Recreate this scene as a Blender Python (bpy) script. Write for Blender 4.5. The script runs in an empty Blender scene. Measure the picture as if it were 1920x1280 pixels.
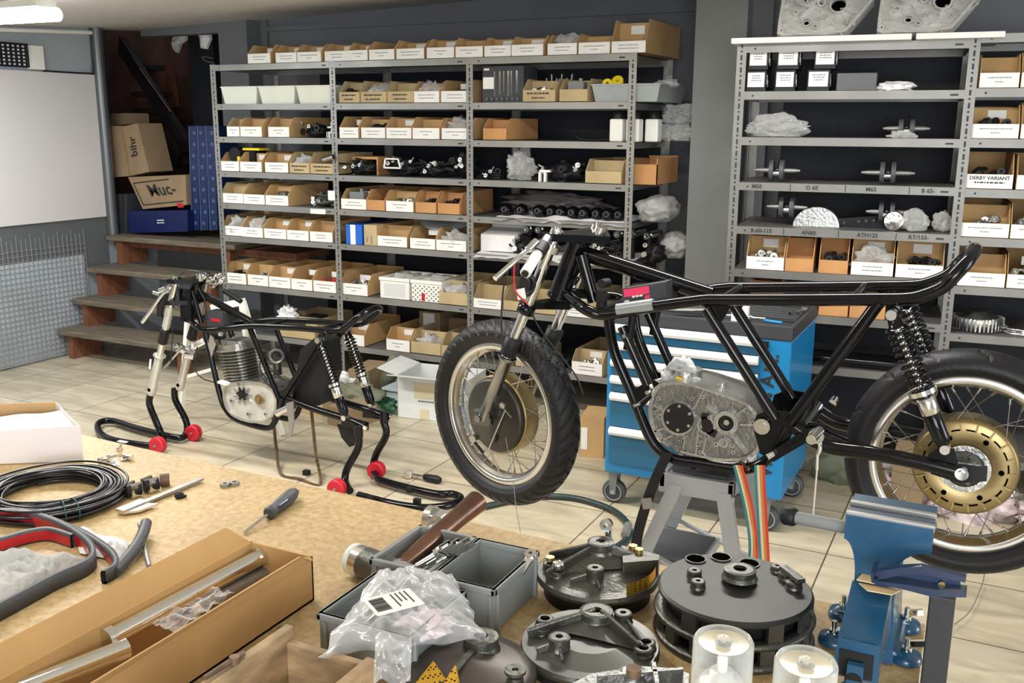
import bpy, bmesh, math, random
from mathutils import Vector, Matrix, noise
from math import sin, cos, pi, radians as R
C = bpy.context.scene
COL = C.collection

# ---------------------------------------------------------------- camera, light, exposure
CAMZ = 1.56
FPX = 1823.6
def basis(yaw=-26.461, pitch=12.587, roll=0.30):
    yaw, pitch, roll = R(yaw), R(pitch), R(roll)
    f = Vector((sin(yaw)*cos(pitch), cos(yaw)*cos(pitch), -sin(pitch)))
    r = Vector((cos(yaw), -sin(yaw), 0)); u = r.cross(f)
    return r*cos(roll)+u*sin(roll), -r*sin(roll)+u*cos(roll), f
CR, CU, CF = basis()
CAM = Vector((0, 0, CAMZ))
cd = bpy.data.cameras.new('camera'); cam = bpy.data.objects.new('camera', cd); COL.objects.link(cam)
cd.sensor_fit = 'HORIZONTAL'; cd.sensor_width = 36; cd.lens = 36*FPX/1920; cd.clip_start = 0.02
cam.matrix_world = Matrix(((CR.x, CU.x, -CF.x, 0), (CR.y, CU.y, -CF.y, 0), (CR.z, CU.z, -CF.z, CAMZ), (0, 0, 0, 1)))
C.camera = cam
C.view_settings.view_transform = 'Standard'; C.view_settings.look = 'None'
C.view_settings.gamma = 1; C.view_settings.use_curve_mapping = False
C.view_settings.exposure = 0.40
w = bpy.data.worlds.new('room_air'); C.world = w; w.use_nodes = True
w.node_tree.nodes['Background'].inputs[0].default_value = (.75, .85, 1, 1)
w.node_tree.nodes['Background'].inputs[1].default_value = .2
def area(name, loc, target, sx, sy, power, col=(1, 1, 1)):
    l = bpy.data.lights.new(name, 'AREA'); l.shape = 'RECTANGLE'; l.size = sx; l.size_y = sy
    l.energy = power; l.color = col
    o = bpy.data.objects.new(name, l); COL.objects.link(o); o.location = loc
    o.rotation_euler = (Vector(target)-Vector(loc)).to_track_quat('-Z', 'Y').to_euler()
    return o
# daylight coming in through the wide workshop door behind and to the right of the photographer
area('daylight_door', (1.0, -2.3, 1.5), (-1.8, 3.8, .9), 2.6, 1.7, 140, (.93, .97, 1))
# daylight through the side door on the right
area('daylight_side', (3.3, 2.6, 1.35), (-1, 3.2, .8), 1.6, 1.8, 62, (.92, .97, 1))
# fluorescent battens on the ceiling (their tubes are built further down)
area('batten_light', (-1.6, 1.0, 2.11), (-1.6, 1.0, 0), 1.3, .12, 9, (1, .98, .94))
area('batten_light', (-1.0, 3.1, 2.13), (-1.0, 3.1, 0), 1.3, .12, 32, (1, .98, .94))
area('batten_light', (-3.0, 2.2, 2.07), (-3.0, 2.2, 0), 1.3, .12, 52, (1, .97, .91))

# ---------------------------------------------------------------- helpers
def ray(x, y): return CR*((x-960)/FPX)+CU*((640-y)/FPX)+CF
def W(x, y, Y=None, Z=None, X=None):
    """point of a real plane (wall, shelf front, floor, bench top) seen at a spot of the photograph"""
    d = ray(x, y)
    if Y is not None: t = Y/d.y
    elif Z is not None: t = (Z-CAMZ)/d.z
    else: t = X/d.x
    return CAM+d*t
random.seed(7)
def mat(name, col, rough=.5, metal=0., var=0., vscale=8., bump=0., bscale=60., spec=None, coat=0., alpha=1., trans=0., emit=0., stretch=None):
    m = bpy.data.materials.new(name); m.use_nodes = True
    nt = m.node_tree; b = nt.nodes['Principled BSDF']
    c = tuple(col)+(1,)
    b.inputs['Base Color'].default_value = c
    b.inputs['Roughness'].default_value = rough; b.inputs['Metallic'].default_value = metal
    if spec is not None: b.inputs['Specular IOR Level'].default_value = spec
    if coat: b.inputs['Coat Weight'].default_value = coat; b.inputs['Coat Roughness'].default_value = .08
    if alpha < 1: b.inputs['Alpha'].default_value = alpha
    if trans: b.inputs['Transmission Weight'].default_value = trans
    if emit: b.inputs['Emission Color'].default_value = c; b.inputs['Emission Strength'].default_value = emit
    tc = nt.nodes.new('ShaderNodeTexCoord')
    src = tc.outputs['Object']
    if stretch:
        mp = nt.nodes.new('ShaderNodeMapping'); mp.inputs['Scale'].default_value = stretch
        nt.links.new(src, mp.inputs[0]); src = mp.outputs[0]
    if var:
        n = nt.nodes.new('ShaderNodeTexNoise'); n.inputs['Scale'].default_value = vscale; n.inputs['Detail'].default_value = 5
        nt.links.new(src, n.inputs['Vector'])
        mx = nt.nodes.new('ShaderNodeMix'); mx.data_type = 'RGBA'; mx.blend_type = 'MIX'
        rm = nt.nodes.new('ShaderNodeMapRange'); rm.inputs[1].default_value = .3; rm.inputs[2].default_value = .7
        nt.links.new(n.outputs['Fac'], rm.inputs[0]); nt.links.new(rm.outputs[0], mx.inputs[0])
        mx.inputs[6].default_value = tuple(v*(1-var) for v in col)+(1,)
        mx.inputs[7].default_value = tuple(min(1, v*(1+var)) for v in col)+(1,)
        nt.links.new(mx.outputs[2], b.inputs['Base Color'])
    if bump:
        n = nt.nodes.new('ShaderNodeTexNoise'); n.inputs['Scale'].default_value = bscale; n.inputs['Detail'].default_value = 4
        nt.links.new(src, n.inputs['Vector'])
        bp = nt.nodes.new('ShaderNodeBump'); bp.inputs['Strength'].default_value = bump; bp.inputs['Distance'].default_value = .01
        nt.links.new(n.outputs['Fac'], bp.inputs['Height']); nt.links.new(bp.outputs[0], b.inputs['Normal'])
    return m
K = {}
K['wallgrey'] = mat('grey_wall_paint', (.14, .148, .156), .75, var=.1, vscale=1.5, bump=.1)
K['wallpale'] = mat('pale_blue_grey_paint', (.33, .36, .38), .8, var=.06, vscale=2)
K['ceiling'] = mat('ceiling_plaster', (.62, .60, .57), .85, var=.05, vscale=2, bump=.1)
K['steel'] = mat('galvanised_shelf_steel', (.30, .29, .27), .42, .55, var=.12, vscale=6)
K['steeldk'] = mat('grey_shelf_tray', (.16, .16, .155), .55, .4, var=.15, vscale=4)
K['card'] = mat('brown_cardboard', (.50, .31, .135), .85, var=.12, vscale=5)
K['card2'] = mat('orange_cardboard', (.50, .25, .095), .85, var=.15, vscale=5)
K['card3'] = mat('pale_cardboard', (.48, .36, .19), .85, var=.12, vscale=6)
K['paper'] = mat('white_paper', (.80, .78, .74), .7, var=.04, vscale=9)
K['ink'] = mat('black_ink', (.02, .02, .02), .6)
K['inkgrey'] = mat('grey_print', (.22, .22, .22), .6)
K['black'] = mat('black_gloss_paint', (.004, .004, .005), .13, spec=.33)
K['blackm'] = mat('black_matt', (.010, .010, .011), .5, spec=.3)
K['rubber'] = mat('tyre_rubber', (.008, .008, .009), .5, spec=.35, bump=.12, bscale=120)
K['rubberg'] = mat('grey_rubber', (.06, .063, .07), .55, bump=.1, bscale=200)
K['chrome'] = mat('chrome', (.82, .82, .80), .07, 1.)
K['alu'] = mat('polished_aluminium', (.72, .71, .69), .22, 1., var=.06, vscale=20)
K['cast'] = mat('cast_aluminium', (.50, .50, .48), .33, 1., var=.2, vscale=14, bump=.25, bscale=90)
K['castdk'] = mat('dark_cast_magnesium', (.115, .114, .10), .36, .8, var=.2, vscale=9, bump=.15, bscale=120)
K['castmid'] = mat('shaded_cast_face', (.26, .26, .25), .34, .9, var=.25, vscale=16, bump=.3, bscale=90)  # darker cast tone; paints the recess shade on the large crankcase face
K['castlt'] = mat('bare_light_casting', (.62, .61, .58), .5, .55, var=.15, vscale=14, bump=.3, bscale=90)
K['alud'] = mat('dark_polished_alloy', (.30, .30, .295), .2, 1., var=.15, vscale=25)
K['void'] = mat('dark_hole', (.002, .002, .002), .9, spec=0)
K['gold'] = mat('gold_anodised', (.33, .245, .115), .38, .85, var=.15, vscale=12)
K['goldmesh'] = mat('dull_brass', (.42, .30, .12), .35, .85)
K['rust'] = mat('rusty_steel', (.16, .10, .06), .6, .5, var=.4, vscale=30)
K['red'] = mat('red_plastic', (.50, .010, .025), .35)
K['redtape'] = mat('red_film', (.45, .006, .02), .3, coat=.3)
K['blue'] = mat('blue_box_paint', (.003, .20, .46), .38, coat=.3)
K['bluedk'] = mat('shaded_drawer_blue', (.004, .10, .20), .4, coat=.3)  # drawer blue darkened: the less lit front is put into the colour
K['blueplastic'] = mat('blue_crate_plastic', (.003, .010, .075), .4, var=.2)
K['viseblue'] = mat('blue_hammertone', (.010, .065, .135), .3, var=.15, vscale=30, coat=.4)
K['whitebar'] = mat('aluminium_handle_bar', (.85, .85, .84), .3, .2)
K['dgrey'] = mat('dark_grey_plastic', (.035, .038, .042), .5)
K['mgrey'] = mat('mid_grey_plastic', (.20, .21, .21), .45, var=.08)
K['lgrey'] = mat('light_grey_plastic', (.33, .36, .35), .42, var=.08)
K['whiteplastic'] = mat('white_plastic', (.78, .77, .70), .4)
K['cream'] = mat('cream_plastic_tub', (.70, .71, .60), .4, var=.04)
K['steelr'] = mat('brown_grey_shelf_steel', (.19, .185, .17), .42, .5, var=.12, vscale=6)
K['wood'] = mat('stair_wood', (.15, .12, .082), .7, var=.35, vscale=6, stretch=(1, 9, 9), bump=.2)
K['woodred'] = mat('red_brown_wood', (.17, .062, .028), .65, var=.3, vscale=5, stretch=(6, 6, 1))
K['woodpale'] = mat('pale_pine', (.34, .23, .12), .7, var=.45, vscale=9, stretch=(2, 2, 6))
K['plywood'] = mat('bench_chipboard', (.40, .265, .12), .75)
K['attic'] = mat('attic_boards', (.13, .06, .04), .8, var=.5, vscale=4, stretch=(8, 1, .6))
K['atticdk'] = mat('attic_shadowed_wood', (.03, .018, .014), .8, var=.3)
K['whiteboard'] = mat('white_panel_board', (.60, .57, .56), .45, var=.03, vscale=1.2)
K['meshpanel'] = mat('galvanised_wire', (.50, .52, .52), .35, .7)
K['cloth'] = mat('grey_rag', (.42, .42, .40), .95, var=.12, vscale=12, bump=.3, bscale=150)
K['sheet'] = mat('white_sheet', (.78, .76, .75), .8, var=.04)
K['cable'] = mat('black_cable', (.012, .012, .014), .33)
K['green'] = mat('green_tie', (.02, .09, .06), .5)
K['olive'] = mat('olive_fabric', (.16, .17, .11), .9, var=.2)
K['yellow'] = mat('yellow_plastic', (.80, .62, .02), .4)
K['bluecard'] = mat('blue_printed_card', (.01, .12, .55), .5)
K['navycard'] = mat('navy_tile_carton', (.006, .020, .085), .45, var=.2)
K['copper'] = mat('heat_tinted_copper', (.25, .145, .11), .2, 1., var=.5, vscale=9)
K['leather'] = mat('paper_gasket', (.62, .45, .24), .8)
K['glow'] = mat('fluorescent_tube', (.88, .95, 1), .4, emit=14)
def film(name, tint=(.9, .9, .9), op=.25, rough=.18):
    m = bpy.data.materials.new(name); m.use_nodes = True; nt = m.node_tree; nt.nodes.clear()
    o = nt.nodes.new('ShaderNodeOutputMaterial'); mix = nt.nodes.new('ShaderNodeMixShader')
    t = nt.nodes.new('ShaderNodeBsdfTransparent'); g = nt.nodes.new('ShaderNodeBsdfPrincipled')
    g.inputs['Base Color'].default_value = tuple(tint)+(1,); g.inputs['Roughness'].default_value = rough
    g.inputs['Specular IOR Level'].default_value = .9
    lw = nt.nodes.new('ShaderNodeLayerWeight'); lw.inputs[0].default_value = .45
    mr = nt.nodes.new('ShaderNodeMapRange'); mr.inputs[3].default_value = op; mr.inputs[4].default_value = min(1, op+.6)
    nt.links.new(lw.outputs['Facing'], mr.inputs[0]); nt.links.new(mr.outputs[0], mix.inputs[0])
    nt.links.new(t.outputs[0], mix.inputs[1]); nt.links.new(g.outputs[0], mix.inputs[2]); nt.links.new(mix.outputs[0], o.inputs[0])
    return m
K['film'] = film('clear_film', (.9, .9, .9), .10, .10); K['film2'] = film('milky_film', (.85, .85, .82), .20, .12)
K['cap'] = film('clear_cap', (.85, .86, .8), .12, .1)

def V(*a): return Vector(a)
SING = {'frame_bolts': 'frame_bolt', 'cover_bolts': 'cover_bolt', 'brass_nuts': 'brass_nut', 'bright_fittings': 'bright_fitting', 'hole_rims': 'hole_rim', 'jaw_plates': 'jaw_plate', 'holes': 'hole', 'openings': 'opening', 'bosses': 'boss', 'tools': 'tool'}
class M:
    """collects shapes; build() links them as ONE mesh object"""
    def __init__(s, T=None): s.v = []; s.f = []; s.m = []; s.s = []; s.T = T
    def add(s, vs, fs, mi=0, sm=False):
        n = len(s.v)
        s.v += [tuple(s.T @ Vector(p)) if s.T else tuple(p) for p in vs]
        for f in fs: s.f.append([i+n for i in f]); s.m.append(mi); s.s.append(sm)
    def box(s, a, b, mi=0):
        """axis aligned box between two corners"""
        x0, y0, z0 = [min(p, q) for p, q in zip(a, b)]; x1, y1, z1 = [max(p, q) for p, q in zip(a, b)]
        s.add([(x0, y0, z0), (x1, y0, z0), (x1, y1, z0), (x0, y1, z0), (x0, y0, z1), (x1, y0, z1), (x1, y1, z1), (x0, y1, z1)],
              [(3, 2, 1, 0), (4, 5, 6, 7), (0, 1, 5, 4), (1, 2, 6, 5), (2, 3, 7, 6), (3, 0, 4, 7)], mi)
    def obox(s, o, a, b, c, mi=0):
        """box from corner o with edge vectors a, b, c"""
        o, a, b, c = map(Vector, (o, a, b, c))
        s.add([o, o+a, o+a+b, o+b, o+c, o+a+c, o+a+b+c, o+b+c],
              [(3, 2, 1, 0), (4, 5, 6, 7), (0, 1, 5, 4), (1, 2, 6, 5), (2, 3, 7, 6), (3, 0, 4, 7)], mi)
    def bar(s, p, q, wdt, thk, up=(0, 0, 1), mi=0):
        p, q = Vector(p), Vector(q); d = (q-p); n = d.cross(Vector(up)).normalized()*wdt; u = n.cross(d).normalized()*thk
        s.obox(p-n/2-u/2, d, n, u, mi)
    def prism(s, poly, d, mi=0, sm=False):
        """polygon of 3d points extruded by vector d"""
        poly = [Vector(p) for p in poly]; d = Vector(d); n = len(poly)
        s.add(poly+[p+d for p in poly], [list(range(n))[::-1], list(range(n, 2*n))], mi)
        s.add(poly+[p+d for p in poly], [(i, (i+1) % n, (i+1) % n+n, i+n) for i in range(n)], mi, sm)
    def tube(s, pts, r, seg=12, mi=0, smooth=0, closed=False, sm=True):
        pts = [Vector(p) for p in pts]
        if smooth: pts = spline(pts, smooth, closed)
        n = len(pts); rr = r if isinstance(r, (list, tuple)) else None
        vs = []; fs = []; prev = None
        for i, p in enumerate(pts):
            a = pts[(i-1) % n] if (closed or i) else p; b = pts[(i+1) % n] if (closed or i < n-1) else p
            t = (b-a).normalized() if (b-a).length > 1e-9 else Vector((0, 0, 1))
            if prev is None:
                u = t.cross(Vector((0, 0, 1)));
                if u.length < .05: u = t.cross(Vector((0, 1, 0)))
                u.normalize()
            else:
                u = prev-t*prev.dot(t)
                if u.length < 1e-6: u = t.orthogonal()
                u.normalize()
            prev = u; w_ = t.cross(u)
            q = (rr[min(i, len(rr)-1)] if not smooth else rr[0]+(rr[-1]-rr[0])*i/max(1, n-1)) if rr else r
            vs += [p+(u*cos(2*pi*k/seg)+w_*sin(2*pi*k/seg))*q for k in range(seg)]
        for i in range(n if closed else n-1):
            for k in range(seg):
                j = (i+1) % n
                fs.append((i*seg+k, i*seg+(k+1) % seg, j*seg+(k+1) % seg, j*seg+k))
        s.add(vs, fs, mi, sm)
        if not closed:
            s.add(vs[:seg], [list(range(seg))[::-1]], mi); s.add(vs[-seg:], [list(range(seg))], mi)
    def lathe(s, prof, o=(0, 0, 0), ax=(0, 0, 1), seg=32, mi=0, sm=True, closed=False, a0=0, a1=2*pi, sharp=False):
        """profile [(radius, height)] turned round ax"""
        if sharp:
            for p, q in zip(prof, prof[1:]): s.lathe([p, q], o, ax, seg, mi, sm, False, a0, a1)
            return
        o = Vector(o); ax = Vector(ax).normalized(); u = ax.orthogonal().normalized()
        if abs(ax.z) < .9: u = (Vector((0, 0, 1))-ax*ax.z).normalized()
        w_ = ax.cross(u); n = len(prof); full = abs(a1-a0-2*pi) < 1e-6; ns = seg if full else seg+1
        vs = []
        for k in range(ns):
            a = a0+(a1-a0)*k/seg; d = u*cos(a)+w_*sin(a)
            vs += [o+d*r+ax*h for r, h in prof]
        fs = []
        for k in range(seg):
            k2 = (k+1) % ns
            for i in range(n if closed else n-1):
                j = (i+1) % n
                fs.append((k*n+i, k2*n+i, k2*n+j, k*n+j))
        s.add(vs, fs, mi, sm)
    def cyl(s, p, q, r, seg=20, mi=0, r2=None):
        p, q = Vector(p), Vector(q); h = (q-p).length; r2 = r if r2 is None else r2
        s.lathe([(0, 0), (r, 0)], p, q-p, seg, mi, False); s.lathe([(r, 0), (r2, h)], p, q-p, seg, mi); s.lathe([(r2, h), (0, h)], p, q-p, seg, mi, False)
    def ring(s, o, ax, r0, r1, h, seg=32, mi=0):
        s.lathe([(r0, 0), (r1, 0), (r1, h), (r0, h)], o, ax, seg, mi, False, True)
    def grid(s, fn, nu, nv, mi=0, sm=True, thick=0):
        vs = [Vector(fn(i/nu, j/nv)) for j in range(nv+1) for i in range(nu+1)]
        fs = [(j*(nu+1)+i, j*(nu+1)+i+1, (j+1)*(nu+1)+i+1, (j+1)*(nu+1)+i) for j in range(nv) for i in range(nu)]
        s.add(vs, fs, mi, sm)
    def blob(s, c, size, seed=0, crumple=.25, mi=0, sub=3, flat=True, freq=2.2, sm=True):
        bm = bmesh.new(); bmesh.ops.create_icosphere(bm, subdivisions=sub, radius=1)
        c = Vector(c); off = Vector((seed*3.1, seed*1.7, seed*.9)); vs = []
        for v in bm.verts:
            k = 1+crumple*(noise.noise(v.co*freq+off)*1.5+(.35-abs(noise.noise(v.co*freq*1.8+off))*1.6)*.9+noise.noise(v.co*freq*3.4+off)*.5)
            p = Vector((v.co.x*size[0]*k, v.co.y*size[1]*k, v.co.z*size[2]*k))
            if flat and p.z < -size[2]*.8: p.z = -size[2]*.8
            vs.append(c+p)
        s.add(vs, [[v.index for v in f.verts] for f in bm.faces], mi, sm); bm.free()
    def pieces(s):
        """sets of faces that lie apart from each other"""
        par = list(range(len(s.v)))
        def find(i):
            while par[i] != i: par[i] = par[par[i]]; i = par[i]
            return i
        for f in s.f:
            r0 = find(f[0])
            for i in f[1:]: par[find(i)] = r0
        isl = {}
        for k, f in enumerate(s.f): isl.setdefault(find(f[0]), []).append(k)
        L = list(isl.values())
        if len(L) < 2 or len(L) > 160: return None
        bb = []
        for fs in L:
            P = [s.v[i] for k in fs for i in s.f[k]]; lo = [min(p[j] for p in P) for j in range(3)]; hi = [max(p[j] for p in P) for j in range(3)]
            bb.append((lo, hi, max(h-l for h, l in zip(hi, lo))))
        g = list(range(len(L)))
        def fd(i):
            while g[i] != i: i = g[i]
            return i
        for i in range(len(L)):
            for j in range(i+1, len(L)):
                if fd(i) == fd(j): continue
                A, Bb = bb[i], bb[j]; d = math.sqrt(sum(max(0, A[0][k]-Bb[1][k], Bb[0][k]-A[1][k])**2 for k in range(3)))
                if d <= max(.0195, .5*max(A[2], Bb[2])): g[fd(i)] = fd(j)
        out = {}
        for i in range(len(L)): out.setdefault(fd(i), []).extend(L[i])
        return list(out.values()) if len(out) > 1 else None
    def build(s, name, mats, parent=None, bevel=0, auto=True, pivot=None, split=True):
        if parent is not None and split and len(s.v) < 20000 and not any(w in name for w in ('print', 'writing', 'pattern', 'letter', 'perfor', 'mark', 'barcode', 'spoke', 'tread', 'hoses')):
            ps = s.pieces()
            if ps and len(ps) <= 40:
                first = None
                for fs in ps:
                    q = M(); mp = {}
                    for k in sorted(fs):
                        f = []
                        for i in s.f[k]:
                            if i not in mp: mp[i] = len(q.v); q.v.append(s.v[i])
                            f.append(mp[i])
                        q.f.append(f); q.m.append(s.m[k]); q.s.append(s.s[k])
                    o = q.build(SING.get(name, name), mats, parent, bevel, split=False); first = first or o
                return first
        me = bpy.data.meshes.new(name)
        if pivot is None and parent is None and s.v:
            xs, ys, zs = zip(*s.v); pivot = Vector(((min(xs)+max(xs))/2, (min(ys)+max(ys))/2, min(zs)))
        base = WL(parent) if parent is not None else pivot
        me.from_pydata([tuple(Vector(p)-base) for p in s.v], [], s.f)
        if not isinstance(mats, (list, tuple)): mats = [mats]
        for m in mats: me.materials.append(K[m] if isinstance(m, str) else m)
        me.polygons.foreach_set('material_index', s.m); me.polygons.foreach_set('use_smooth', s.s)
        me.update()
        o = bpy.data.objects.new(name, me); COL.objects.link(o)
        if parent is not None: o.parent = parent
        else: o.location = base
        if bevel:
            b = o.modifiers.new('bevel', 'BEVEL'); b.width = bevel; b.segments = 2; b.limit_method = 'ANGLE'
        return o
def WL(o):
    p = Vector((0, 0, 0))
    while o is not None: p += o.location; o = o.parent
    return p
def spline(pts, n, closed=False):
    out = []; m = len(pts); rng = range(m if closed else m-1)
    for i in rng:
        p0 = pts[(i-1) % m] if (closed or i) else pts[0]*2-pts[1]
        p1 = pts[i]; p2 = pts[(i+1) % m]; p3 = pts[(i+2) % m] if (closed or i+2 < m) else pts[-1]*2-pts[-2]
        for k in range(n):
            t = k/n
            out.append(.5*((2*p1)+(p2-p0)*t+(2*p0-5*p1+4*p2-p3)*t*t+(3*p1-p0-3*p2+p3)*t**3))
    if not closed: out.append(pts[-1])
    return out
def tag(o, label, cat, group=None, kind=None):
    o['label'] = label; o['category'] = cat
    if group: o['group'] = group
    if kind: o['kind'] = kind
    return o
def thing(name, loc, label, cat, group=None):
    o = bpy.data.objects.new(name, None); COL.objects.link(o); o.location = loc; o.empty_display_size = .05
    return tag(o, label, cat, group)
def struct(mb, name, m, **k):
    o = mb.build(name, m, **k); o['kind'] = 'structure'; return o
FONTC = {}
def text_mesh(s, size, depth=0.0006, bold=False):
    key = (s, size)
    if key in FONTC: return FONTC[key]
    cu = bpy.data.curves.new('txt', 'FONT'); cu.body = s; cu.size = size; cu.extrude = depth; cu.align_x = 'CENTER'; cu.align_y = 'CENTER'
    if bold: cu.offset = size*.02
    cu.resolution_u = 2
    o = bpy.data.objects.new('txt', cu); COL.objects.link(o)
    bpy.context.view_layer.update()
    dg = bpy.context.evaluated_depsgraph_get(); me = bpy.data.meshes.new_from_object(o.evaluated_get(dg))
    v = [x.co.copy() for x in me.vertices]; f = [list(p.vertices) for p in me.polygons]
    bpy.data.objects.remove(o); bpy.data.curves.remove(cu); bpy.data.meshes.remove(me)
    FONTC[key] = (v, f); return v, f
def put_text(mb, s, size, o, ux, uy, mi=0, bold=False):
    """lettering centred at o, running along ux with uy up"""
    v, f = text_mesh(s, size, bold=bold); ux = Vector(ux).normalized(); uy = Vector(uy).normalized(); n = ux.cross(uy); o = Vector(o)
    mb.add([o+ux*p.x+uy*p.y+n*p.z for p in v], f, mi)
def scribble(mb, o, ux, uy, wdt, h, rows, rnd, mi=0, fill=.8):
    """rows of short dark strokes: print too small to read"""
    ux = Vector(ux); uy = Vector(uy); n = ux.cross(uy)
    for k in range(rows):
        yy = h*(.5-(k+.5)/rows); x = -wdt*fill/2*rnd.uniform(.6, 1)
        end = -x
        while x < end:
            l = rnd.uniform(.3, 1.3)*h/rows*.9
            t = h/rows*.2
            mb.obox(Vector(o)+ux*x+uy*(yy-t)+n*.0002, ux*min(l, end-x+.001), uy*t*2, n*.0008, mi); x += l+h/rows*.25
XA, YA, ZA = V(1, 0, 0), V(0, 1, 0), V(0, 0, 1)
# ---------------------------------------------------------------- room shell
def tile_mat():
    m = mat('beige_floor_tiles', (.52, .46, .36), .32); nt = m.node_tree; b = nt.nodes['Principled BSDF']
    g = nt.nodes.new('ShaderNodeNewGeometry'); mp = nt.nodes.new('ShaderNodeMapping'); mp.vector_type = 'POINT'
    mp.inputs['Location'].default_value = (.448+.445*14, -3.10+.445*12, 0)
    nt.links.new(g.outputs['Position'], mp.inputs[0])
    br = nt.nodes.new('ShaderNodeTexBrick'); br.offset = 0; br.squash = 1
    br.inputs['Scale'].default_value = 1; br.inputs['Mortar Size'].default_value = .0032; br.inputs['Mortar Smooth'].default_value = .3
    br.inputs['Brick Width'].default_value = .445; br.inputs['Row Height'].default_value = .445; br.inputs['Bias'].default_value = 0
    br.inputs['Color1'].default_value = (.50, .425, .295, 1); br.inputs['Color2'].default_value = (.60, .525, .385, 1); br.inputs['Mortar'].default_value = (.10, .085, .065, 1)
    nt.links.new(mp.outputs[0], br.inputs['Vector'])
    n = nt.nodes.new('ShaderNodeTexNoise'); n.inputs['Scale'].default_value = 3.5; n.inputs['Detail'].default_value = 8; n.inputs['Distortion'].default_value = .8
    mp2 = nt.nodes.new('ShaderNodeMapping'); mp2.inputs['Scale'].default_value = (1, 3.4, 1); nt.links.new(g.outputs['Position'], mp2.inputs[0]); nt.links.new(mp2.outputs[0], n.inputs['Vector'])
    cr = nt.nodes.new('ShaderNodeMapRange'); cr.inputs[1].default_value = .35; cr.inputs[2].default_value = .7; cr.inputs[3].default_value = .74; cr.inputs[4].default_value = 1.12
    nt.links.new(n.outputs['Fac'], cr.inputs[0])
    mx = nt.nodes.new('ShaderNodeMix'); mx.data_type = 'RGBA'; mx.blend_type = 'MULTIPLY'; mx.inputs[0].default_value = 1
    nt.links.new(br.outputs['Color'], mx.inputs[6]); nt.links.new(cr.outputs[0], mx.inputs[7]); nt.links.new(mx.outputs[2], b.inputs['Base Color'])
    bp = nt.nodes.new('ShaderNodeBump'); bp.inputs['Strength'].default_value = .3; bp.inputs['Distance'].default_value = .003
    nt.links.new(br.outputs['Fac'], bp.inputs['Height']); bp.invert = True; nt.links.new(bp.outputs[0], b.inputs['Normal'])
    return m
K['tiles'] = tile_mat()
XL, YO, YB, XR, YF = -5.63, 5.32, 5.48, 3.6, -2.6
mb = M(); mb.box((XL-.1, YF, -.1), (XR, 6.0, 0)); struct(mb, 'floor', 'tiles')
def ceilz(x, y): return 2.205+.03*(x-XL)+.06*(max(y, 3.0)-5.32)
mb = M(); xs = [XL-.1, -3, 0, XR]; ys = [YF, 3.0, 5.0, 7.4]
for i in range(3):
    for j in range(3):
        q = [(xs[i], ys[j]), (xs[i+1], ys[j]), (xs[i+1], ys[j+1]), (xs[i], ys[j+1])]
        mb.prism([(x, y, ceilz(x, y)) for x, y in q], (0, 0, .08))
struct(mb, 'ceiling', 'ceiling')
mb = M(); mb.box((XL-.1, YF, 0), (XL, 4.93, 2.3)); mb.box((XL-.1, 4.93, 0), (XL, 5.42, .745)); struct(mb, 'wall_left', 'wallpale')
mb = M(); mb.box((XL, YO, 0), (-4.905, YO+.1, .745)); mb.box((XL, YO, 2.16), (-4.905, YO+.1, 2.4)); struct(mb, 'wall_opening', 'wallgrey')
mb = M(); mb.box((-4.905, YO, 0), (-4.655, YB+.2, 2.6)); struct(mb, 'wall_pillar_left', 'wallgrey')
mb = M(); mb.box((-4.655, YB, 0), (-1.2, YB+.1, 2.6)); struct(mb, 'wall_back', 'wallgrey')
mb = M(); mb.box((-4.655, YB-.02, 0), (-4.60, YB, 2.28)); mb.box((-4.60, YB-.02, 2.17), (-1.45, YB, 2.2)); struct(mb, 'trim_1', 'wallgrey')
mb = M(); mb.box((-1.436, 4.9, 0), (-1.18, YB, 2.6)); struct(mb, 'wall_pillar_right', mat('pillar_grey_paint', (.19, .20, .19), .75, var=.08, vscale=1.2))
mb = M(); mb.box((-1.18, 5.0, 0), (-1.08, 5.1, 2.6)); mb.box((-1.08, 5.06, 0), (XR, 5.16, 2.6)); struct(mb, 'wall_back_right', 'wallgrey')
mb = M(); mb.box((XR, YF, 0), (XR+.1, 1.5, 2.6)); mb.box((XR, 3.8, 0), (XR+.1, 5.2, 2.6)); mb.box((XR, 1.5, 2.25), (XR+.1, 3.8, 2.6)); struct(mb, 'wall_right', 'wallpale')
mb = M(); mb.box((XL-.1, YF-.1, 0), (-.2, YF, 2.6)); mb.box((3.4, YF-.1, 0), (XR, YF, 2.6)); mb.box((-.2, YF-.1, 2.3), (3.4, YF, 2.6)); struct(mb, 'wall_front', 'wallpale')
# store room behind the opening
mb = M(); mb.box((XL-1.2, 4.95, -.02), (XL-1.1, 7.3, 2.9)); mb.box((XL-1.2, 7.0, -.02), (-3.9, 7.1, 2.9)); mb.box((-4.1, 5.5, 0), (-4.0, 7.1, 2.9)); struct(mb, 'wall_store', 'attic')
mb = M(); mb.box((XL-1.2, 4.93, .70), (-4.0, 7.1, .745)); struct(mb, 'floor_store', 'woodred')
mb = M(); mb.box((XL-1.2, 4.93, 0), (XL-.1, 5.0, 2.9)); struct(mb, 'wall_store_side', 'atticdk')

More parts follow.
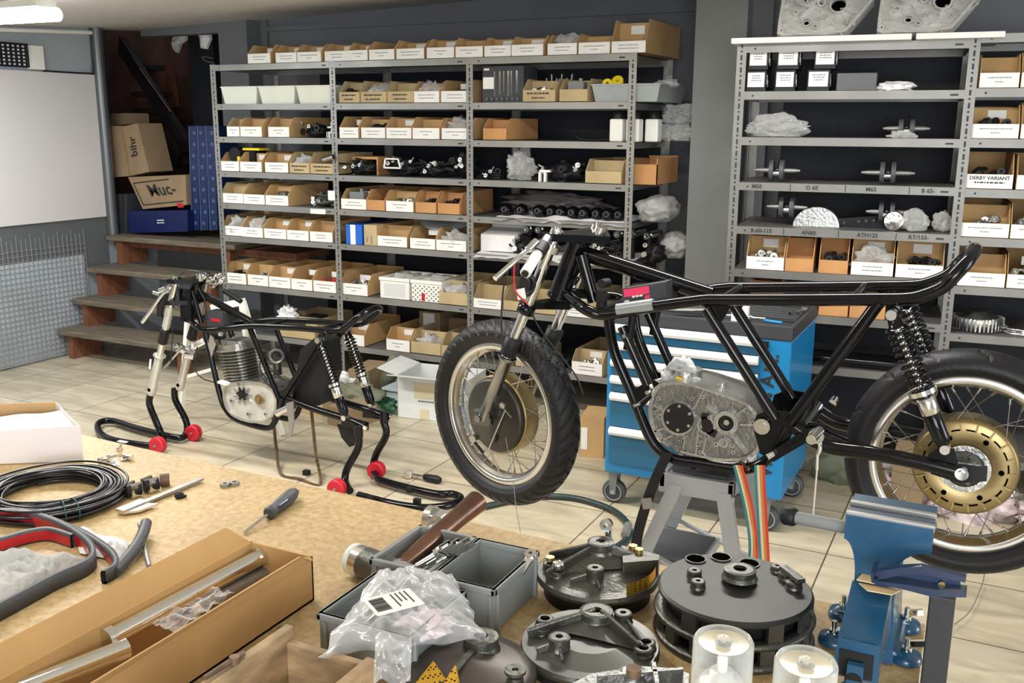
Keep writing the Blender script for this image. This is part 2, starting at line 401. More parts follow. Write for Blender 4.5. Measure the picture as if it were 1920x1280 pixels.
# ---------------------------------------------------------------- stairs
st = thing('wooden_stairs', (-5.2, 4.4, 0), 'open wooden stairs of four worn treads up to the store room', 'stairs')
XRt = -4.42
tz = [(.196, 4.36), (.385, 4.50), (.585, 4.64), (.785, 4.83)]
for i, (z, y) in enumerate(tz):
    m_ = M(); m_.box((XL+.036, y, z-.035), (XRt, (y+.28) if i < 3 else YO-.003, z)); m_.build('tread', 'wood', st, bevel=.006)
for x in (XL+.10, XRt-.12):
    for i, (z, y) in enumerate(tz):
        m_ = M(); z0 = 0 if i == 0 else tz[i-1][0]
        y1 = y+.26 if x < -5 else y+.10
        m_.box((x, y+.03, z0), (x+.05, y1, z-.035)); m_.build('riser_board', 'woodred', st)

# ---------------------------------------------------------------- left wall things
p = W(198, 430, X=XL+.03)
mb = M(); mb.cyl((XL+.03, 4.90, .785), (XL+.03, 4.90, ceilz(XL, 4.9)), .042, 24); tag(mb.build('steel_post', mat('grey_steel_post', (.12, .125, .13), .35, .5)), 'tall round dark grey steel post at the foot of the store room opening', 'post')
wb = M(); wb.box((XL+.012, 3.2, .913), (XL+.03, 4.865, 1.875)); tag(wb.build('whiteboard', 'whiteboard', bevel=.004), 'large blank white board on the left wall', 'board')
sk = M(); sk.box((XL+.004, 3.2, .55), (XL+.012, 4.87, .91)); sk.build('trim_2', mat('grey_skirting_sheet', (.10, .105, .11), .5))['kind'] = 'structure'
# wire mesh panel leaning on the wall
mp_ = M(); y0, y1 = 3.2, 4.66
ny = 42
for i in range(ny+1):
    y = y0+(y1-y0)*i/ny; top = .80 if i % 3 else .83
    mp_.obox((XL+.026, y, .02), (0, .005, 0), (.005, 0, 0), (-.008, 0, top))
for k in range(22):
    z = .03+k*.034; x = XL+.024-.008*z/.8
    mp_.obox((x, y0, z), (0, y1-y0, 0), (.004, 0, 0), (0, 0, .004))
pan = thing('wire_mesh_panel', (XL+.1, 3.9, 0), 'galvanised wire mesh panels leaning under the white board', 'mesh panel')
o = mp_.build('mesh', 'meshpanel', pan); 
bs = M(); bs.obox((XL+.0135, 3.2, .01), (0, 1.45, 0), (.004, 0, 0), (0, 0, .66)); bs.build('backing_sheet', mat('pale_steel_sheet', (.42, .46, .50), .5, .3, var=.15, vscale=3), pan)
# perforated panel + bracket above the board
pp = thing('perforated_panel', (XL+.02, 4.0, 1.9), 'dark perforated metal panel above the white board', 'panel')
m_ = M(); m_.box((XL+.01, 3.2, 1.895), (XL+.035, 4.36, 2.04)); m_.build('plate', 'blackm', pp)
m_ = M()
for i in range(30):
    for j in range(6):
        if 3.3+i*.035 < 4.33: m_.box((XL+.035, 3.3+i*.035, 1.905+j*.022), (XL+.0365, 3.3+i*.035+.014, 1.905+j*.022+.011))
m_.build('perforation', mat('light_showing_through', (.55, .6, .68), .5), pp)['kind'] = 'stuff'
m_ = M(); m_.box((XL+.01, 4.36, 1.885), (XL+.06, 4.45, 2.03)); m_.build('end_block', 'whiteplastic', pp)
m_ = M(); m_.tube([(XL+.03, 4.46, 1.88), (XL+.03, 4.80, 1.88), (XL+.03, 4.85, 1.90), (XL+.03, 4.86, 2.1), (XL+.03, 4.80, 2.14), (XL+.03, 4.2, 2.11), (XL+.03, 3.3, 2.05)], .006, 8, smooth=4)
tag(m_.build('wall_cable', 'cable'), 'black cable looped on the wall between perforated panel and steel post', 'cable')
m_ = M(); m_.tube([(XL+.03, 3.0, ceilz(XL, 3)-.02), (XL+.03, 4.9, ceilz(XL, 4.9)-.03)], .014, 10); m_.build('trim_3', 'whiteplastic')['kind'] = 'structure'

# fluorescent light in view
P0 = W(-60, 14, Z=2.035); P1 = W(97, 28, Z=2.035)
fl = thing('fluorescent_light', P1, 'bright fluorescent batten light on the ceiling', 'light')
P0 = P1+Vector((-.52, -.86, 0)).normalized()*1.25
P0 = V(P1.x-1.2, P1.y-.05, P1.z)
m_ = M(); m_.cyl(P0, P1, .030, 20); m_.build('tube', 'glow', fl)
m_ = M(); m_.cyl(P1, P1+V(.035, 0, 0), .032, 20); m_.cyl(P0, P0-V(.035, 0, 0), .032, 20); m_.build('end_cap', 'cap', fl)
m_ = M(); m_.box(P0+V(0, -.03, .032), P1+V(0, .03, .06)); m_.cyl(P1+V(-.1, 0, .06), P1+V(-.1, 0, .09), .008); m_.build('batten', 'whiteplastic', fl)
area('batten_light', (P1+P0)/2+V(0, 0, -.04), (P1+P0)/2+V(0, 0, -1), 1.2, .08, 26, (.88, .94, 1))
for nm, (bx, by) in {'above the front of the workbench': (-1.6, 1.0), 'above the toolbox': (-1.0, 3.1), 'above the small motorcycle': (-3.0, 2.2)}.items():
    m_ = M(); z = ceilz(bx, by); m_.box((bx-.65, by-.05, z-.06), (bx+.65, by+.05, z-.001)); tag(m_.build('batten_light', 'whiteplastic'), 'white ceiling batten light fitting '+nm, 'light')

# ---------------------------------------------------------------- things in the store room opening
m_ = M(); a = W(205, 70, Y=5.9); b = W(345, 260, Y=5.6)
m_.bar(W(215, 62, Y=6.2), W(350, 275, Y=5.7), .10, .06, (0, 1, 0)); tag(m_.build('timber_beam', mat('dark_beam', (.02, .016, .016), .45)), 'dark diagonal beam across the store room opening', 'beam')
m_ = M(); m_.tube([W(262, 130, Y=5.75), W(298, 180, Y=5.72), W(320, 212, Y=5.68)], .012, 8); tag(m_.build('copper_pipe', 'copper'), 'shiny copper pipe along the dark diagonal beam', 'pipe')
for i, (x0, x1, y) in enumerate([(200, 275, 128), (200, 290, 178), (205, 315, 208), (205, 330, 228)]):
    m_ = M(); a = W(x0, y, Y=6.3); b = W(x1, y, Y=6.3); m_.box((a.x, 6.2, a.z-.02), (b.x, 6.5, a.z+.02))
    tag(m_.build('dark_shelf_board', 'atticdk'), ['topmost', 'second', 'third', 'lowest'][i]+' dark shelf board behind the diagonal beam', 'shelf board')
for i, x in enumerate((222, 245, 262, 282, 300, 318, 335)):
    m_ = M(); a = W(x, 60, Y=6.9); b = W(x+14, 60, Y=6.9); m_.box((a.x, 6.85, .8), (b.x, 6.98, 2.5)); o = m_.build('trim_%d' % (10+i), ['woodred', 'attic'][i % 2]); o['kind'] = 'structure'
m_ = M(); a = W(352, 60, Y=5.7); b = W(398, 60, Y=5.7); m_.box((a.x, 5.7, .78), (b.x, 5.9, 2.4)); m_.build('trim_17', mat('dark_post_paint', (.012, .014, .02), .6))['kind'] = 'structure'
m_ = M(); a = W(298, 110, Y=6.6); b = W(318, 110, Y=6.6); m_.prism([W(297, 110, Y=6.6), W(318, 112, Y=6.6), W(333, 200, Y=6.6), W(312, 205, Y=6.6)], (0, .03, 0)); tag(m_.build('leaning_plank', 'woodred'), 'brown plank with holes leaning at the back of the store room', 'plank')
def hanging(name, pts, m1, label, Y=5.45):
    m_ = M(); q = [W(x, y, Y=Y) for x, y in pts]; n = len(q); c = sum(q, Vector())/n
    for i in range(n):
        a, b = q[i], q[(i+1) % n]; mid = (a+b+c)/3+V(0, -.03*(1 if i % 2 else .2), 0)
        m_.add([a, b, mid, c+V(0, -.02, 0)], [(0, 1, 2), (0, 2, 3), (1, 3, 2)], 0)
        m_.add([a+V(0, .02, 0), b+V(0, .02, 0), c+V(0, .02, 0)], [(0, 2, 1)], 0)
    return tag(m_.build(name, m1), label, 'rag')
hanging('hanging_rag', [(328, 58), (350, 55), (348, 75), (338, 82), (332, 100), (324, 92), (322, 75)], 'cloth', 'pale grey rag hanging at the top of the store room opening')
o = hanging('hanging_rag', [(372, 52), (392, 55), (394, 72), (386, 92), (376, 90), (374, 70)], 'sheet', 'red and white rag hanging beside the pale grey one', )
m_ = M(); m_.tube([W(400, 110, Y=5.5), W(380, 106, Y=5.5), W(385, 114, Y=5.5), W(402, 118, Y=5.5)], .004, 6, smooth=3); tag(m_.build('hanging_wire', 'steel'), 'loop of wire hanging below the red and white rag', 'wire')
def carton(px, Yf, dep, m1, label, name='cardboard_box', txt=None, tsz=.1, par=None, yaw=0, extra=None):
    """closed carton whose front face fills the four spots (bl, br, tr, tl) on the plane Y=Yf"""
    q = [W(x, y, Y=Yf) for x, y in px]; d = V(sin(yaw), cos(yaw), 0)*dep
    root = thing(name, (q[0]+q[1])/2+d/2, label, 'box')
    m_ = M(); m_.prism(q, d); m_.build('carton', m1, root)
    if txt:
        t = M(); c = sum(q, Vector())/4; ux = (q[1]-q[0]).normalized(); uy = (q[3]-q[0]).normalized()
        for s, sz, ox, oy, rot, tm in txt:
            u2, v2 = (ux, uy) if not rot else (uy, -ux)
            put_text(t, s, sz, c+ux*ox+uy*oy-V(0, .002, 0), u2, v2, 0, True)
        t.build('printed_text', 'ink', root)
    if extra: extra(root, q)
    return root
def muc_frame(root, q):
    ux = (q[1]-q[0]); uy = (q[3]-q[0]); o = q[0]-V(0, .0015, 0); m_ = M()
    for a, b in (((.06, .12), (.97, .12)), ((.06, .12), (.06, .80)), ((.06, .80), (.88, .80))):
        m_.bar(o+ux*a[0]+uy*a[1], o+ux*b[0]+uy*b[1], .008, .001, (0, 1, 0))
    m_.build('printed_border', 'ink', root)
    m_ = M(); a = o+ux*.80+uy*(-.06)-V(0, .001, 0); m_.obox(a, ux*.13, V(0, .001, 0), uy*.13); m_.build('red_mark', 'red', root)
K['cardsh'] = mat('shaded_brown_cardboard', (.28, .195, .11), .85, var=.12)  # cardboard tone darkened to carry the dim spots its cartons stand in
crate = [(243, 437), (352, 434), (352, 394), (240, 396)]
cr_ = thing('plastic_crate', W(298, 437, Y=4.98), 'dark blue plastic crate on the top tread, beneath the large printed carton', 'crate')
q = [W(x, y, Y=4.96) for x, y in crate]
m_ = M(); m_.prism(q, (0, .3, 0)); m_.build('body', 'blueplastic', cr_, bevel=.006)
m_ = M(); c = sum(q, Vector())/4-V(0, .003, 0); ux = (q[1]-q[0]).normalized()
rnd = random.Random(5); scribble(m_, c+ux*.03, ux, ZA, .09, .035, 2, rnd); m_.build('printed_text', 'paper', cr_)
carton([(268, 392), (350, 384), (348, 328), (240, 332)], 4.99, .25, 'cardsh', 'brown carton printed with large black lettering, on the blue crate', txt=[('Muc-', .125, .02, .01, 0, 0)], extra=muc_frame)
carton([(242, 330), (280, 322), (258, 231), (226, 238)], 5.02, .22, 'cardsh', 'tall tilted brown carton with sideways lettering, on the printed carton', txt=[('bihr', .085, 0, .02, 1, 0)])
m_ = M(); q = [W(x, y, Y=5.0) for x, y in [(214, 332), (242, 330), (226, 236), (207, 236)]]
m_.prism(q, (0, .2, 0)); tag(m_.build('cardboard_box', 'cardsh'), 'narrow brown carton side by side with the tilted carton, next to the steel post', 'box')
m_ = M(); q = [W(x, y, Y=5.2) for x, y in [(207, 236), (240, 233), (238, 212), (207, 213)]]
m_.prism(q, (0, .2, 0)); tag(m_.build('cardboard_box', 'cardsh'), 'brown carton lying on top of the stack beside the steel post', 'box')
for i in range(3):
    x = 214+i*9; m_ = M(); q = [W(x, 438, Y=4.97), W(x+6, 438, Y=4.97), W(x+6, 364, Y=4.97), W(x, 364, Y=4.97)]
    m_.prism(q, (0, .25, 0)); tag(m_.build('dark_slab', 'dgrey'), ['leftmost', 'middle', 'rightmost'][i]+' of three dark panels standing between steel post and blue crate', 'slab')
for i in range(3):
    x0 = 353+i*16; m_ = M(); tp = [(x0, 236), (x0+17, 236), (x0+21+i, 431), (x0+6+i, 432)]
    q = [W(x, y, Y=5.02-.02*i) for x, y in tp[::-1]]
    root = thing('tile_carton', (q[0]+q[1])/2, ['leftmost', 'middle', 'rightmost'][i]+' tall blue printed carton standing on the top tread by the shelving', 'box', 'tall blue cartons')
    m_.prism(q, (0, .2, 0)); m_.build('carton', 'navycard', root)
    t = M(); rn = random.Random(i); a, b = q[3], q[0]
    for k in range(9):
        c = a.lerp(b, (k+.6)/9.3)+(q[2]-q[3])*rn.uniform(.35, .7)-V(0, .002, 0); t.ring(c, (0, 1, 0), .006, .011, .001, 12)
    t.bar(a+V(.008, -.002, 0), b+V(.008, -.002, 0), .003, .001, (0, 1, 0)); t.build('printed_pattern', mat('pale_blue_print', (.14, .20, .34), .5), root)
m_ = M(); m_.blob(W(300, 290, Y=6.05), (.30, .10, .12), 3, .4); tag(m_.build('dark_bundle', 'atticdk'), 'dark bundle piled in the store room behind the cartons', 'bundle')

# ---------------------------------------------------------------- steel shelving
class Rack:
    def __init__(s, o, ang, dep):
        s.o = Vector(o); s.u = V(cos(ang), sin(ang), 0); s.n = V(-sin(ang), cos(ang), 0); s.dep = dep
    def at(s, x, y):
        d = ray(x, y); t = (s.o-CAM).dot(s.n)/d.dot(s.n); p = CAM+d*t
        return (p-s.o).dot(s.u), p.z
    def P(s, a, d, z): return s.o*1+s.u*a+s.n*d+V(0, 0, z-s.o.z)
    def box(s, mb, a0, a1, d0, d1, z0, z1, mi=0):
        mb.obox(s.P(a0, d0, z0), s.u*(a1-a0), s.n*(d1-d0), V(0, 0, z1-z0), mi)
LR = Rack((-4.385, 4.69, 0), 0, .58)
a_ = W(1380, 300, Y=4.29)
RR = Rack((a_.x, 4.29, 0), R(5), .5)
LIP = .034
def make_rack(rk, label, posts, height, levels, skip=()):
    root = thing('shelving_rack', rk.P(posts[len(posts)//2], rk.dep/2, 0), label, 'shelving')
    for a in posts:
        for d in (0, rk.dep):
            m_ = M(); e = .02
            rk.box(m_, a-e, a+e, d-.001, d+.002, 0, height)
            rk.box(m_, a-e, a-e+.002, d, d+.035 if d == 0 else d-.035, 0, height)
            if d == 0:
                z = .03
                while z < height-.03:
                    rk.box(m_, a-.004, a+.004, d-.0016, d-.001, z, z+.022, 1); rk.box(m_, a-.004, a+.004, d-.0016, d-.001, z+.033, z+.041, 1); z += .05
            m_.build('upright', ['steel', 'ink'], root, split=False)
    for bay in range(len(posts)-1):
        for k, z in enumerate(levels):
            if (bay, k) in skip: continue
            m_ = M(); a0, a1 = posts[bay]+.012, posts[bay+1]-.012
            rk.box(m_, a0, a1, 0, rk.dep, z+LIP-.003, z+LIP, 1)
            rk.box(m_, a0+.008, a1-.008, -.002, .004, z, z+LIP)
            rk.box(m_, a0, a0+.003, 0, rk.dep, z, z+LIP); rk.box(m_, a1-.003, a1, 0, rk.dep, z, z+LIP)
            rk.box(m_, a0, a1, rk.dep-.003, rk.dep, z, z+LIP)
            rk.box(m_, a1-.06, a1-.03, -.0026, -.002, z+.012, z+.019, 2); rk.box(m_, a0+.04, a0+.048, -.0026, -.002, z+.012, z+.020, 2)
            m_.build('shelf', ['steel', 'steeldk', 'ink'], root, split=False)
    return root
LZ = [1.868, 1.637, 1.441, 1.231, 1.034, .830, .525, .217]
LP = [0, .895, 1.79, 2.705]
K['backshade'] = mat('dark_navy_back_shade', (.006, .007, .011), .7, var=.2, vscale=2)  # added sheets: the shade behind the shelves is put into their colour
lrack = make_rack(LR, 'long grey slotted-steel shelving of three bays along the back wall', LP, 1.905, LZ)
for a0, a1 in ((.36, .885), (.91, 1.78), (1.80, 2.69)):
    m_ = M(); LR.box(m_, a0, a1, LR.dep+.004, LR.dep+.008, .06, 1.895); m_.build('back_shade_sheet', 'backshade', lrack)
RL = [RR.at(1600, y)[1] for y in (95, 186, 274.5, 362, 447.5, 531)]
RL2 = [RR.at(1860, y)[1] for y in (80, 182, 277, 371, 462.5, 555, 645)]
RPs = [0, RR.at(1806, 300)[0], RR.at(1806, 300)[0]+.9]
RL.append(RR.at(1600, 611)[1]); RL.append(RR.at(1570, 704)[1])
K_ = RL
rrack = thing('shelving_rack', RR.P(.9, .2, 0), 'grey slotted-steel shelving with marker-written shelf edges, right of the grey pillar', 'shelving')
for a in RPs:
    for d in (0, RR.dep):
        m_ = M(); rk = RR
        rk.box(m_, a-.02, a+.02, d-.001, d+.002, 0, RL[0]+.05); rk.box(m_, a-.02, a-.018, d, d+.035 if d == 0 else d-.035, 0, RL[0]+.05)
        z = .03
        while z < RL[0]+.02 and d == 0:
            rk.box(m_, a-.004, a+.004, d-.0016, d-.001, z, z+.022, 1); rk.box(m_, a-.004, a+.004, d-.0016, d-.001, z+.033, z+.041, 1); z += .05
        m_.build('upright', ['steelr', 'ink'], rrack, split=False)
for bay, lv in ((0, RL), (1, RL2+[.16])):
    for z in lv:
        m_ = M(); a0, a1 = RPs[bay]+.012, RPs[bay+1]-.012; rk = RR
        rk.box(m_, a0, a1, 0, rk.dep, z+LIP-.003, z+LIP, 1); rk.box(m_, a0+.008, a1-.008, -.002, .004, z, z+LIP)
        rk.box(m_, a0, a0+.003, 0, rk.dep, z, z+LIP); rk.box(m_, a1-.003, a1, 0, rk.dep, z, z+LIP); rk.box(m_, a0, a1, rk.dep-.003, rk.dep, z, z+LIP)
        rk.box(m_, a1-.06, a1-.03, -.0026, -.002, z+.012, z+.019, 2); rk.box(m_, a0+.04, a0+.048, -.0026, -.002, z+.012, z+.020, 2)
        m_.build('shelf', ['steelr', 'steeldk', 'ink'], rrack, split=False)
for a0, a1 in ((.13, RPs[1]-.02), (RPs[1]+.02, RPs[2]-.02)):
    m_ = M(); RR.box(m_, a0, a1, RR.dep+.004, RR.dep+.008, .06, RL[0]+.02); m_.build('back_shade_sheet', 'backshade', rrack)
for s, x, y, lv_ in (('M50', 1419, 352, 3), ('O 60', 1522, 356, 3), ('M65', 1633, 358, 3), ('B 65-', 1740, 363, 3), ('R-60-115', 1427, 437, 4), ('AN60', 1516, 441, 4), ('ATH125', 1626, 445, 4), ('RT/155-', 1722, 451, 4)):
    t = M(); a, z = RR.at(x, y); put_text(t, s, .024, RR.P(a, -.0035, RL[lv_]+LIP/2), RR.u, ZA, 0, True)
    x2 = {1419: 1482, 1522: 1585, 1633: 1705, 1427: 1469, 1516: 1572, 1626: 1680}.get(x)
    if x2: a, z = RR.at(x2, y); RR.box(t, a-.0015, a+.0015, -.0035, -.002, RL[lv_]+.003, RL[lv_]+LIP-.003)
    t.build('marker_writing', 'ink', rrack, split=False)
# white board lying on the right rack
for x0, x1, n_ in ((1374, 1709, 'long white board lying along the top of the right shelving'), (1716, 1882, 'short white board at the right end of the shelving top')):
    m_ = M(); a0, _ = RR.at(x0, 85); a1, _ = RR.at(x1, 75); RR.box(m_, a0, a1, -.05, .42, RL[0]+LIP+.001, RL[0]+LIP+.024)
    tag(m_.build('white_board', 'paper', bevel=.003), n_, 'board')

# ---------------------------------------------------------------- open-fronted cardboard bins
BINN = {}
def bin_(rk, x0, x1, ymid, z, kind, label, group, hb=.118, hf=.062, dep=.40, cont='', d0=.004, txt=None, lipback=None):
    a0, a1 = rk.at(x0, ymid)[0], rk.at(x1, ymid)[0]; z0 = z+LIP+.001
    rnd = random.Random(int(x0*7+ymid)); t = .003; w_ = a1-a0-.002
    d0 = d0+rnd.uniform(-.006, .008); hb = hb*rnd.uniform(.96, 1.06)
    root = thing('parts_bin', rk.P((a0+a1)/2, dep/2, z0), label, 'bin', group)
    m_ = M(); sl = .055
    rk.box(m_, a0, a0+w_, d0, d0+dep, z0, z0+t); rk.box(m_, a0, a0+w_, d0+dep-t, d0+dep, z0, z0+hb)
    for a in (a0, a0+w_-t):
        m_.prism([rk.P(a, d0, z0), rk.P(a, d0+dep, z0), rk.P(a, d0+dep, z0+hb), rk.P(a, d0+sl, z0+hb), rk.P(a, d0, z0+hf)], rk.u*t)
    rk.box(m_, a0+t, a0+w_-t, d0, d0+t, z0, z0+hf)
    if dep > .3 and rnd.random() < .7: rk.box(m_, a0+t, a0+w_-t, d0+.11, d0+.113, z0, z0+hb*.93)
    bm_ = {'w': 'card', 'b': 'card3', 't': 'card3', 'o': 'card2', 'p': 'card3'}[kind]
    m_.build('carton', bm_, root)
    if kind in 'wp':
        l = M(); rk.box(l, a0+.001, a0+w_-.001, d0-.0015, d0-.0003, z0+.002, z0+hf-.001); lo = l.build('label_card', 'paper', root)
        s = M(); c = rk.P((a0+a0+w_)/2, d0-.0018, z0+hf*.55)
        if txt: put_text(s, txt, hf*.34, c+V(0, 0, hf*.18), rk.u, ZA, 0, True); scribble(s, c-V(0, 0, hf*.12), rk.u, ZA, w_, hf*.25, 1, rnd)
        else:
            scribble(s, c+V(0, 0, hf*.12), rk.u, ZA, w_, hf*.16, 1, rnd, 0, .72); scribble(s, c-V(0, 0, hf*.15), rk.u, ZA, w_*rnd.choice([.35, .9]), hf*.16, 1, rnd, 0, .7)
        s.build('printed_lines', 'inkgrey' if not txt else 'ink', lo)
    if kind == 't':
        s = M(); c = rk.P(a0+w_*.48, d0-.0018, z0+hf*.55)
        scribble(s, c+V(0, 0, hf*.16), rk.u, ZA, w_, hf*.30, 1, rnd, 0, .8); scribble(s, c-V(0, 0, hf*.2), rk.u, ZA, w_*.75, hf*.28, 1, rnd, 0, .8); s.build('marker_writing', 'ink', root)
    if kind in 'wp' and rnd.random() < .6:
        l = M(); rk.box(l, a0+w_*.35, a0+w_*.75, d0+dep-.006, d0+dep-.004, z0+hb*.62, z0+hb*.9)
        if dep > .3: l = M(); rk.box(l, a0+w_*.35, a0+w_*.75, d0+.108, d0+.1095, z0+hb*.6, z0+hb*.85)
        l.build('inner_sticker', 'paper', root)
    c = rk.P((a0+a1)/2, d0+.055, z0)
    if cont:
        m_ = M(); nm, mt, lb, ct = {'f': ('plastic_bag', 'film2', 'clear bag', 'bag'), 'd': ('dark_part', 'blackm', 'dark part', 'part'),
            'c': ('metal_part', 'cast', 'silvery part', 'part'), 'r': ('red_part', 'red', 'red part', 'part'), 'g': ('grey_block', 'mgrey', 'grey block', 'part')}[cont]
        if cont == 'f': m_.blob(c+V(0, 0, .06), (w_*.4, .045, .05), x0, .55, sub=3, flat=False)
        elif cont == 'g': m_.box(c+V(-w_*.3, -.02, .003), c+V(w_*.25, .03, .10)); m_.cyl(c+V(w_*.1, 0, .1), c+V(w_*.1, 0, .118), .01)
        else:
            for k in range(5):
                q = c+rk.u*rnd.uniform(-w_*.3, w_*.3)+V(0, rnd.uniform(-.03, .03), .05+rnd.uniform(0, .02))
                m_.tube([q-V(.02, 0, .01), q+V(.01, .01, .01), q+V(rnd.uniform(0, .03), 0, rnd.uniform(-.01, .02))], .008, 8, smooth=2); m_.ring(q, (rnd.uniform(-1, 1), -1, rnd.uniform(0, 1)), .006, .016, .01, 14)
            m_.box(c+V(-w_*.35, -.03, .004), c+V(w_*.35, .04, .045))
        tag(m_.build(nm, mt), lb+' in '+label, ct)
    return root
LNAME = ['top board', 'second shelf', 'third shelf', 'fourth shelf', 'fifth shelf', 'sixth shelf', 'seventh shelf', 'eighth shelf']
ORD = ['first', 'second', 'third', 'fourth', 'fifth', 'sixth', 'seventh', 'eighth', 'ninth', 'tenth', 'eleventh', 'twelfth', 'thirteenth', 'fourteenth']
BN = ['left bay', 'middle bay', 'right bay']
KD = {'w': 'white-fronted bin', 'b': 'plain brown bin', 't': 'brown marker-written bin', 'o': 'orange-brown bin', 'p': 'pale white-labelled bin'}
BINS = [ # level, bay, mid y, [(x0, x1, kind, contents)], options
 (0, -1, 95, [(464, 507, 'w', ''), (516, 556, 'w', ''), (556.5, 602, 'w', ''), (607, 652.5, 'w', ''), (653, 690, 'w', ''), (692, 740, 'w', ''), (742, 795, 'w', ''), (800, 852, 'w', ''), (853, 905, 'w', ''), (907, 958, 'w', ''), (959, 1019, 'w', ''), (1025, 1081, 'w', 'f'), (1083, 1143, 'w', ''), (1145, 1210, 'w', '')]),
 (1, 1, 180, [(635, 673, 't', 'd'), (674, 723, 't', 'f'), (725, 775, 't', ''), (776, 824, 'w', 'f'), (825, 879, 'w', '')]),
 (1, 2, 175, [(979, 1040, 't', 'c'), (1049, 1102, 'b', 'g')]),
 (2, 0, 250, [(426, 450, 'p', ''), (451, 492, 'w', ''), (501, 541, 'w', '')]),
 (2, 1, 250, [(637, 673, 'w', ''), (675, 721, 'w', 'd'), (723, 771, 'w', ''), (773, 824, 'w', ''), (826, 880, 'w', 'f')]),
 (2, 2, 245, [(904, 948, 'o', '')]),
 (3, 0, 315, [(413, 448, 'w', ''), (449, 490, 'w', ''), (495, 539, 'w', ''), (543, 580, 't', 'f'), (581, 626, 't', '')]),
 (3, 2, 325, [(1097, 1165, 'b', '')]),
 (4, 0, 378, [(414, 456, 'p', ''), (457, 497, 'w', ''), (498, 541, 'w', 'c')]),
 (4, 1, 390, [(638, 686, 'w', 'g'), (688, 722, 'o', ''), (723, 775, 'w', 'c'), (779, 818, 'o', 'd'), (821, 862, 'o', 'd')]),
 (5, 0, 440, [(415, 453, 'w', 'f'), (454, 494, 'w', 'f'), (495, 537, 'w', ''), (538, 579, 'w', ''), (580, 623, 'w', '')]),
 (5, 1, 465, [(706, 762, 'w', ''), (768, 816, 'w', ''), (817, 874, 'w', 'f')]),
 (6, 0, 525, [(422, 462, 'w', 'd'), (463, 502, 'w', 'c'), (503, 544, 'w', ''), (545, 585, 'w', ''), (586, 629, 'w', 'r')]),
 (6, 1, 545, [(636, 688, 'w', 'c'), (822, 878, 'b', 'f')]),
 (6, 2, 580, [(888, 942, 'p', ''), (942.5, 990, 'b', ''), (990.5, 1042, 'b', ''), (1042.5, 1114, 'p', '')]),
 (7, 0, 630, [(523, 590, 'b', '')]),
 (7, 1, 645, [(636, 683, 'w', ''), (724, 768, 'w', ''), (769, 825, 'b', 'f'), (827, 880, 'b', 'd')]),
 (7, 2, 690, [(1072, 1130, 'p', 'c')]),
]
for lv, bay, ym, lst in BINS:
    for i, (x0, x1, kd, ct) in enumerate(lst):
        n = len(lst)
        where = ('%s, %s, long shelving' % (LNAME[lv], BN[bay])) if bay >= 0 else 'top of the long shelving'
        same = [j for j in range(n) if lst[j][2] == kd]; k = same.index(i)
        lab = '%s%s, %s' % (KD[kd], '' if len(same) == 1 else ', '+ORD[k]+' from left', where)
        hb, hf = (.118, .062)
        if lv == 0: hb, hf = .105, .058
        if lv in (6, 7): hb, hf = .13, .07
        if (lv, bay) == (6, 2): hb, hf = .12, .055
        dep = .40
        z = LZ[lv]; d0 = .004
        if lv == 0 and i == 13: dep = .55; hb = .155
        bin_(LR, x0, x1, ym, z, kd, lab, 'bins, '+where, hb, hf, dep, ct, d0)
RB = [(RL, 5, 0, 505, [(1398, 1470, 'w', 'c'), (1471, 1525, 'o', ''), (1534, 1590, 'o', 'd'), (1595, 1676, 'w', 'f'), (1679, 1770, 'w', 'd')], 'sixth shelf'),
      (RL, 6, 0, 590, [(1534, 1590, 'o', 'd'), (1592, 1660, 'o', ''), (1400, 1460, 'o', '')], 'seventh shelf'),
      (RL2, 1, 1, 155, [(1836, 1912, 'w', ''), (1914, 1985, 'w', '')], 'second shelf'), (RL2, 2, 1, 248, [(1822, 1912, 'w', 'd'), (1914, 1990, 'w', '')], 'third shelf'),
      (RL2, 3, 1, 340, [(1811, 1901, 'w', 'd'), (1906, 1985, 'w', '')], 'fourth shelf'), (RL2, 4, 1, 432, [(1801, 1894, 'w', 'c'), (1895, 1980, 'w', 'c')], 'fifth shelf'),
      (RL2, 5, 1, 525, [(1795, 1886, 'w', ''), (1888, 1975, 'w', 'c')], 'sixth shelf')]
for lv, k, bay, ym, lst, nm in RB:
    for i, (x0, x1, kd, ct) in enumerate(lst):
        same = [j for j in range(len(lst)) if lst[j][2] == kd]; kk = sorted(same, key=lambda j: lst[j][0]).index(i)
        lab = '%s%s, %s, %s bay, right shelving' % (KD[kd], '' if len(same) == 1 else ', '+ORD[kk]+' from left', nm, ['left', 'right'][bay])
        big = (bay == 0 and k == 5)
        tt = 'DERBY VARIANT' if x0 == 1811 else None
        bin_(RR, x0, x1, ym, lv[k], kd, lab, 'bins on the right shelving, '+nm, .15 if big else .135, .058 if k != 6 else .055, .38, ct, .004, tt)
